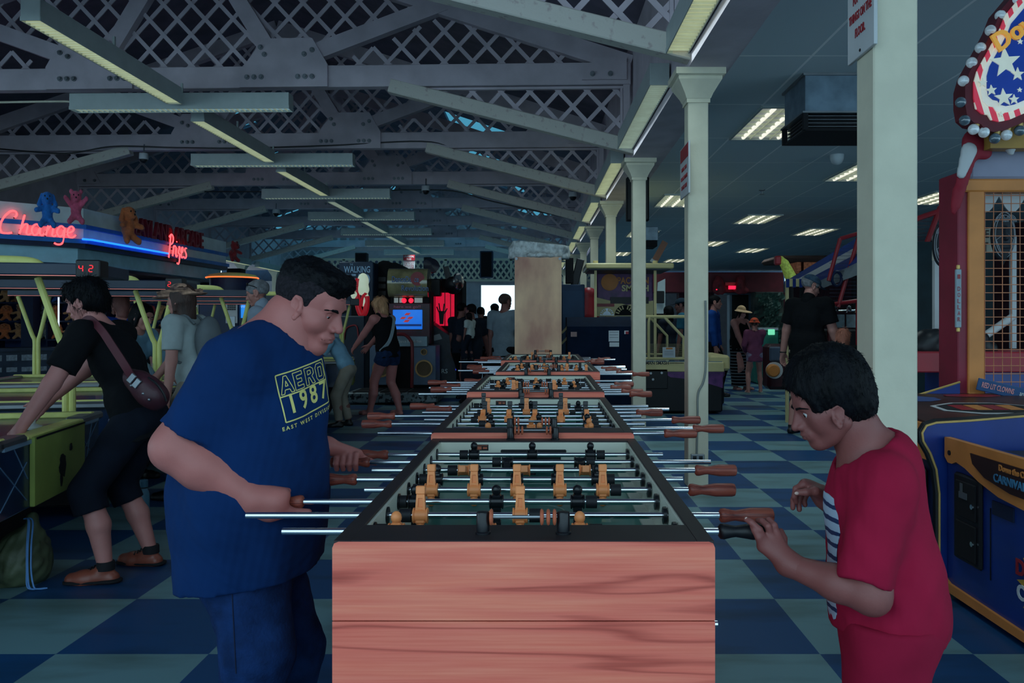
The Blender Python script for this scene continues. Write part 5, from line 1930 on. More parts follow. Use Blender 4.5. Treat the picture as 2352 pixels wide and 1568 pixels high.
MB().prism(mpts(.87), (0, ZM - .012, 0), (1, 0, 0), (0, 0, 1), (0, .02, 0)).build('striped_border', stripes(), MW)
MB().prism(mpts(.76), (0, ZM - .02, 0), (1, 0, 0), (0, 0, 1), (0, .02, 0)).build('white_border', M('marquee_white', (226, 226, 214), .4, emit=.3), MW)
MB().prism(mpts(.67), (0, ZM - .028, 0), (1, 0, 0), (0, 0, 1), (0, .02, 0)).build('blue_field', M('marquee_blue', (16, 56, 150), .4, emit=.22), MW)
m_star = M('star_white', (214, 220, 206), .4, emit=.3)
for x, y, r, a0 in ((2310, 143, 36, .1), (2338, 170, 16, .0), (2258, 190, 11, 0), (2278, 207, 13, .1), (2306, 224, 22, .1), (2330, 228, 12, .05), (2344, 95, 7, 0), (2343, 206, 6, 0), (2300, 262, 7, 0)):
    k = ZM / F
    pl = []
    for q in range(10):
        rr = r * k * (1 if q % 2 == 0 else .42)
        an = PI / 2 + a0 + q * PI / 5
        pl.append((rr * math.cos(an), rr * math.sin(an)))
    MB().prism(pl, P(x, y, ZM - .036), (1, 0, 0), (0, 0, 1), (0, .01, 0)).build('star', m_star, MW)
uu = V(.83, 0, .56)
text('lettering', 'Down', .15, P(2345, 64, ZM - .04), uu, V(-.5, 0, .86), M('marquee_orange', (240, 170, 70), .4, emit=.3), MW, ext=.008, off=.004)
bd_ = [(2330, 3, 1), (2298, 36, 1), (2275, 70, 1), (2252, 110, 1), (2232, 144, 1), (2213, 186, 1), (2207, 235, 0), (2216, 276, 0), (2236, 297, 1), (2260, 304, 1), (2285, 318, 0), (2312, 310, 1), (2342, 300, 0), (2365, 286, 1)]
m_glb = M('bulb_glass', (190, 205, 212), .12, var=.3, scale=30, spec=.8, coat=1, emit=.12)
m_gld = M('bulb_dim', (84, 104, 116), .15, var=.3, scale=30, spec=.8, coat=1)
for i, (x, y, on) in enumerate(bd_):
    r = 12.5 * ZM / F
    p = P(x, y, ZM + .02)
    cc = P(2352, 130, ZM + .02)
    dirn = (cc - p).normalized()
    bl = MB().sph(p, r, 16, 10).build('marquee_bulb', m_glb if on else m_gld, MW)
    MB().cyl(p + dirn * r * .8, p + dirn * r * 1.9, r * .5, n=10).build('bulb_socket', m_gold, bl)
MB().bx(P(2275, 0, 4.9).x, P(2420, 0, 4.9).x, 4.9, 5.0, P(0, 340, 4.9).z, P(0, 120, 4.9).z).build('marquee_support', M('support_gold', (170, 130, 60), .5), t)

# ------------------------------------------------------------------ jungle shooting gallery behind the cage
Z = 7.6
t = thing('shooting_gallery', 'jungle shooting gallery with masks, red counter and mounted guns', 'arcade game', P(2200, 900, Z))
MB().bx(P(2098, 0, Z).x, P(2420, 0, Z).x, 8.6, 8.7, 0, 2.2).build('back_wall', M('gallery_dark', (20, 40, 46), .8, var=.4, scale=3), t)
MB().bx(P(2080, 0, 6.7).x, P(2420, 0, Z).x, 6.7, 7.3, .93, 1.1, .01).build('counter', M('counter_red', (150, 30, 44), .4), t)
MB().bx(P(2090, 0, Z).x, P(2420, 0, Z).x, 6.75, 7.3, .05, .93).build('counter_base', m_blue, t)
for px in (2152, 2330): pr(MB(), px - 5, 540, px + 5, 800, Z, .05).build('gallery_post', m_signw, t)
bn = MB()
a_, c_ = P(2143, 590, 7.55), P(2330, 545, 7.55)
bn.prism([(a_.x, P(0, 545, 7.55).z), (c_.x, P(0, 515, 7.55).z), (c_.x, P(0, 570, 7.55).z), (a_.x, P(0, 598, 7.55).z)], (0, 7.55, 0), (1, 0, 0), (0, 0, 1), (0, .02, 0))
bo = bn.build('banner', M('banner_cream', (190, 186, 170), .7), t)
ptext('lettering', 'JUNGLE', 2196, 528, 2272, 552, 7.54, M('letter_bark', (84, 76, 70), .7), bo, off=.02)
ptext('lettering', 'HUNT', 2214, 556, 2270, 578, 7.54, M('letter_bark', (84, 76, 70)), bo, off=.02)
m_mask = M('mask_dark', (30, 34, 42), .6)
m_mline = M('mask_line', (150, 154, 160), .6)
for i, (cx, cy_, w, h) in enumerate(((2163, 563, 22, 50), (2303, 540, 28, 58))):
    zt = 7.35
    mk = thing('wall_mask', 'dark carved mask with pale lines and %s on the jungle gallery' % ('an open mouth' if i == 0 else 'a pointed chin'), 'mask', P(cx, cy_, zt))
    k = zt / F
    s = SDF()
    c0 = P(cx, cy_, zt)
    s.el(c0, (w * k, .05, h * k), k=.02)
    if i: s.rc(c0 - V(0, 0, h * k * .5), c0 - V(0, 0, h * k * 1.15), w * k * .5, .01, k=.03)
    s.rc(c0 + V(0, -.05, .06), c0 + V(0, -.06, -.03), .014, .022, k=.02)
    for q in (1, -1): s.rc(c0 + V(q * w * k * .25, -.06, h * k * .25), c0 + V(q * w * k * .65, -.05, h * k * .3), .014, k=.01, op=-1)
    s.rc(c0 + V(-.03, -.06, -h * k * .45), c0 + V(.03, -.06, -h * k * .45), .028, k=.01, op=-1)
    me_ = np_mesh('mask_face', [s.mesh(.006)])
    mkobj('face', me_, m_mask, mk, 180)
    b = MB()
    for q in (.9, .78):
        b.rings([c0 + V(math.cos(a) * w * k * q, -.05 * math.sqrt(max(0, 1 - q * q)) - .004, math.sin(a) * h * k * q) for a in [2 * PI * j / 28 for j in range(28)]], .004, 5, closed=True)
    for q in (1, -1):
        for r in (.3, .42, .54):
            b.rings([c0 + V(q * w * k * .42 + math.cos(a) * w * k * r * .8, -.05, h * k * .5 + math.sin(a) * h * k * r * .5) for a in [PI * j / 10 for j in range(11)]], .0035, 5)
        b.rings([c0 + V(q * w * k * .2, -.052, 0), c0 + V(q * w * k * .7, -.035, -h * k * .2), c0 + V(q * w * k * .3, -.045, -h * k * .75)], .0035, 5)
    b.build('line_pattern', m_mline, mk)
for i, (x0, y0_, x1, y1, bx_) in enumerate(((2150, 768, 2198, 734, 2135), (2255, 776, 2325, 728, 2245))):
    g = thing('mounted_gun', 'black mounted gun with a pale barrel, %s' % ('by the post behind the boy' if i == 0 else 'seen through the wire cage'), 'toy gun', P(bx_, 815, 7.0))
    MB().cyl(P(x0, y0_, 7.0), P(x1, y1, 7.2), .033, n=14).build('barrel', m_signw, g)
    s = SDF()
    s.rc(P(bx_ - 25, 795, 7.0), P(x0, y0_ + 2, 7.0), .09, .06, k=.05).rc(P(bx_ - 10, 780, 7.0), P(bx_ - 15, 825, 7.0), .09, .07, k=.05).rc(P(bx_ - 40, 800, 7.0), P(bx_ + 30, 800, 7.0), .06, k=.04)
    sdf_obj('gun_body', s, .016, m_black, g)
    MB().cyl(P(bx_ - 10, 815, 7.0), V(P(bx_ - 10, 0, 7).x, 7.0, 1.1), .04, n=12).build('mount', m_steel, g)
t = thing('light_rig', 'red tubular frame with netting above the shooting gallery', 'frame', P(2130, 560, 9))
b = MB()
for a, c in (((2098, 640), (2160, 475)), ((2098, 505), (2200, 470)), ((2098, 690), (2145, 688)), ((2160, 475), (2165, 530))):
    b.rings([P(*a, 8.9), P(*c, 8.9)], .03, 8)
for k in (0, 1): b.rings([P(2100 + 60 * k, 690, 8.9), P(2100 + 60 * k, 905, 8.9), V(P(2100 + 60 * k, 0, 8.9).x, 8.9, 0)], .03, 8)
b.build('red_tube', m_red2, t)
b = MB()
for i in range(22):
    b.bar(P(2098 + i * 4.6, 500, 8.95), P(2098 + i * 4.6, 690, 8.95), .004, .004)
    b.bar(P(2098, 500 + i * 8.7, 8.95), P(2196, 500 + i * 8.7, 8.95), .004, .004)
b.build('netting', M('net_maroon', (96, 50, 60), .7), t)

# ------------------------------------------------------------------ striped awning, red hoop frame, dark games on the right side hall
t = thing('striped_awning', 'blue and cream striped awning stretched over a ball game', 'awning', P(1880, 640, 11))
stops = [(1800, 648, 1965, 548), (1815, 650, 1968, 566), (1838, 650, 1972, 580), (1862, 655, 1974, 600), (1885, 660, 1976, 625)]
for i in range(4):
    a, b_ = stops[i], stops[i + 1]
    q = [P(a[0], a[1], 11.6 - i * .25), P(a[2], a[3], 10.4 - i * .25), P(b_[2], b_[3], 10.4 - (i + 1) * .25), P(b_[0], b_[1], 11.6 - (i + 1) * .25)]
    MB().add(q + [p + V(0, .0, -.02) for p in q], [(0, 1, 2, 3), (7, 6, 5, 4), (0, 4, 5, 1), (1, 5, 6, 2), (2, 6, 7, 3), (3, 7, 4, 0)]).build('stripe', (m_blue, m_signw, m_blue, M('awning_grey', (120, 130, 136), .8))[i], t)
for i in range(5):
    x = 1806 + i * 7.5
    b = pr(MB(), x, 640, x + 7.5, 658 + (0 if i % 2 else 2), 10.8, .02, .004)
    b.build('valance_flap', (m_blue, m_cream)[i % 2], t)
MB().bx(P(1806, 0, 10.9).x, P(1812, 0, 10.9).x, 10.9, 10.95, 0, P(0, 640, 10.9).z).build('awning_post', m_cream, t)
MB().bx(P(1975, 0, 10.2).x, P(1982, 0, 10.2).x, 10.2, 10.25, 0, P(0, 560, 10.2).z).build('awning_post', m_cream, t)
t = thing('hoop_frame', 'red tubular hoop cage with netting under the awning', 'cage', P(1930, 700, 10))
b = MB()
for a, c in (((1903, 645), (1930, 548)), ((1925, 705), (1972, 545)), ((1903, 700), (1974, 690)), ((1930, 548), (1974, 535))):
    b.rings([P(*a, 9.9), P(*c, 9.9)], .025, 8)
for px in (1905, 1970): b.rings([P(px, 690, 9.9), V(P(px, 0, 9.9).x, 9.9, 0)], .025, 8)
b.build('red_tube', m_red2, t)
b = MB()
for i in range(16):
    b.bar(P(1905 + i * 4.4, 560, 9.95), P(1905 + i * 4.4, 695, 9.95), .004, .004)
    b.bar(P(1905, 562 + i * 8.5, 9.95), P(1974, 562 + i * 8.5, 9.95), .004, .004)
b.build('netting', M('net_blue', (60, 70, 96), .7), t)
MB().rings([P(1922 + 11 * math.cos(a), 640 + 16 * math.sin(a), 9.9) for a in [2 * PI * k / 20 for k in range(20)]], .02, 6, closed=True).build('hoop', m_navy, t)
t = thing('bench_game', 'dark game counter with chrome hoops where the man in the polo stands', 'arcade game', P(1940, 960, 10.3))
MB().bx(P(1905, 0, 10.6).x, P(1985, 0, 10.6).x, 10.6, 11.6, .03, 1.25, .02).build('cabinet', m_matte, t)
b = MB()
for px in (1915, 1945, 1965): b.rings(bez([P(px, 718, 10.55), P(px + 3, 705, 10.55), P(px + 8, 705, 10.55), P(px + 9, 716, 10.55)], 4), .012, 6)
b.rings([P(1905, 714, 10.56), P(1985, 712, 10.56)], .012, 6)
b.build('chrome_rail', m_chrome, t)
pr(MB(), 1908, 722, 1940, 752, 10.58, .02).build('screen', M('screen_dim', (60, 84, 96), .2, emit=.15, col2=(20, 30, 36), scale=12), t)
pr(MB(), 1945, 722, 1974, 752, 10.58, .02).build('screen', M('screen_dim', (60, 84, 96)), t)
# hut roof with thatch, corn cob shaped sign
t = thing('corn_sign', 'yellow green corn cob shaped sign standing above the striped awning', 'sign', P(1812, 640, 12.5))
s = SDF()
s.rc(P(1802, 606, 12.5), P(1818, 640, 12.5), .07, .09, k=.03).rc(P(1800, 603, 12.5), P(1795, 592, 12.5), .06, .03, k=.03)
sdf_obj('cob', s, .014, M('corn_green', (170, 190, 84), .6, var=.3, scale=30, emit=.1), t)
MB().cyl(P(1818, 640, 12.5), V(P(1818, 0, 12.5).x, 12.5, 0), .03, n=8).build('pole', m_matte, t)
MB().box(P(1786, 598, 12.5), (.1, .1, .14), None, .02).build('lamp_head', m_red2, t)
t = thing('thatched_hut', 'thatched hut roof with a painted glow under it at the back of the side hall', 'hut', P(1880, 620, 15.5))
pr(MB(), 1786, 586, 2000, 600, 15.5, 1.2, .05).build('thatch_roof', M('thatch', (70, 50, 44), .95, bump=1, bscale=50), t)
pr(MB(), 1830, 600, 2000, 622, 15.7, .9).build('painted_lit_eave', M('eave_painted_glow', (150, 96, 70), .8, var=.5, scale=20, emit=.12), t)  # glow put into the eave material, standing in for light from below
for px in (1840, 1960): MB().bx(P(px, 0, 15.7).x, P(px + 6, 0, 15.7).x, 15.7, 15.8, 0, P(0, 600, 15.7).z).build('hut_post', m_matte, t)
# red game wall at the back of the side hall, with lit figures
t = thing('red_game_front', 'dark red game front with a lit red marquee at the back of the side hall', 'arcade game', P(1690, 850, 19.5))
pr(MB(), 1500, 625, 1800, 672, 19.8, .6, .02).build('header', M('header_red', (92, 26, 38), .6, var=.2), t)
pr(MB(), 1560, 672, 1640, 860, 20.2, .4).build('wall_panel', m_darkwall, t)
pr(MB(), 1800, 672, 1812, 860, 19.9, .3).build('wall_panel', m_darkwall, t)
q = MB()
for x, y, r in ((1646, 664, 3.2), (1696, 656, 3.0)): q.sph(P(x, y, 19.6), r / F * 19.6, 10, 6)
q.build('red_lamp', M('lamp_hot', (255, 30, 60), .4, emit=2.5), t)
pr(MB(), 1674, 656, 1690, 664, 19.6, .05).build('lit_marquee', M('marquee_hot', (255, 30, 70), .4, emit=1.4), t)
s = SDF()
for x, y in ((1650, 652), (1700, 652)): s.el(P(x, y, 19.65), (.13, .1, .2), k=.05).el(P(x + 2, y + 12, 19.65), (.17, .1, .14), k=.05)
s.noise(.02, 16, 2)
sdf_obj('figure_relief', s, .03, M('relief_red', (120, 40, 48), .7, var=.4, scale=8), t)
pr(MB(), 1666, 648, 1692, 655, 19.7, .04).build('red_card', m_red2, t)
t = thing('doorway_game', 'grey framed doorway of a walk-in game behind the woman in the sun hat', 'arcade game', P(1695, 850, 20))
pr(MB(), 1668, 666, 1732, 676, 20.5, .4, .02).build('lintel_panel', M('lintel_grey', (120, 140, 156), .5), t)
for x in (1676, 1726): pr(MB(), x, 676, x + 5, 858, 20.6, .3).build('door_frame', M('frame_grey', (110, 130, 146), .5), t)
pr(MB(), 1681, 676, 1726, 858, 20.9, .05).build('inside_shade_sheet', m_black, t)  # black sheet standing in for the shade inside the doorway
t = thing('vine_wall', 'mossy stone block wall panel covered in leaves in the side hall', 'wall panel', P(1770, 850, 19))
pr(MB(), 1734, 670, 1800, 800, 19.3, .4, .02).build('stone_panel', M('moss_stone', (70, 76, 70), .9, col2=(22, 40, 40), scale=5, bump=.6, bscale=12), t)
b = MB()
rg = random.Random(9)
for i in range(260):
    p = P(rg.gauss(1768, 14), rg.uniform(675, 790), 19.27)
    n = V(rg.uniform(-.5, .5), -1, rg.uniform(-.3, .6)).normalized()
    u = n.orthogonal().normalized() * .07
    w_ = n.cross(u)
    b.add([p - u, p + w_ * .5, p + u, p - w_ * .5], [(0, 1, 2, 3)])
b.build('leaves', M('leaf_green', (30, 66, 58), .6, var=.3), t, kind='stuff')
t = thing('green_counter', 'green lit counter with a small bright screen beyond the girl in the orange hat', 'arcade game', P(1770, 860, 17.4))
pr(MB(), 1740, 760, 1790, 882, 17.6, .8, .03).build('body', M('counter_green', (20, 110, 96), .5, var=.2), t)
pr(MB(), 1765, 756, 1780, 769, 17.5, .05, .01).build('lit_screen', M('screen_green', (120, 230, 180), .4, emit=.8), t)
pr(MB(), 1740, 752, 1790, 760, 17.6, .8, .02).build('top', m_steel, t)
t = thing('red_ball_game', 'dark red game cabinet end with an orange lamp by the man in the polo', 'arcade game', P(1780, 890, 13))
pr(MB(), 1764, 790, 1812, 895, 12.6, .35, .05).build('body', M('ball_maroon', (56, 18, 28), .4, var=.2), t)
pr(MB(), 1768, 796, 1795, 830, 12.57, .05, .03).build('side_panel', M('side_slate', (70, 84, 104), .4), t)
MB().lathe([(.09, 0), (.1, .05), (.1, .12), (.08, .14), (0, .14)], P(1772, 850, 12.6), (0, -1, 0)).build('lamp', m_orange2, t)
MB().lathe([(.13, -.01), (.13, .03), (.11, .03)], P(1778, 850, 12.6), (0, -1, 0)).build('lamp_ring', m_signw, t)
# second dark duct over the far posts and a leaning surfboard-like board
t = thing('air_duct', 'smaller dark air duct box beyond the third post', 'air duct', P(1498, 570, 16))
pr(MB(), 1482, 520, 1512, 552, 15.6, .6, .01).build('plenum', m_galv, t)
pr(MB(), 1484, 552, 1510, 566, 15.6, .6, .01).build('grille_box', m_matte, t)
t = thing('leaning_board', 'thin brown board leaning above the yellow canopy beside the third post', 'board', P(1510, 600, 13))
MB().bar(P(1502, 602, 13), P(1528, 555, 13), .03, .1).build('plank', M('board_brown', (120, 84, 70), .6), t)
MB().bar(P(1500, 604, 13), P(1504, 598, 13), .04, .12).build('board_end', m_steel, t)
t = thing('angled_screen', 'pale angled game board leaning beside the caged table', 'arcade game', P(1520, 900, 15.5))
b = MB()
f = lambda px, py: P(px, py, 15.6)
a = [f(1508, 720), f(1528, 720), f(1528, 640), f(1512, 648)]
b.prism([(p.x, p.z) for p in a], (0, 15.6, 0), (1, 0, 0), (0, 0, 1), (0, .1, 0))
b.build('pale_board', m_bl, t)
pr(MB(), 1506, 668, 1526, 696, 15.5, .05, .01).build('dark_screen', m_black, t)
pr(MB(), 1500, 720, 1545, 900, 15.6, .8, .02).build('cabinet', m_matte, t)
t = thing('red_seat_game', 'red seated game glimpsed between the tall blue cabinet and the net table', 'arcade game', P(1352, 900, 15))
s = SDF()
s.rc(P(1350, 720, 15), P(1352, 680, 15), .16, .12, k=.05).el(P(1352, 672, 15), (.14, .12, .1), k=.04).rc(P(1348, 722, 15), P(1362, 728, 15), .12, k=.05)
sdf_obj('red_shell', s, .02, m_red2, t)
pr(MB(), 1338, 725, 1368, 906, 15, .8, .02).build('base', m_matte, t)
# ------------------------------------------------------------------ people: shared anatomy
A3 = lambda p: np.array(p, float)


def head_frame(c, yaw, pitch, roll=0):
    Mx = Matrix.Rotation(yaw, 4, 'Z') @ Matrix.Rotation(pitch, 4, 'Y') @ Matrix.Rotation(roll, 4, 'X')
    Mx.translation = Vector(c)
    return Mx


def head_sdf(h, fat=0., lf=1., nose=1., ear=1., brow=1., earx=0., earz=0.):
    """head with the ear axis at the origin, face to +x, up +z; h = chin to crown"""
    s = SDF()

    def p(x, y, z):
        z -= .47
        return (x * h, y * h, z * h * (lf if z < 0 else 1))
    r = lambda *a: [q * h for q in a]
    k = lambda v: v * h
    s.el(p(-.06, 0, .66), r(.42, .325, .345), k=k(.05)).el(p(.1, 0, .6), r(.27, .29, .3), k=k(.1))
    s.el(p(.13, 0, .40), r(.235, .25, .36 * (.5 + .5 * lf)), k=k(.08))
    for q in (1, -1):
        s.rc(p(.0, q * .2, .27), p(.24, q * .06, .09), k(.085 + .03 * fat), k(.07 + .02 * fat), k=k(.1))
        s.el(p(.2, q * .165, .37), r(.12 + .03 * fat, .105 + .04 * fat, .12), k=k(.08))
        s.rc(p(.1, q * .27, .45), p(.25, q * .2, .43), k(.045), k(.05), k=k(.07))
    s.el(p(.3, 0, .085), r(.075, .1, .075), k=k(.07))
    if fat: s.el(p(.12, 0, .05), r(.2, .2, .13 * fat), k=k(.1))
    s.rc(p(.335, -.15, .575), p(.335, .15, .575), k(.05 * brow), k=k(.07))
    # eye sockets
    for q in (1, -1): s.el(p(.405, q * .145, .495), r(.07, .068, .046), k=k(.03), op=-1)
    for q in (1, -1):
        s.el(p(.287, q * .13, .516), r(.068, .068, .046), k=k(.010))
        s.rc(p(.348, q * .085, .468), p(.322, q * .19, .474), k(.013), k=k(.012))
    # nose
    s.el(p(.32, 0, .48), r(.075, .06, .09), k=k(.02)).el(p(.375, 0, .40), r(.065, .062, .10), k=k(.03))
    for q in (1, -1): s.el(p(.36, q * .05, .36), r(.06, .045, .05), k=k(.03))
    s.rc(p(.375, 0, .53), p(.455 * (.96 + .04 * nose), 0, .375), k(.032), k(.046 * nose), k=k(.035))
    s.el(p(.46, 0, .355), r(.048, .052 * nose, .042), k=k(.02))
    for q in (1, -1):
        s.el(p(.415, q * .058 * nose, .345), r(.045, .034, .034), k=k(.015))
        s.el(p(.445, q * .028, .312), r(.016, .012, .010), k=k(.006), op=-1)
    # mouth
    s.el(p(.345, 0, .225), r(.075, .14, .085), k=k(.05))
    s.el(p(.405, 0, .240), r(.034, .085, .022), k=k(.014)).el(p(.395, 0, .192), r(.036, .072, .026), k=k(.014))
    s.rc(p(.425, -.0, .216), p(.355, .125, .205), k(.007), k=k(.010), op=-1).rc(p(.425, -.0, .216), p(.355, -.125, .205), k(.007), k=k(.010), op=-1)
    s.rc(p(.40, -.04, .135), p(.40, .04, .135), k(.018), k=k(.03), op=-1)
    # ears
    for q in (1, -1):
        R = (Matrix.Rotation(q * .35, 3, 'Z') @ Matrix.Rotation(-.22, 3, 'Y'))
        e = k(ear)
        c = Vector(p(-.02 + earx, q * (.315 - .1 * abs(earz)), .47 + earz))
        s.el(c, (e * .095, e * .03, e * .145), R, k=k(.015))
        o = lambda x, y, z: c + R @ Vector((x * e, q * y * e, z * e))
        s.el(o(.01, .046, .02), (e * .05, e * .042, e * .085), R, k=k(.008), op=-1)
        s.rc(o(-.06, .03, -.05), o(-.075, .035, .06), e * .018, k=k(.012)).rc(o(-.075, .035, .06), o(-.02, .03, .135), e * .018, k=k(.012)).rc(o(-.02, .03, .135), o(.055, .02, .1), e * .017, k=k(.012))
        s.rc(o(.0, .025, -.12), o(.01, .02, -.14), e * .03, k=k(.015)).el(o(.055, .02, -.03), (e * .02, e * .022, e * .03), R, k=k(.01))
        s.rc(o(-.035, .02, -.04), o(-.03, .02, .06), e * .012, k=k(.012))
    return s


def eyes(h, lf, parent, Mx, iris, look=-.5):
    """eyeballs, lids and brows as small parts"""
    m_w, m_i = M('eye_white', (190, 186, 186), .25), M('iris_dark', (22, 14, 12), .15)
    b, i_ = MB(), MB()
    for q in (1, -1):
        c = V(.30, q * .13, .027) * h
        b.sph(c, .059 * h, 16, 11)
        d = V(.9, q * .12, look).normalized()
        i_.sph(c + d * .034 * h, .0295 * h, 12, 8)
    e = b.xform(Mx).build('eyes', m_w, parent, 180, world=False)
    i_.xform(Mx).build('irises', m_i, e, 180, world=False)


def brows(h, parent, Mx, mat, th=1.):
    b = MB()
    for q in (1, -1):
        b.rings([V(.396, q * .04, .078) * h, V(.402, q * .1, .1) * h, V(.375, q * .17, .106) * h, V(.31, q * .235, .085) * h], [.008 * h * th, .017 * h * th, .016 * h * th, .005 * h * th], 10)
    b.xform(Mx).build('eyebrows', mat, parent, 60, world=False)


def add_head(parts, h, Mx, res, **k):
    parts.append(tf(head_sdf(h, **k).mesh(res), Mx))


def hair_obj(h, Mx, parent, mat, style='short', res=.006, world=False, vol=1., lf=1.):
    s = SDF()
    g = .03 * vol
    r = lambda *a: [q * h for q in a]
    if style in ('short', 'crop', 'mop', 'bob', 'long', 'wavy'):
        s.el(V(-.06, 0, .19) * h, r(.42 + g, .325 + g, .345 + g * 1.3), k=.02 * h)
        s.el(V(.1, 0, .14) * h, r(.265 + g, .29 + g, .3 + g * 1.2), k=.08 * h)
        if style in ('mop', 'bob', 'long', 'wavy'):
            s.el(V(-.1, 0, .0) * h, r(.38 + g, .33 + g, .34), k=.06 * h)
        if style == 'mop': s.el(V(-.22, 0, -.12) * h, r(.2, .26, .22), k=.06 * h)
        if style == 'bob': s.rc(V(-.2, 0, -.1) * h, V(-.22, 0, -.45) * h, .3 * h, .24 * h, k=.1 * h)
        if style == 'long': s.rc(V(-.2, 0, -.1) * h, V(-.3, 0, -1.1) * h, .3 * h, .2 * h, k=.1 * h)
        if style == 'wavy': s.rc(V(-.15, 0, -.1) * h, V(-.2, 0, -.6) * h, .34 * h, .3 * h, k=.1 * h)
        # open the face
        fz = .0 if style in ('bob', 'long', 'wavy') else .06
        s.el(V(.42, 0, -.1) * h, r(.34, .4, .38), k=.02 * h, op=-1)
        s.el(V(.52, 0, .12) * h, r(.26, .3, .2), k=.02 * h, op=-1)
        if style in ('short', 'crop'):
            s.el(V(.1, 0, -.42) * h, r(.7, .6, .42), k=.02 * h, op=-1)
            for q in (1, -1): s.el(V(.0, q * .34, -.02) * h, r(.14, .12, .2), k=.02 * h, op=-1)
            for q in (1, -1): s.rc(V(.12, q * .30, .1) * h, V(.1, q * .29, -.03) * h, .035 * h, .02 * h, k=.02 * h)
        elif style == 'mop':
            for q in (1, -1): s.el(V(.05, q * .36, -.06) * h, r(.11, .12, .15), k=.02 * h, op=-1)
            for q in (1, -1): s.rc(V(.2, q * .26, .15) * h, V(.16, q * .28, -.06) * h, .05 * h, .02 * h, k=.02 * h)
            for y in (-.16, -.05, .06, .17): s.rc(V(.25, y, .4) * h, V(.39, y * 1.1, .2) * h, .1 * h, .03 * h, k=.03 * h)
        elif style in ('bob', 'long', 'wavy'):
            for q in (1, -1): s.rc(V(.12, q * .3, .25) * h, V(.06, q * .3, -.35) * h, .09 * h, .07 * h, k=.05 * h)
    if style == 'pony':
        s.el(V(-.06, 0, .19) * h, r(.44, .345, .37), k=.02 * h).rc(V(-.4, 0, .1) * h, V(-.5, 0, -.7) * h, .12 * h, .05 * h, k=.05 * h)
        s.el(V(.42, 0, -.1) * h, r(.34, .4, .42), k=.02 * h, op=-1)
        s.el(V(.1, 0, -.42) * h, r(.7, .6, .4), k=.02 * h, op=-1)
    s.noise(.010 * h, 40 / h * .22, 4, (1, 1.3, .6)).noise(.008 * h, 95 / h * .22, 9, (1, 1.3, .5))
    me = np_mesh('hair', [tf(s.mesh(res), Mx)])
    return mkobj('hair', me, mat, parent, 180, world)


def open_hand(s, w, d, n, side, L=.18, curl=.35, spread=.12, k=.004, thumb=1.):
    """relaxed hand; w wrist, d finger direction, n back-of-hand normal, side = +1 thumb along d x n"""
    w, d, n = Vector(w), Vector(d).normalized(), Vector(n)
    n = (n - d * n.dot(d)).normalized()
    t = d.cross(n) * side
    c = L / .18
    for i, o in enumerate((.026, .009, -.009, -.026)):
        m = w + d * (.085 - abs(o - .01) * .25) * c + t * o * c
        s.rc(w + t * o * .6 * c, m, .015 * c, .0125 * c, k=.014 * c)
        ln = (.040, .045, .042, .033)[i] * c
        q, dd = m, (d + t * (spread * (1.2 - i * .8))).normalized()
        ax = dd.cross(n)
        a = 0
        for j, f in enumerate((1, .65, .5)):
            a += curl * (.7, 1.1, .8)[j]
            v = dd * math.cos(a) - n * math.sin(a)
            e = q + v * ln * f
            s.rc(q, e, (.0098 - j * .0011) * c, (.0090 - j * .0012) * c, k=(.01 if j == 0 else .003) * c)
            q = e
    b = w + d * .022 * c + t * .022 * c
    v1 = (d * .75 + t * .75 * thumb - n * .3).normalized()
    p1 = b + v1 * .04 * c
    v2 = (d * .95 + t * .3 * thumb - n * .3).normalized()
    s.rc(b, p1, .0155 * c, .012 * c, k=.014 * c).rc(p1, p1 + v2 * .03 * c, .0115 * c, .0095 * c, k=.004 * c).rc(p1 + v2 * .03 * c, p1 + v2 * .052 * c, .0098 * c, .008 * c, k=.003 * c)


def grip_hand(s, w, ctr, ax, r, a0, sg, e1, c=1., thumb_a=-.6, xs=(.03, .010, -.010, -.03)):
    """fist closed round a bar: ctr on the bar, ax along it towards the thumb side, a0 angle of the knuckles, sg wrap direction"""
    w, ctr, ax, e1 = Vector(w), Vector(ctr), Vector(ax).normalized(), Vector(e1)
    e1 = (e1 - ax * e1.dot(ax)).normalized()
    e2 = ax.cross(e1)
    pt = lambda x, a, R: ctr + ax * x * c + (e1 * math.cos(a) + e2 * math.sin(a)) * R
    for i, x in enumerate(xs):
        m = pt(x, a0, r + .013 * c)
        f = .65
        wb = w + (m - w) * .1 + ax * x * .35
        s.rc(wb, m, .017 * c, .0135 * c, k=.018 * c)
        ps = [m] + [pt(x, a0 + sg * a, r + rr * c) for a, rr in ((.95, .0115), (2.1, .0095), (2.95, .009))]
        for j in range(3): s.rc(ps[j], ps[j + 1], (.0112 - j * .001) * c, (.0104 - j * .001) * c, k=(.008 if j == 0 else .003) * c)
    t0 = w + (pt(.02, a0 + sg * thumb_a, r + .02) - w) * .55
    t1, t2, t3 = pt(.045, a0 + sg * thumb_a, r + .012 * c), pt(.066, a0 + sg * (thumb_a - .25), r + .0105 * c), pt(.083, a0 + sg * (thumb_a - .45), r + .009 * c)
    s.rc(t0, t1, .018 * c, .0125 * c, k=.016 * c).rc(t1, t2, .012 * c, .0105 * c, k=.004 * c).rc(t2, t3, .0105 * c, .0085 * c, k=.003 * c)


def ik(a, b, l1, l2, pole):
    a, b, pole = Vector(a), Vector(b), Vector(pole)
    d = b - a
    L = min(d.length, (l1 + l2) * .999)
    u = d.normalized()
    b = a + u * L
    x = (l1 * l1 - l2 * l2 + L * L) / (2 * L)
    hgt = math.sqrt(max(l1 * l1 - x * x, 0))
    p = pole - u * pole.dot(u)
    p = p.normalized() if p.length > 1e-5 else u.orthogonal().normalized()
    return a + u * x + p * hgt, b


SK = {}


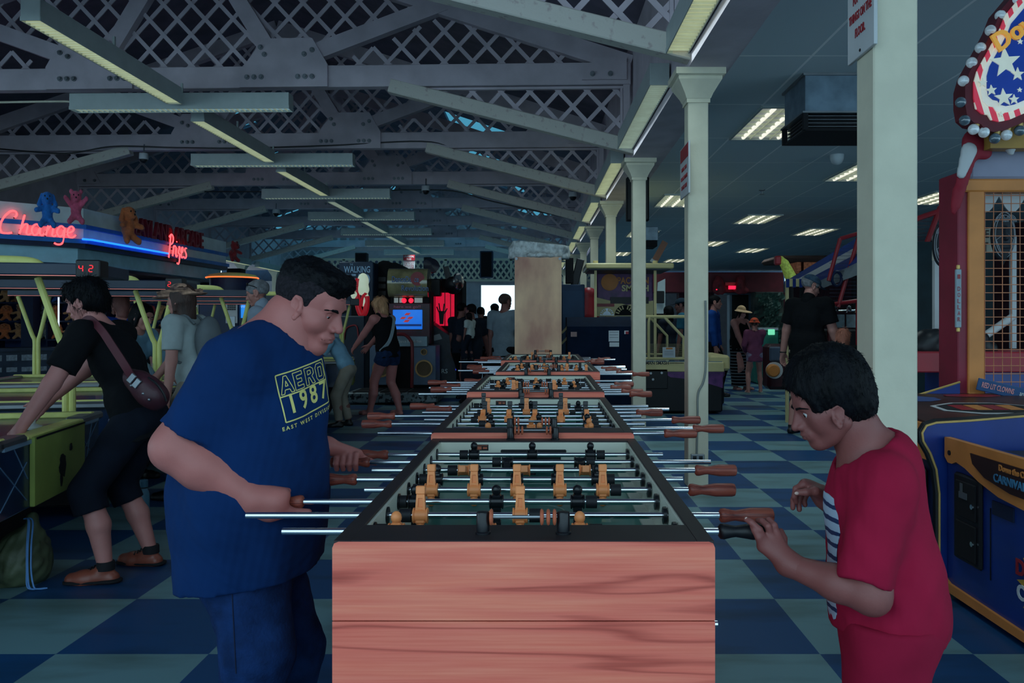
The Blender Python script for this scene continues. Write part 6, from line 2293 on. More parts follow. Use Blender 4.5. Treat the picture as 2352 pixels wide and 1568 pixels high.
def skin(col=(186, 120, 104)):
    n = 'skin_%d_%d' % (col[0], col[1])
    return M(n, col, .5, var=.07, scale=9, bump=.06, bscale=220, spec=.35)


def cloth(name, col, **k):
    return M('cloth_' + name, col, k.pop('rough', .9), var=k.pop('var', .1), scale=k.pop('scale', 8), bump=k.pop('bump', .18), bscale=k.pop('bscale', 26), spec=.15, **k)


def foot(s, ank, fwd, H_, k=1.):
    f = Vector(fwd)
    a = Vector(ank)
    z = .022 * k
    heel, ball, toe = a - f * .03 * H_ / 1.7, a + f * .1 * H_ / 1.7, a + f * .16 * H_ / 1.7
    for p in (heel, ball, toe): p.z = z + a.z - .045 * H_
    s.rc(a, (heel + ball) / 2 + V(0, 0, .02), .036 * k, .036 * k, k=.03)
    s.rc(heel, ball, .034 * k, .042 * k, k=.02).rc(ball, toe, .042 * k, .032 * k, k=.02)


def person(label, loc, Ht, yaw, lean=0., hip=.52, hands=(None, None), feet=((.03, .06), (-.03, -.06)), look=(0, .1), g=1., belly=0., skincol=(176, 116, 104), top=('tee', None), bottom=('pants', None),
           shoes=None, hair=('short', None), child=0., res=.010, handcurl=.5, female=0, poles=None, barehand=True, name='person', headless=False, twist=0.):
    t = thing(name, label, 'person', loc, yaw)
    Hh = Ht
    S_ = lambda *a: V(*a) * Hh
    d = V(math.sin(lean), 0, math.cos(lean))
    fw = V(math.cos(lean), 0, -math.sin(lean))
    R = Matrix((fw, V(0, 1, 0), d)).transposed()
    hp = S_(-.02 - .1 * math.sin(lean), 0, hip)
    nk = hp + d * .315 * Hh
    w = 1.0 - .08 * female
    sh = [hp + d * .285 * Hh + V(0, q * .112 * Hh * w, 0) + fw * .01 * Hh for q in (1, -1)]
    hips = [hp + V(0, q * .05 * Hh, -.01 * Hh) for q in (1, -1)]
    hh = Hh * (.136 + .035 * child)
    hd = nk + (d * .6 + V(0, 0, .4) + fw * .25) * .085 * Hh
    Mh = head_frame(hd + V(.01, 0, .0), look[0], look[1])
    el_, wr = [], []
    for i, q in enumerate((1, -1)):
        tgt = S_(*hands[i]) if hands[i] else sh[i] + S_(.04, q * .035, -.32)
        pole = (poles[i] if poles else None) or (-.8, q * .5, -.4)
        e, wv = ik(sh[i], tgt, .165 * Hh, .150 * Hh, pole)
        el_.append(e)
        wr.append(wv)
    kn, an = [], []
    for i, q in enumerate((1, -1)):
        a = S_(feet[i][0], feet[i][1], .045)
        kk, aa = ik(hips[i], a, .245 * Hh, .245 * Hh, (1, q * .15, 0))
        kn.append(kk)
        an.append(aa)
    r = lambda v: v * Hh * g
    # skin
    s = SDF()
    s.rc(nk - d * .03 * Hh, hd - V(0, 0, .03 * Hh), r(.034), r(.031), k=.03)
    s.el(hp + d * .19 * Hh, (r(.06), r(.088), r(.11)), R, k=.03).el(hp + d * .05 * Hh, (r(.058), r(.085), r(.09)), R, k=.04)
    s.rc(sh[0], sh[1], r(.036), k=.04)
    for i, q in enumerate((1, -1)):
        s.rc(sh[i], el_[i], r(.031), r(.025), k=.02).rc(el_[i], wr[i], r(.0255), r(.0165), k=.015)
        dr = (wr[i] - el_[i]).normalized()
        open_hand(s, wr[i] - dr * .006, dr + V(.1, 0, -.1), V(.3, q * .9, .35), 1 if q > 0 else -1, L=.105 * Hh, curl=handcurl)
        s.rc(hips[i], kn[i], r(.05), r(.033), k=.03).rc(kn[i], kn[i] * .55 + an[i] * .45 + V(-.012, 0, 0) * Hh, r(.031), r(.033), k=.02).rc(kn[i] * .55 + an[i] * .45 + V(-.01, 0, 0) * Hh, an[i], r(.033), r(.02), k=.02)
    if not shoes or shoes[0] == 'sandal':
        for i in (0, 1): foot(s, an[i], (1, (.15, -.15)[i], 0), Hh, Hh / 1.75)
    parts = [s.mesh(res)]
    add_head(parts, hh, Mh, min(res * .55, .0055), lf=1 - .15 * child, fat=.3 * (g > 1.1), nose=1 - .15 * child)
    body = mkobj('body', np_mesh('body', parts), skin(skincol), t, 180, False)
    # hair, brows, eyes
    hm = hair[1]
    if hair[0]: hair_obj(hh, Mh, t, hm, hair[0], .007, vol=hair[2] if len(hair) > 2 else 1.)
    brows(hh, t, Mh, hm or M('hair_dark', (14, 16, 22)))
    eyes(hh, 1, t, Mh, None)
    # top
    kind, mt = top[0], top[1]
    e = .007 * Hh
    s = SDF()
    s.el(hp + d * .19 * Hh, (r(.068) + e * .4, r(.096) + e * .3, r(.115)), R, k=.03)
    s.el(hp + d * .06 * Hh + fw * belly * .04 * Hh, (r(.066 + .03 * belly) + e, r(.094 + .02 * belly) + e, r(.1)), R, k=.05)
    if kind != 'tank': s.rc(sh[0], sh[1], r(.037) + e, k=.04)
    else:
        for q in (1, -1): s.rc(hp + d * .22 * Hh + V(0, q * .06 * Hh, 0), hp + d * .315 * Hh + V(0, q * .06 * Hh, 0) - fw * .005 * Hh, r(.03), r(.022), k=.03)
    if female: s.el(hp + d * .2 * Hh + fw * .05 * Hh, (r(.045), r(.075), r(.045)), R, k=.04)
    if kind in ('tee', 'long', 'shirt'):
        for i in (0, 1):
            if kind == 'long':
                s.rc(sh[i], el_[i], r(.036) + e, r(.031) + e, k=.03).rc(el_[i], el_[i].lerp(wr[i], .95), r(.030) + e, r(.022) + e, k=.02, fb=True)
            else:
                f = .72
                s.rc(sh[i], sh[i].lerp(el_[i], f), r(.037) + e, r(.034) + e * 1.4, k=.03, fb=True)
    hem = top[2] if len(top) > 2 else .0
    s.rc(hp + d * .05 * Hh, hp + V(.0, 0, hem * Hh - .045 * Hh), r(.066 + .02 * belly) + e, r(.066 + .015 * belly) + e, k=.03, fl=((0, 1, 0), 1.35), fb=True)
    nr = .05 if kind == 'tank' else .037
    s.rc(nk - d * .02 * Hh + fw * .012 * Hh, nk + d * .09 * Hh, nr * Hh * g, nr * Hh * g * 1.1, k=.012, op=-1)
    if kind == 'tank':
        s.rc(nk - d * .05 * Hh + fw * .04 * Hh, nk + d * .09 * Hh + fw * .03 * Hh, .045 * Hh, k=.012, op=-1)
    s.noise(.0035, 20, 3, (1, 1, .6)).noise(.002, 48, 6)
    sdf_obj('shirt', s, res * .9, mt, t, False)
    # bottom
    kind, mb = bottom[0], bottom[1]
    s = SDF()
    e = .006 * Hh
    s.el(hp + V(0, 0, -.005 * Hh), (r(.062) + e, r(.088) + e, r(.075)), None, k=.03)
    if kind == 'skirt':
        m_ = (an[0] + an[1]) / 2
        s.rc(hp, hp.lerp(m_, .5), r(.07), r(.072), k=.05, fl=((0, 1, 0), 1.3)).rc(hp.lerp(m_, .5), m_ + V(0, 0, .0), r(.075), r(.075), k=.04, fl=((0, 1, 0), 1.2), fb=True)
    else:
        f = {'pants': 1.0, 'shorts': .85, 'kneeshorts': 1.28, 'short': .35}[kind]
        for i in (0, 1):
            if f >= 1:
                s.rc(hips[i], kn[i], r(.054) + e, r(.043) + e, k=.03)
                q = kn[i].lerp(an[i], .93 if kind == 'pants' else f - 1)
                s.rc(kn[i], q, r(.043) + e, r(.029 if kind == 'pants' else .042) + e, k=.02, fb=True)
            else: s.rc(hips[i], hips[i].lerp(kn[i], f), r(.054) + e, r(.05) + e, k=.03, fb=True)
    s.cut(hp + V(0, 0, .05 * Hh), (0, 0, 1))
    s.noise(.003, 24, 5, (1, 1, .5))
    sdf_obj({'pants': 'trousers', 'skirt': 'skirt'}.get(kind, 'shorts'), s, res * .9, mb, t, False)
    if shoes:
        for i in (0, 1):
            s = SDF()
            f = V(1, (.15, -.15)[i], 0)
            if shoes[0] == 'sandal':
                a = an[i].copy()
                s.rc(V(a.x - .04, a.y, .008), V(a.x + .14 * Hh / 1.7, a.y + (.02, -.02)[i], .008), .04, .045, k=.01, fl=((0, 0, 1), .18))
                s.rc(V(a.x + .09, a.y - .03, .03), V(a.x + .1, a.y + .04, .03), .008, k=.01)
            else:
                foot(s, an[i], f, Hh, Hh / 1.75 * 1.12)
                s.cut((0, 0, .0), (0, 0, -1)).cut(an[i] + V(0, 0, .035), (0, 0, 1))
            sdf_obj(('sandal' if shoes[0] == 'sandal' else 'shoe'), s, res * .8, shoes[1], t, False)
    return dict(t=t, head=Mh, hh=hh, nk=nk, hp=hp, sh=sh, el=el_, wr=wr, an=an, kn=kn, d=d, fw=fw, W=WM[t.name], body=body)


m_hair = M('hair_black', (7, 9, 14), .6, var=.5, spec=.12, scale=26, bump=.5, bscale=130, stretch=(1, 1, .35))
m_hairb = M('hair_brown', (58, 38, 32), .6, var=.4, scale=24, bump=.5, bscale=120, stretch=(1, 1, .3))
m_blond = M('hair_blonde', (188, 142, 104), .6, var=.25, scale=24, bump=.5, bscale=120, stretch=(1, 1, .25))
m_grey = M('hair_grey', (110, 112, 116), .7, var=.3, scale=30, bump=.4, bscale=150)
# ------------------------------------------------------------------ the man at the table
def fuzz(ho, parent, Mx, n, L, comb, r0, seed, mat=None):
    """short hair strands rooted on the hair surface"""
    rg = random.Random(seed)
    b = MB()
    R = Mx.to_3x3()
    cb = R @ comb
    vs = ho.data.vertices
    for i in range(n):
        v = vs[rg.randrange(len(vs))]
        nn = v.normal
        d = (nn * .22 + (cb - nn * cb.dot(nn)) * 1.1 + V(rg.uniform(-.3, .3), rg.uniform(-.3, .3), rg.uniform(-.3, .3))).normalized()
        l = L * rg.uniform(.5, 1.1)
        p = v.co - nn * .002
        b.rings([p, p + d * l * .5, p + d * l + (cb - nn * .5) * l * .15], [r0, r0 * .8, r0 * .2], 3, caps=False)
    b.build('hair_strands', mat or m_hair, parent, 180, world=False)


SKM, SKB = (172, 104, 98), (130, 76, 72)
Q = lambda x, y, z: A3(P(x, y, z))
man = thing('person', 'big man in a dark blue printed tee and jeans bending over a foosball table', 'person', (P(570, 0, 2.28).x, 2.28, 0))
hhM = .235
MhM = head_frame(P(711, 706, 2.25), math.radians(-12), math.radians(22)) @ Matrix.Diagonal((.97, 1, 1, 1))


def man_torso(e=0.):
    s = SDF()
    s.el(Q(578, 1140, 2.28), (.196 + e, .245 + e, .2 + e), k=.08)
    s.el(Q(588, 1000, 2.26), (.183 + e, .235 + e, .2 + e), k=.08)
    s.el(Q(594, 900, 2.25), (.165 + e, .215 + e, .15 + e), k=.06)
    s.el(Q(622, 832, 2.25), (.118 + e, .165 + e, .1 + e), k=.06).el(Q(618, 790, 2.25), (.085 + e, .13 + e, .075 + e), k=.06)
    s.rc(Q(552, 836, 2.09), Q(562, 836, 2.42), .08 + e, .08 + e, k=.06)
    return s


sR, eR, wR = Q(512, 862, 2.10), Q(402, 1028, 2.04), Q(582, 1146, 2.065)
sL, eL, wL = Q(560, 862, 2.42), Q(640, 1040, 2.58), Q(748, 1022, 2.665)
s = man_torso(-.015)
s.rc(Q(625, 825, 2.25), Q(676, 735, 2.25), .094, .085, k=.05)
s.rc(sR, eR, .066, .056, k=.03).rc(eR, eR + (wR - eR) * .35, .055, .057, k=.03).rc(eR + (wR - eR) * .35, wR, .057, .036, k=.03)
s.rc(sL, eL, .062, .05, k=.03).rc(eL, wL, .05, .031, k=.03)
hpM = [Q(572, 1235, 2.17), Q(585, 1235, 2.40)]
knM = [Q(592, 1500, 2.15), Q(672, 1490, 2.44)]
anM = [Vector((P(548, 0, 2.18).x, 2.18, .09)), Vector((P(640, 0, 2.45).x, 2.45, .09))]
for i in (0, 1): s.rc(hpM[i], knM[i], .08, .06, k=.03).rc(knM[i], anM[i], .068, .045, k=.03)
parts = [s.mesh(.009)]
# right hand round the third handle, left hand on the seventh
s = SDF()
s.rc(eR + (wR - eR) * .8, wR, .0413, .036, k=.02)
xs3, xs7 = tx(698, 3), tx(850, 7)
hzr = .88
grip_hand(s, wR, (xs3 - .080, 1.61 + .195 + .149 * 2, hzr), (1, 0, 0), .0165, .75, -1, (0, 0, 1), 1.12, thumb_a=-1.75)
s.rc(wR, Q(628, 1158, 2.062), .034, .03, k=.03, fl=((0, 1, 0), .7)).rc(wR, Q(618, 1176, 2.075), .03, .022, k=.02)
parts.append(s.mesh(.0032))
s = SDF()
s.rc(eL + (wL - eL) * .8, wL, .0348, .031, k=.02)
grip_hand(s, wL, (xs7 - .075, 1.61 + .195 + .149 * 6, hzr), (1, 0, 0), .0165, -.5, 1, (0, 0, 1), 1.05, thumb_a=-.9)
parts.append(s.mesh(.0034))
add_head(parts, hhM, MhM, .0036, fat=1., nose=1.08, brow=1.05, ear=.92, earx=.035)
mkobj('body', np_mesh('body', parts), skin(SKM), man, 180)
I4 = WM[man.name].inverted() @ MhM


def man_hair():
    h = hhM
    r = lambda *a: [q * h for q in a]
    # cropped sides
    s = SDF()
    s.el(V(-.06, 0, .19) * h, r(.435, .342, .36), k=.02 * h).el(V(.08, 0, .15) * h, r(.27, .306, .3), k=.06 * h)
    s.el(V(.5, 0, 0) * h, r(.38, 1, .4), k=.012 * h, op=-1)
    s.el(V(.05, 0, -.40) * h, r(.75, .6, .34), k=.015 * h, op=-1)
    for q in (1, -1):
        s.el(V(-.0, q * .36, -.02) * h, r(.11, .12, .165), k=.015 * h, op=-1)
        s.rc(V(.09, q * .288, .12) * h, V(.085, q * .282, -.02) * h, .045 * h, .022 * h, k=.02 * h)
    s.noise(.004 * h, 160, 4)
    me = np_mesh('hair_sides', [tf(s.mesh(.0042), I4)])
    mkobj('hair_sides', me, M('hair_fade', (40, 36, 42), .8, var=.5, spec=.15, scale=140, bump=.5, bscale=300, col2=(20, 19, 24)), man, 180, False)
    s = SDF()
    s.el(V(-.07, 0, .3) * h, r(.43, .33, .29), k=.02 * h).el(V(.12, 0, .32) * h, r(.26, .27, .22), k=.06 * h)
    s.rc(V(.28, -.14, .42) * h, V(.28, .14, .42) * h, .105 * h, k=.06 * h).rc(V(.36, -.1, .4) * h, V(.36, .1, .4) * h, .07 * h, k=.05 * h)
    s.cut(V(-.1, 0, .2) * h, V(.12, 0, -1)).cut(V(.3, 0, .30) * h, V(.3, 0, -1)) if False else s.cut(V(-.3, 0, .19) * h, V(-.18, 0, -1))
    s.noise(.012 * h, 60, 4, (.7, 1.2, 1)).noise(.010 * h, 150, 9, (.6, 1.3, 1))
    me = np_mesh('hair', [tf(s.mesh(.0042), I4)])
    ho = mkobj('hair', me, m_hair, man, 180, False)
    fuzz(bpy.data.objects[ho.name], man, I4, 2600, h * .05, V(.75, 0, .15), .0006, 3)


man_hair()
brows(hhM, man, I4, m_hair, 1.05)
eyes(hhM, 1, man, I4, None, -.42)
b = MB()
for q in (1, -1):  # lowered lids
    b.sph(V(.302, q * .13, .034) * hhM, V(.0605, .063, .046) * hhM, 16, 10)
b.xform(I4).build('eyelids', skin(SKM), man, 180, world=False)
m_lip = M('lip_rose', (146, 82, 80), .5)
b = MB()
b.rings([V(.385, -.085, -.232) * hhM, V(.422, -.035, -.225) * hhM, V(.428, 0, -.23) * hhM, V(.422, .035, -.225) * hhM, V(.385, .085, -.232) * hhM], [.002 * hhM, .012 * hhM, .014 * hhM, .012 * hhM, .002 * hhM], 8)
b.rings([V(.38, -.07, -.262) * hhM, V(.412, -.03, -.276) * hhM, V(.416, 0, -.278) * hhM, V(.412, .03, -.276) * hhM, V(.38, .07, -.262) * hhM], [.002 * hhM, .015 * hhM, .017 * hhM, .015 * hhM, .002 * hhM], 8)
b.xform(I4).build('lips', m_lip, man, 180, world=False)
# shirt
m_tee = cloth('navy_tee', (8, 42, 88), var=.12, scale=5, bump=.25, bscale=14)
s = man_torso(0)
s.rc(sR + A3((.02, 0, .0)), Q(447, 1000, 2.065), .088, .084, k=.05, fb=True)
s.rc(sL, sL + (eL - sL) * .72, .095, .08, k=.05, fb=True)
s.rc(Q(576, 1130, 2.28), Q(570, 1400, 2.28), .192, .172, k=.06, fl=((0, 1, 0), 1.36))
s.el(Q(640, 1240, 2.28), (.08, .2, .12), k=.08)
s.rc(Q(652, 800, 2.25), Q(700, 700, 2.25), .082, .100, k=.015, op=-1)
s.noise(.006, 13, 3, (1, 1, .5)).noise(.004, 27, 6, (1.2, 1, .4)).noise(.0015, 70, 12)
s.cut(Q(570, 1308, 2.28), (.08, 0, -1))
tee = sdf_obj('shirt', s, .007, m_tee, man)
b = MB()
n_ = 36
ca, cx_ = V(*(Q(694, 700, 2.25) - Q(622, 812, 2.25))).normalized(), V(*Q(622, 812, 2.25))
# jeans
m_jean = cloth('denim', (16, 42, 84), var=.3, scale=18, bump=.3, bscale=120)
s = SDF()
s.el(Q(572, 1270, 2.28), (.145, .19, .12), k=.05)
s.rc(Q(562, 1290, 2.19), knM[0], .116, .092, k=.05).rc(knM[0], anM[0], .092, .075, k=.04)
s.rc(Q(590, 1290, 2.38), knM[1], .122, .088, k=.05).rc(knM[1], anM[1], .088, .072, k=.04)
s.noise(.005, 22, 8, (1, 1, .6)).noise(.002, 55, 3)
s.cut(Q(570, 1225, 2.28), (0, 0, 1)).cut((0, 0, .05), (0, 0, -1))
jn = sdf_obj('jeans', s, .009, m_jean, man)
from mathutils.bvhtree import BVHTree


def drape(me, bv, dirn, off):
    """lay a flat mesh on a surface by casting along dirn"""
    for v in me.vertices:
        h = bv.ray_cast(v.co - dirn * .5, dirn)
        if h[0]: v.co = h[0] - dirn * off
    return me


def bvh_of(o):
    W = WM[o.name]
    return BVHTree.FromPolygons([W @ v.co for v in o.data.vertices], [tuple(p.vertices) for p in o.data.polygons])


import bmesh


def subdiv(me, L):
    bm = bmesh.new()
    bm.from_mesh(me)
    bmesh.ops.triangulate(bm, faces=bm.faces[:])
    for _ in range(4):
        ed = [e for e in bm.edges if e.calc_length() > L]
        if not ed: break
        bmesh.ops.subdivide_edges(bm, edges=ed, cuts=1, use_grid_fill=False)
        bmesh.ops.triangulate(bm, faces=bm.faces[:])
    bm.to_mesh(me)
    bm.free()
    return me


bvt = bvh_of(tee)
m_print = M('print_yellow', (206, 200, 120), .8)
# print plane: faces the camera and the table, letters climb with the chest
pd = V(-.62, .78, 0).normalized()
pu = V(.78, .62, 0)
p0 = P(752, 903, 2.06)
prU = (pu * math.cos(.22) + V(0, 0, 1) * math.sin(.22)).normalized()
prV = prU.cross(-pd).normalized() * -1
if prV.z < 0: prV = -prV


def on_tee(nm, me):
    Mx = Matrix((prU, prV, -pd)).transposed().to_4x4()
    Mx.translation = p0
    me.transform(Mx)
    drape(subdiv(me, .012), bvt, pd, .0022)
    mkobj(nm, me, m_print, man, 180)


def flat(pts):
    me = bpy.data.meshes.new('flat')
    me.from_pydata([(x, y, 0) for x, y in pts], [], [tuple(range(len(pts)))])
    return me


def line(a, c, w=.0035):
    a, c = V(*a, 0), V(*c, 0)
    d = (c - a).normalized()
    n = V(-d.y, d.x, 0) * w / 2
    return flat([((a + n)[0], (a + n)[1]), ((a - n)[0], (a - n)[1]), ((c - n)[0], (c - n)[1]), ((c + n)[0], (c + n)[1])])


bw, bh = .084, .062
for a, c in (((-bw, bh), (bw, bh)), ((-bw, -bh), (bw, -bh)), ((-bw, -bh), (-bw, bh)), ((bw, -bh), (bw, bh)), ((-bw, .004), (bw, .004))):
    on_tee('print_frame', line(a, c))


def stroke_text(txt, size, x, y, dx):
    """outlined capitals"""
    L = {'A': [[(0, 0), (.35, 1), (.55, 1), (.9, 0), (.68, 0), (.6, .22), (.3, .22), (.22, 0), (0, 0)], [(.36, .42), (.54, .42), (.45, .72), (.36, .42)]],
         'E': [[(.05, 0), (.05, 1), (.75, 1), (.75, .8), (.28, .8), (.28, .6), (.65, .6), (.65, .4), (.28, .4), (.28, .2), (.75, .2), (.75, 0), (.05, 0)]],
         'R': [[(.05, 0), (.05, 1), (.6, 1), (.8, .85), (.8, .58), (.62, .45), (.82, 0), (.58, 0), (.4, .4), (.28, .4), (.28, 0), (.05, 0)], [(.28, .58), (.28, .82), (.55, .82), (.58, .62), (.28, .58)]],
         'O': [[(.2, 0), (.05, .2), (.05, .8), (.2, 1), (.65, 1), (.8, .8), (.8, .2), (.65, 0), (.2, 0)], [(.28, .22), (.28, .78), (.57, .78), (.57, .22), (.28, .22)]]}
    for ch in txt:
        for st in L[ch]:
            for a, c in zip(st, st[1:]):
                on_tee('print_lettering', line((x + a[0] * size * .95, y + a[1] * size), (x + c[0] * size * .95, y + c[1] * size), .0022))
        x += dx


stroke_text('AERO', .046, -.078, .009, .041)
for i, ch in enumerate('1987'):
    me = text_mesh(ch, .07, 0, off=.0015)
    for v in me.vertices: v.co = V(v.co.x * .85 - .055 + i * .04, v.co.y - .022, 0)
    on_tee('print_lettering', me)
me = text_mesh('EAST WEST DIVISION', .014, 0, off=.0004, spacing=1.5)
for v in me.vertices: v.co = V(v.co.x + .0, v.co.y - bh - .016, 0)
on_tee('print_lettering', me)
# stitching of the jeans
bvj = bvh_of(jn)


def on_jean(nm, pts, w, mat):
    b = MB()
    q = []
    for x, y in pts:
        h = bvj.ray_cast(P(x, y, 1.7), V((P(x, y, 2) - P(x, y, 1)).normalized()) if False else (P(x, y, 2) - P(x, y, 1)).normalized())
        if h[0]: q.append(h[0] - V(0, .001, 0))
    if len(q) > 1: b.rings(q, w, 5).build(nm, mat, man)


m_st = M('stitch_pale', (110, 140, 170), .8)
on_jean('stitching', [(448 + i * 4, 1332) for i in range(9)], .0012, m_st)
on_jean('stitching', [(448 + i * 4, 1337) for i in range(9)], .0012, m_st)
on_jean('side_seam', [(531 + i * .6, 1318 + i * 12) for i in range(20)], .0016, M('seam_dark', (10, 26, 56), .9))
on_jean('pocket_tag', [(525, 1304), (526, 1310), (527, 1318), (527, 1326)], .002, M('tag_red', (190, 84, 70), .8))
for i in (0, 1):
    s = SDF()
    foot(s, Vector(anM[i]), V(1, (-.15, .15)[i], 0), 1.72, 1.12)
    s.cut((0, 0, .002), (0, 0, -1)).cut((0, 0, .12), (0, 0, 1))
    sdf_obj('shoe', s, .009, m_black, man)
# wristband on the far wrist
wv = V(*wL)
ax = (V(*wL) - V(*eL)).normalized()
u = ax.orthogonal().normalized()
v_ = ax.cross(u)
tag(MB().rings([wv - ax * .012 + (u * math.cos(a) + v_ * math.sin(a)) * .036 for a in [2 * PI * k / 20 for k in range(20)]], .003, 6, closed=True).build('bracelet', m_black, man), None)

# ------------------------------------------------------------------ the boy
boy = thing('person', 'boy in a red tee and red shorts reaching for a black foosball handle', 'person', (P(2040, 0, 1.8).x, 1.8, 0))
hhB = .215
MhB = head_frame(P(1912, 930, 1.79), PI - math.radians(4), math.radians(20)) @ Matrix.Diagonal((.93, 1, 1, 1))
IB = WM[boy.name].inverted() @ MhB


def boy_torso(e=0.):
    s = SDF()
    s.el(Q(2006, 1150, 1.8), (.098 + e, .125 + e, .12 + e), k=.05).el(Q(2030, 1285, 1.8), (.108 + e, .13 + e, .15 + e), k=.06)
    s.el(Q(2044, 1400, 1.8), (.115 + e, .135 + e, .1 + e), k=.05)
    s.rc(Q(2030, 1108, 1.695), Q(2030, 1108, 1.915), .056 + e, .056 + e, k=.05).el(Q(2018, 1066, 1.8), (.08 + e, .09 + e, .05 + e), k=.05).el(Q(2036, 1036, 1.8), (.052 + e, .075 + e, .052 + e), k=.05)
    return s


bsL, beL, bwL = Q(2034, 1120, 1.685), Q(2002, 1368, 1.66), Q(1812, 1297, 1.76)
bsR, beR, bwR = Q(2020, 1120, 1.915), Q(1985, 1240, 2.0), Q(1898, 1145, 1.95)
s = boy_torso(-.012)
s.rc(Q(2012, 1075, 1.8), Q(1958, 975, 1.79), .062, .056, k=.03)
s.rc(bsL, beL, .043, .037, k=.02).rc(beL, beL + (bwL - beL) * .4, .037, .036, k=.02).rc(beL + (bwL - beL) * .4, bwL, .036, .024, k=.02)
s.rc(bsR, beR, .04, .034, k=.02).rc(beR, bwR, .034, .024, k=.02)
bh_ = [Q(2040, 1440, 1.74), Q(2050, 1440, 1.87)]
bk = [Vector((P(2020, 0, 1.74).x, 1.72, .36)), Vector((P(2035, 0, 1.87).x, 1.88, .36))]
ba = [Vector((P(2050, 0, 1.74).x, 1.70, .07)), Vector((P(2070, 0, 1.87).x, 1.9, .07))]
for i in (0, 1):
    s.rc(bh_[i], bk[i], .07, .05, k=.03).rc(bk[i], ba[i], .048, .03, k=.02)
    foot(s, ba[i], V(-1, 0, 0), 1.35, .85)
parts = [s.mesh(.008)]


def px_hand(wr, Z0, fingers, palm, thumb, rr=.0075, dz=None):
    """hand laid out by joints: each finger [(x,y,dZ)...]"""
    s = SDF()
    for f in fingers:
        pts = [Q(x, y, Z0 + z) for x, y, z in f]
        s.rc(wr + (pts[0] - wr) * .12, pts[0], .0165, .0105, k=.014)
        n = len(pts)
        for j in range(n - 1): s.rc(pts[j], pts[j + 1], rr * (1.12 - .1 * j), rr * (1.02 - .1 * j), k=.006 if j == 0 else .002)
    pts = [Q(x, y, Z0 + z) for x, y, z in thumb]
    s.rc(wr + (pts[0] - wr) * .3, pts[0], .017, .0125, k=.014)
    for j in range(len(pts) - 1): s.rc(pts[j], pts[j + 1], rr * 1.3 - j * .001, rr * 1.15 - j * .001, k=.004)
    return s


fB = [[(1750, 1256, -.004), (1742, 1234, -.012), (1733, 1218, -.008), (1728, 1208, 0)],
      [(1757, 1243, -.002), (1744, 1216, -.01), (1725, 1199, -.004), (1714, 1192, .006)],
      [(1771, 1234, .002), (1764, 1208, -.004), (1750, 1196, .012), (1741, 1195, .025)],
      [(1786, 1232, .006), (1778, 1206, .004), (1766, 1194, .02), (1757, 1196, .034)]]
s = px_hand(bwL, 1.775, fB, None, [(1800, 1262, .02), (1799, 1236, .035), (1793, 1220, .045)])
s.rc(bwL + (beL - bwL) * .25, bwL, .0275, .0245, k=.02)
parts.append(s.mesh(.0027))
fR = [[(1846, 1112, 0), (1828, 1122, -.006), (1825, 1140, -.004), (1829, 1152, .004)],
      [(1850, 1110, .012), (1831, 1122, .014), (1822, 1148, .012), (1821, 1166, .012)],
      [(1857, 1112, .024), (1840, 1128, .028), (1834, 1154, .024), (1836, 1170, .02)],
      [(1866, 1116, .034), (1853, 1132, .04), (1846, 1150, .036), (1849, 1159, .03)]]
s = px_hand(bwR, 1.93, fR, None, [(1872, 1128, -.02), (1852, 1130, -.028), (1832, 1131, -.024)])
s.rc(bwR + (beR - bwR) * .25, bwR, .0275, .0245, k=.02)
parts.append(s.mesh(.0028))
add_head(parts, hhB, MhB, .0034, lf=.8, nose=.9, ear=.8, brow=.8, earz=-.075, earx=.085)
mkobj('body', np_mesh('body', parts), skin(SKB), boy, 180)
b = MB()
for f in fB:
    p = P(f[-1][0], f[-1][1], 1.775 + f[-1][2])
    q = P(f[-2][0], f[-2][1], 1.775 + f[-2][2])
    d_ = (p - q).normalized()
    b.sph(p + d_ * .001 + V(0, -.0045, .001), (.0036, .002, .0045), 8, 6)
p = P(1832, 1131, 1.906)
b.sph(p + V(-.004, -.007, .0), (.0055, .002, .004), 8, 6)
b.build('fingernails', M('nail_pale', (206, 176, 164), .35), boy)
h = hhB
r = lambda *a: [q * h for q in a]
s = SDF()
s.el(V(-.05, 0, .22) * h, r(.46, .38, .44), k=.02 * h).el(V(.12, 0, .24) * h, r(.32, .33, .36), k=.08 * h)
s.el(V(-.2, 0, -.02) * h, r(.28, .31, .27), k=.08 * h)
s.el(V(.76, 0, .05) * h, r(.48, 1., .40), k=.015 * h, op=-1)
s.el(V(.12, 0, -.56) * h, r(.6, .6, .36), k=.02 * h, op=-1)
for q in (1, -1):
    s.el(V(.06, q * .4, -.10) * h, r(.11, .17, .155), k=.015 * h, op=-1)
    s.rc(V(.25, q * .275, .16) * h, V(.215, q * .285, .045) * h, .05 * h, .024 * h, k=.03 * h)
s.noise(.012 * h, 70, 4, (1, 1.2, .6)).noise(.010 * h, 160, 9, (1, 1.3, .5))
hb = mkobj('hair', np_mesh('hair', [tf(s.mesh(.004), IB)]), m_hair, boy, 180, False)
fuzz(hb, boy, IB, 3400, h * .05, V(.2, 0, -.5), .0006, 6)
brows(hhB, boy, IB, m_hair, .7)
eyes(hhB, 1, boy, IB, None, -.22)
m_rtee = cloth('red_tee', (150, 22, 54), var=.1, scale=6, bump=.25, bscale=16)
s = boy_torso(0)
s.rc(bsL, Q(1984, 1338, 1.665), .064, .054, k=.03, fb=True)
s.rc(bsR, bsR + (beR - bsR) * .55, .06, .05, k=.03, fb=True)
s.rc(Q(2036, 1330, 1.8), Q(2046, 1470, 1.8), .11, .116, k=.04, fl=((0, 1, 0), 1.15))
s.rc(Q(1990, 1062, 1.8), Q(1952, 960, 1.79), .064, .088, k=.015, op=-1)
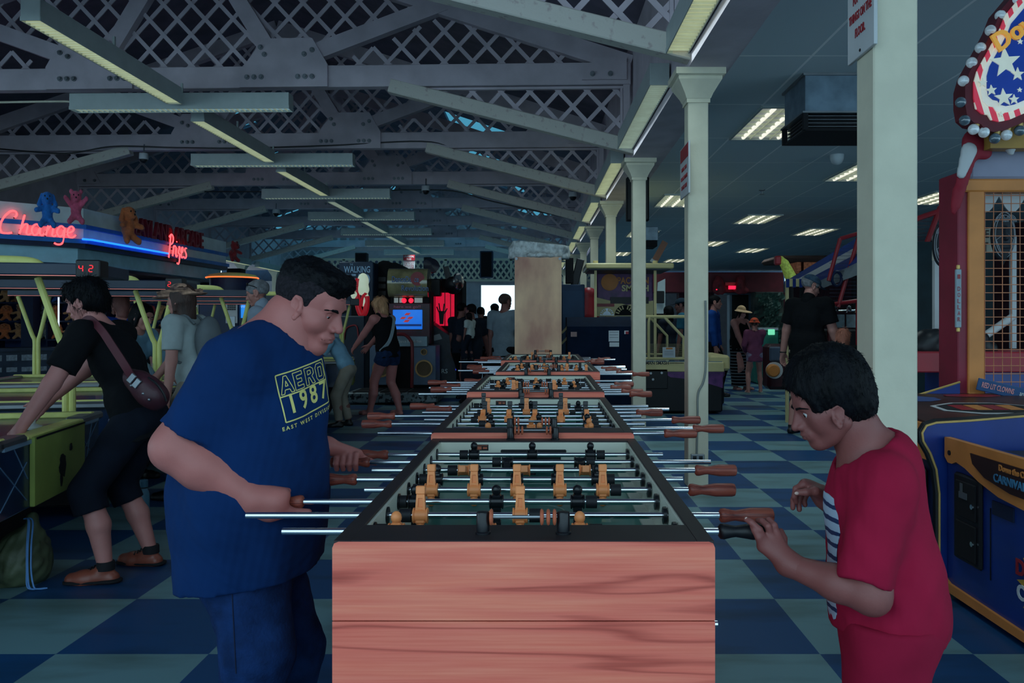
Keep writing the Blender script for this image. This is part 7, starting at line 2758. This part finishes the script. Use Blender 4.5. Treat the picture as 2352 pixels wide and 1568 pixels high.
s.noise(.0035, 20, 3, (1, 1, .5)).noise(.0025, 40, 6, (1.2, 1, .5)).noise(.001, 90, 2)
s.cut(Q(2046, 1446, 1.8), (-.05, 0, -1))
sdf_obj('shirt', s, .0065, m_rtee, boy)
s = boy_torso(.004)
s.rc(Q(2036, 1330, 1.8), Q(2046, 1470, 1.8), .114, .12, k=.04, fl=((0, 1, 0), 1.15))
s.cut(Q(1915, 1300, 1.8), (1, 0, -.02)).cut(Q(0, 1135, 1.8), (0, 0, 1)).cut(Q(0, 1436, 1.8), (0, 0, -1)).cut((0, 1.735, 0), (0, -1, 0)).cut((0, 1.865, 0), (0, 1, 0))
m_pr, nt, bs_, tc = node_mat('striped_print')
wv = nt.nodes.new('ShaderNodeTexWave')
wv.bands_direction = 'Z'
wv.inputs['Scale'].default_value = 11
wv.inputs['Distortion'].default_value = 1.5
wv.inputs['Detail Scale'].default_value = 2
nt.links.new(tc.outputs['Object'], wv.inputs['Vector'])
rp = nt.nodes.new('ShaderNodeValToRGB')
rp.color_ramp.elements[0].position, rp.color_ramp.elements[1].position = .25, .32
rp.color_ramp.elements[0].color = (*lin((20, 50, 90)), 1)
rp.color_ramp.elements[1].color = (*lin((160, 180, 200)), 1)
nt.links.new(wv.outputs['Fac'], rp.inputs['Fac'])
nt.links.new(rp.outputs['Color'], bs_.inputs['Base Color'])
sdf_obj('shirt_print', s, .006, m_pr, boy)
s = SDF()
s.el(Q(2044, 1430, 1.8), (.112, .13, .09), k=.04)
for i in (0, 1): s.rc(bh_[i], bk[i], .092, .08, k=.04, fb=True)
s.noise(.004, 22, 5, (1, 1, .6)).cut(Q(0, 1400, 1.8), (0, 0, 1))
sdf_obj('shorts', s, .0075, cloth('red_shorts', (138, 20, 50), var=.1), boy)
for i in (0, 1):
    s = SDF()
    foot(s, ba[i], V(-1, 0, 0), 1.35, .98)
    s.cut((0, 0, .001), (0, 0, -1)).cut((0, 0, .09), (0, 0, 1))
    sdf_obj('shoe', s, .008, m_black, boy)
# ------------------------------------------------------------------ other people in the hall
def wx(px, Z): return (px - VX) / F * Z


def local(T, pt):
    """world point as body fractions of person T's frame"""
    return pt


def headpart(o, mb, name, mat, smooth=60):
    return mb.xform(o['head']).build(name, mat, o['t'], smooth, world=False)


def headsdf(o, s, name, mat, res=.008):
    return mkobj(name, np_mesh(name, [tf(s.mesh(res), o['head'])]), mat, o['t'], 180, False)


def cap(o, mat, back=False, brim=1.):
    h = o['hh']
    s = SDF()
    q = -1 if back else 1
    s.el(V(-.04, 0, .2) * h, (.48 * h, .39 * h, .38 * h), k=.01)
    s.cut(V(-.04, 0, .2) * h, (-.12 * q, 0, -1))
    s.rc(V(.25 * q, 0, .2) * h, V(.62 * q, 0, .14) * h, .22 * h, .2 * h, k=.02 * h, fl=((0, 0, 1), .1))
    return headsdf(o, s, 'cap', mat)


def H_(col, n): return cloth(n, col)


m_blk = cloth('black', (14, 16, 20))
m_wht = cloth('white', (176, 186, 184))
m_khk = cloth('khaki', (150, 140, 126))
m_dnm = cloth('shorts_denim', (24, 44, 76), var=.25, scale=20)
leather = M('shoe_leather', (128, 66, 52), .4, var=.12, bump=.1)
SKL, SKD = (176, 122, 112), (128, 84, 78)
# man in black at the first air hockey table
Ha = 1.70
bx_, by_ = -2.27, 4.36
A = person('man with tousled black hair in black tee and knee shorts at an air hockey table', (bx_, by_, 0), Ha, PI, lean=.42, hip=.497,
           hands=(((bx_ + 2.58) / Ha, .40 / Ha, .80 / Ha), ((bx_ + 2.80) / Ha, -.14 / Ha, .87 / Ha)), feet=((.0, .10), (-.05, -.08)), look=(.05, .28), skincol=(176, 118, 112), top=('tee', m_blk, -.03),
           bottom=('kneeshorts', cloth('dark_denim', (16, 22, 34), var=.2)), shoes=('shoe', leather), hair=('mop', m_hair, 1.25), res=.0085, handcurl=.45, poles=[(-.5, .4, -.3), (-.5, -.4, -.3)], g=1.0)
fuzz([o for o in kids(A['t']) if o.name.startswith('hair')][0], A['t'], A['head'], 1800, A['hh'] * .16, V(.1, 0, -.8), .0011, 4)
for i in (0, 1):
    a = A['an'][i]
    MB().lathe([(.044, .012), (.043, .05), (.041, .056)], V(a.x, a.y, a.z - .02), n=16).build('sock', m_matte, A['t'], world=False)
    b = MB()
    for k in range(4): b.rings([V(a.x + .05 + k * .016, a.y - .022, .082 - k * .009), V(a.x + .056 + k * .016, a.y, .09 - k * .009), V(a.x + .05 + k * .016, a.y + .022, .082 - k * .009)], .0035, 5)
    b.build('shoelace', m_black, A['t'], world=False)
    s = SDF()
    f = V(1, (.15, -.15)[i], 0)
    s.rc(V(a.x - .035, a.y, .014), V(a.x + .155, a.y + f.y * .16, .014), .05, .05, k=.01, fl=((0, 0, 1), .26))
    sdf_obj('shoe_sole', s, .007, m_matte, A['t'], False)
Wm = A['W']
g3 = lambda x, y, z: Wm @ V(x, y, z)
b = MB()
b.box(V(-.05, .01, .455 * Ha + .035), (.2, .25, .05), Matrix.Rotation(.1, 3, 'Y'), .02)
s = SDF()
s.el(V(-.075, 0, .455 * Ha + .055), (.125, .17, .035), k=.01)
sdf_obj('patterned_waistband', s, .008, M('comic_print', (176, 170, 176), .8, col2=(40, 60, 110), scale=34, ramp=(.45, .55)), A['t'], False)
# shoulder bag of the man in black
t = thing('messenger_bag', 'dark maroon shoulder bag slung across the back of the man in black', 'bag', P(335, 890, 4.2))
m_bag = M('bag_maroon', (60, 26, 36), .5, var=.2, bump=.2, bscale=30)
s = SDF()
c0 = P(334, 892, 4.13)
Rb = Matrix.Rotation(math.radians(40), 3, 'Y')
s.el(c0, (.11, .06, .07), Rb, k=.02).el(c0 + V(-.03, 0, .03), (.09, .055, .05), Rb, k=.02).el(c0 + V(.05, 0, -.04), (.07, .06, .07), Rb, k=.03)
s.noise(.004, 30, 2)
sdf_obj('bag_body', s, .007, m_bag, t)
b = MB()
pts = bez([P(188, 742, 4.33), P(206, 733, 4.22), P(232, 757, 4.11), P(258, 795, 4.06), P(286, 838, 4.05), P(305, 868, 4.07), P(322, 884, 4.08)], 5)
for p, q in zip(pts, pts[1:]): b.bar(p, q + (q - p) * .2, .006, .04, up=(.3, -1, .2))
st = [((p.x, p.y, p.z)) for p in pts]
b2 = MB()
vs, fs = [], []
for i, p in enumerate(pts):
    tdir = (pts[min(i + 1, len(pts) - 1)] - pts[max(i - 1, 0)]).normalized()
    w_ = tdir.cross(V(0, -1, 0)).normalized() * .02
    vs += [p - w_ - V(0, .003, 0), p + w_ - V(0, .003, 0), p + w_ + V(0, .004, 0), p - w_ + V(0, .004, 0)]
for i in range(len(pts) - 1):
    for k in range(4): fs.append((i * 4 + k, i * 4 + (k + 1) % 4, i * 4 + 4 + (k + 1) % 4, i * 4 + 4 + k))
b2.add(vs, fs).build('strap', M('strap_maroon', (84, 34, 44), .6), t)
b = MB()
for i in (-6, -3): b.box(pts[i] - V(0, .012, 0), (.03, .012, .05), Matrix.Rotation(math.radians(40), 3, 'Y'), .003)
b.build('buckle', m_steel, t)
b = MB()
for dx, dy in ((-.04, .02), (.02, -.02), (.05, -.05)): b.sph(c0 + V(dx, -.062, dy), .008, 8, 6)
b.build('stud', m_steel, t)
b = MB().rings(bez([c0 + V(.04, -.05, .06), c0 + V(.09, -.07, .03), c0 + V(.12, -.06, -.02), c0 + V(.13, -.05, -.06)], 4), .006, 6)
b.build('side_strap', m_black, t)

# man in the straw cowboy hat
Hc = 1.66
cx_, cy0 = wx(436, 6.25), 6.25
C = person('man with long wavy hair in a straw cowboy hat and pale tee', (cx_, cy0, 0), Hc, PI - .08, lean=.14, hip=.52, hands=((.02, .16, .47), (.22, -.02, .50)), look=(.0, .05), skincol=SKL,
           top=('tee', cloth('pale_tee', (160, 172, 172))), bottom=('shorts', m_khk), shoes=('shoe', m_black), hair=('wavy', m_hairb, 1.1), res=.011)
h = C['hh'] * .86
s = SDF()
s.el(V(-.03, 0, .40) * h, (.44 * h, .36 * h, .30 * h), k=.02).el(V(-.03, 0, .66) * h, (.3 * h, .08 * h, .1 * h), k=.08 * h, op=-1)
for q in (1, -1):
    s.rc(V(-.5, q * .42, .34) * h, V(.6, q * .36, .28) * h, .24 * h, .2 * h, k=.08 * h, fl=((0, -q * .7, 1), .12))
s.rc(V(-.7, 0, .22) * h, V(.9, 0, .13) * h, .42 * h, .34 * h, k=.1 * h, fl=((0, 0, 1), .07))
headsdf(C, s, 'straw_hat', M('straw', (186, 146, 122), .9, col2=(70, 52, 56), scale=16, ramp=(.3, .6), bump=.6, bscale=120), .008)
b = MB()
b.rings([V(-.03 + .45 * math.cos(a), .37 * math.sin(a), .3) * h for a in [2 * PI * k / 24 for k in range(24)]], .012, 6, closed=True)
b.rings([V(.1, .38, .2) * h, V(.12, .36, -.5) * h, V(.05, .34, -1.0) * h], .004, 5)
headpart(C, b, 'hat_cord', m_black)
t = thing('backpack', 'grey backpack worn by the man in the straw hat', 'backpack', C['W'] @ (C['nk'] + V(-.15, 0, -.15)))
s = SDF()
cb = C['W'] @ (C['nk'] + V(-.17, 0, -.19))
s.el(cb, (.085, .15, .2), k=.02).el(cb + V(.05, 0, -.06), (.05, .11, .11), k=.03)
s.noise(.004, 24, 4)
m_pack = cloth('pack_grey', (104, 112, 116))
sdf_obj('pack_body', s, .012, m_pack, t)
b = MB()
for q in (.085, -.085):
    b.rings(bez([C['W'] @ (C['nk'] + p) for p in (V(-.1, q, -.05), V(-.02, q, .015), V(.07, q * 1.1, -.04), V(.1, q * 1.3, -.18), V(.02, q * 1.7, -.33), V(-.1, q * 1.4, -.33))], 4), .011, 6)
b.build('shoulder_strap', m_pack, t)

# older man with sunglasses pushed up
O = person('grey-haired man in a striped collared shirt with sunglasses on his head', (wx(606, 7.9), 7.9, 0), 1.77, PI + .1, lean=.1, look=(0, .25), skincol=(170, 116, 104),
           top=('shirt', cloth('striped_shirt', (140, 152, 166))), bottom=('pants', m_blk), shoes=('shoe', m_black), hair=('crop', m_grey), res=.012)
h = O['hh']
b = MB()
for q in (1, -1):
    b.sph(V(.26, q * .16, .44) * h, V(.03, .12, .08) * h, 10, 7)
    b.rings([V(.22, q * .3, .42) * h, V(0, q * .36, .3) * h, V(-.12, q * .35, .2) * h], .004, 5)
headpart(O, b, 'sunglasses', m_black)
s = SDF()
s.rc(O['nk'] - V(0, 0, .01), O['nk'] + V(.02, 0, .05), .078, .068, k=.01)
sdf_obj('collar', s, .009, cloth('striped_shirt', (140, 152, 166)), O['t'], False)
# players on the far side of the tables
person('woman with long dark hair in a light denim shirt leaning over the second table', (wx(292, 6.95), 6.95, 0), 1.6, -.3, lean=.35, hip=.5, hands=((.28, .06, .52), (.27, -.08, .52)), look=(0, .3), skincol=SKL, top=('long', cloth('chambray', (104, 140, 162))),
       bottom=('pants', m_blk), shoes=('shoe', m_black), hair=('long', m_hair), female=1, res=.013)
person('woman with straight auburn hair and a bright blue top at the booth side', (wx(282, 8.6), 8.6, 0), 1.66, 2.4, lean=.1, look=(0, .1), skincol=SKL, top=('tee', cloth('bright_blue', (22, 58, 140))), bottom=('pants', m_blk), shoes=('shoe', m_black),
       hair=('bob', M('hair_auburn', (110, 66, 60), .6, var=.3, bump=.4, bscale=120)), female=1, res=.014)
person('dark-haired person in a black tank top bending over the table behind the straw hat', (wx(372, 8.7), 8.7, 0), 1.55, -.4, lean=.3, hands=((.22, .08, .55), (.1, -.14, .45)), look=(0, .3), skincol=SKD, top=('tank', m_blk), bottom=('short', m_dnm), shoes=('shoe', m_black),
       hair=('bob', m_hair), female=1, res=.014)
person('child in a blue tee at the prize counter behind the yellow posts', (wx(402, 10.4), 10.4, 0), 1.5, 1.6, look=(0, .1), skincol=SKD, top=('tee', cloth('bright_blue', (22, 58, 140))), bottom=('pants', m_blk), shoes=('shoe', m_black), hair=('short', m_hair), res=.015)
# child in light blue leaning on the fourth air hockey table
person('child in a light blue tee and khaki trousers leaning over an air hockey table', (wx(783, 10.5), 10.5, 0), 1.42, PI, lean=.5, hip=.522, hands=((.30, .1, .60), (.34, -.05, .61)), feet=((.0, .06), (-.06, -.06)), look=(0, .4), skincol=SKD, child=.3,
       top=('tee', cloth('light_blue', (118, 158, 182))), bottom=('pants', cloth('khaki_child', (148, 140, 128))), shoes=('shoe', m_black), hair=('short', m_hair), res=.011)
# blonde woman
Bw = person('blonde woman in a black tank top and denim shorts resting a hand on the table', (wx(884, 11.8), 11.8, 0), 1.74, PI - .55, lean=.2, hip=.52, hands=((.30, .10, .51), (.28, -.06, .53)), feet=((.10, .07), (-.10, -.07)), look=(.1, .25), skincol=(176, 112, 108), female=1, g=1.14,
            top=('tank', m_blk), bottom=('short', m_dnm), shoes=('sandal', m_black), hair=('bob', m_blond), res=.011)
fuzz([o for o in kids(Bw['t']) if o.name.startswith('hair')][0], Bw['t'], Bw['head'], 700, Bw['hh'] * .3, V(0, 0, -1), .0022, 9, m_blond)
b = MB()
nk, hp, d, fw = Bw['nk'], Bw['hp'], Bw['d'], Bw['fw']
pts = bez([nk - d * .02 + V(0, -.11, 0), nk - d * .06 - fw * .13 + V(0, -.08, 0), nk - d * .28 - fw * .145 + V(0, .02, 0), hp + d * .12 - fw * .13 + V(0, .12, 0), hp + d * .02 - fw * .02 + V(0, .19, 0)], 5)
b = MB()
for p, q in zip(pts, pts[1:]): b.bar(p, q, .05, .012, up=(0, .3, 1) if False else fw)
b.build('bag_strap', cloth('strap_pale', (140, 156, 164)), Bw['t'], world=False)
# people against the bright exit
dk = cloth('dusk', (26, 34, 46))
person('man in a pale grey tee with his back turned, half hidden by the plywood pillar', (wx(1160, 12.7), 12.7, 0), 1.80, 1.2, look=(-.4, .0), skincol=SKD, top=('tee', cloth('grey_tee', (124, 138, 148)), -.02), bottom=('pants', m_blk), shoes=('shoe', m_black), hair=('short', m_hairb), res=.013, g=1.08)
person('woman in a dark dress carrying a toddler near the bright exit', (wx(1082, 13.4), 13.4, 0), 1.66, 1.9, look=(.5, .0), skincol=SKD, top=('tee', dk), bottom=('skirt', dk), shoes=('shoe', m_black), hair=('pony', m_hair), female=1, res=.014, g=1.1, hands=((.16, .05, .62), (.1, -.2, .5)))
person('toddler in a white top held at the shoulder near the bright exit', (wx(1078, 13.1), 13.1, .72), .78, 2.6, look=(0, 0), skincol=SKD, child=.5, top=('tee', m_wht), bottom=('pants', dk), shoes=('shoe', m_black), hair=('long', m_hair), res=.011)
person('dark figure in a navy tee beside the woman carrying a toddler', (wx(1060, 14.2), 14.2, 0), 1.7, 1.0, look=(0, 0), skincol=SKD, top=('tee', dk), bottom=('pants', m_blk), shoes=('shoe', m_black), hair=('short', m_hair), res=.016)
person('short haired figure seen against the bright exit behind the others', (wx(1104, 16.2), 16.2, 0), 1.66, 1.4, look=(0, 0), skincol=SKD, top=('tee', cloth('dusk_grey', (60, 70, 84))), bottom=('pants', m_blk), shoes=('shoe', m_black), hair=('short', m_hair), res=.016)
q = person('figure in a brimmed hat seen against the bright exit', (wx(1136, 16.8), 16.8, 0), 1.74, 1.4, look=(0, 0), skincol=SKD, top=('tee', dk), bottom=('pants', m_blk), shoes=('shoe', m_black), hair=('short', m_hair), res=.016)
cap(q, dk)
# man in the dark polo
Pm = person('tall man in a black polo shirt, khaki shorts and blue cap looking down', (wx(1858, 9.8), 9.8, 0), 1.93, .75, lean=.05, look=(-.55, .35), skincol=(180, 128, 118), top=('tee', m_blk, -.01), bottom=('kneeshorts', m_khk), shoes=('shoe', m_black), hair=('crop', m_grey), res=.011, g=1.12, belly=.3,
            hands=((.02, .20, .47), (.05, -.19, .47)), feet=((-.05, .09), (.05, -.09)))
cap(Pm, cloth('cap_blue', (60, 84, 104), col2=(40, 60, 84), scale=20))
h = Pm['hh']
b = MB()
for q in (1, -1): b.rings([V(.36, q * .2, .05) * h, V(.2, q * .33, .05) * h, V(-.02, q * .34, .06) * h], .004, 5)
headpart(Pm, b, 'glasses', m_black)
tag(MB().rings([Pm['W'] @ (Pm['wr'][0] + V(.036 * math.cos(a), .036 * math.sin(a), .01)) for a in [2 * PI * k / 16 for k in range(16)]], .009, 6, closed=True).build('wristwatch', m_black, Pm['t']))
s = SDF()
s.rc(Pm['nk'] - V(0, 0, .01), Pm['nk'] + V(.01, 0, .025), .088, .08, k=.01)
sdf_obj('collar', s, .009, m_blk, Pm['t'], False)
kd = person('child with long strawberry blonde hair standing beside the man in the polo', (wx(1936, 9.3), 9.3, 0), 1.27, 1.3, look=(0, 0), skincol=(180, 128, 118), child=.4, top=('tee', m_blk), bottom=('short', m_dnm), shoes=('shoe', m_black), hair=('long', M('hair_straw', (176, 112, 92), .6, var=.3, bump=.5, bscale=110)), res=.012)
fuzz([o for o in kids(kd['t']) if o.name.startswith('hair')][0], kd['t'], kd['head'], 700, kd['hh'] * .3, V(0, 0, -1), .0022, 8, MATS['hair_straw'])
# woman in the sun hat with the girl in the orange hat
m_sk = cloth('striped_skirt', (16, 18, 26))
nt, bs_ = nodes(m_sk)
tc = [n for n in nt.nodes if n.type == 'TEX_COORD'][0]
wv = nt.nodes.new('ShaderNodeTexWave')
wv.bands_direction = 'Z'
wv.inputs['Scale'].default_value = 5.2
wv.inputs['Distortion'].default_value = .4
nt.links.new(tc.outputs['Object'], wv.inputs['Vector'])
rp = nt.nodes.new('ShaderNodeValToRGB')
rp.color_ramp.elements[0].position, rp.color_ramp.elements[1].position = .9, .94
rp.color_ramp.elements[0].color = (*lin((14, 16, 24)), 1)
rp.color_ramp.elements[1].color = (*lin((130, 140, 150)), 1)
nt.links.new(wv.outputs['Fac'], rp.inputs['Fac'])
nt.links.new(rp.outputs['Color'], bs_.inputs['Base Color'])
W_ = person('woman in a wide sun hat, black tank top and striped long skirt', (wx(1701, 16.2), 16.2, 0), 1.66, -.9, look=(.1, .2), skincol=(170, 120, 114), female=1, g=1.36, top=('tank', m_blk), bottom=('skirt', m_sk), shoes=('sandal', m_black), hair=('long', m_hair), res=.013,
            hands=((.14, .05, .52), (.12, -.1, .5)))
h = W_['hh']
s = SDF()
s.el(V(-.03, 0, .32) * h, (.42 * h, .38 * h, .38 * h), k=.04 * h).cut(V(0, 0, .15) * h, (0, 0, -1))
s.rc(V(-.03, 0, .28) * h, V(-.02, 0, .2) * h, .5 * h, .98 * h, k=.03 * h, fl=((0, 0, 1), .12))
headsdf(W_, s, 'sun_hat', M('straw_pale', (196, 160, 120), .9, bump=.4, bscale=80), .012)
G = person('girl in an orange bucket hat, mauve hoodie and pale shorts', (wx(1733, 15.5), 15.5, 0), 1.42, 1.5, look=(-.2, .1), skincol=(176, 122, 116), child=.25, female=1, top=('long', cloth('mauve', (120, 66, 92)), -.05), bottom=('short', cloth('pale_print', (150, 140, 160), col2=(100, 90, 120), scale=30)),
           shoes=('sandal', m_wht), hair=('pony', m_hairb), res=.012, hands=((.1, .1, .55), (.2, -.06, .58)), feet=((-.05, .09), (.05, -.09)))
h = G['hh']
s = SDF()
s.el(V(-.03, 0, .28) * h, (.45 * h, .4 * h, .36 * h), k=.02).rc(V(-.03, 0, .3) * h, V(-.03, 0, .12) * h, .4 * h, .56 * h, k=.03 * h, fa=True, fb=True).cut(V(0, 0, .12) * h, (0, 0, -1))
headsdf(G, s, 'bucket_hat', cloth('orange_hat', (226, 92, 62)), .009)
person('bearded man in a long sleeved blue top behind the yellow end guard', (wx(1641, 14.6), 14.6, 0), 1.84, -.35, look=(.1, 0), skincol=(166, 112, 100), top=('long', cloth('royal_blue', (22, 62, 128))), bottom=('pants', m_blk), shoes=('shoe', m_black), hair=('short', m_hair), res=.013)
q = person('man in a teal tee and cap beyond the caged table', (wx(1566, 14.3), 14.3, 0), 1.78, 2.9, look=(0, .1), skincol=SKD, top=('tee', cloth('teal_tee', (34, 84, 104))), bottom=('pants', m_blk), shoes=('shoe', m_black), hair=('crop', m_hair), res=.014)
cap(q, cloth('cap_dark', (24, 40, 52)))
person('woman with dark hair turned away beyond the caged table', (wx(1536, 15.0), 15.0, 0), 1.66, 2.2, look=(0, 0), skincol=SKD, female=1, top=('tee', dk), bottom=('pants', m_blk), shoes=('shoe', m_black), hair=('long', m_hair), res=.015)
# player at the frame edge by the first table
person('bare armed player partly out of the frame beside the first air hockey table', (-2.78, 3.2, 0), 1.72, PI / 2, lean=.3, hands=((.25, .1, .5), (.17, -.12, .53)), look=(0, .3), skincol=(160, 106, 96), top=('tee', m_blk), bottom=('shorts', m_dnm), shoes=('shoe', m_black), hair=('short', m_hair), res=.012,
       poles=[(-.5, .5, -.2), (-.3, -1.2, -.1)])
# ------------------------------------------------------------------ camera, light
cam = bpy.data.objects.new('camera', bpy.data.cameras.new('camera'))
COL.objects.link(cam)
cam.location = (0, 0, H)
cam.rotation_euler = (PI / 2, 0, 0)
cam.data.sensor_width = 36
cam.data.lens = F / 2352 * 36
cam.data.shift_x = -(VX - 1176) / 2352
cam.data.shift_y = -(784 - VY) / 2352
cam.data.clip_start = .05
SC.camera = cam
w = bpy.data.worlds.new('daylight')
SC.world = w
w.use_nodes = True
bg = w.node_tree.nodes['Background']
bg.inputs['Color'].default_value = (.54, .83, 1.0, 1)
bg.inputs['Strength'].default_value = 2.0
SC.view_settings.view_transform = 'Standard'
SC.view_settings.look = 'None'
SC.view_settings.exposure = 0.0
SC.view_settings.gamma = 1
cy = SC.cycles
cy.use_denoising = True
cy.use_adaptive_sampling = True
cy.adaptive_threshold = .035
cy.max_bounces = 5
cy.diffuse_bounces = 3
cy.glossy_bounces = 2
cy.transmission_bounces = 4
cy.transparent_max_bounces = 6
cy.caustics_reflective = False
cy.caustics_refractive = False
cy.sample_clamp_indirect = 3
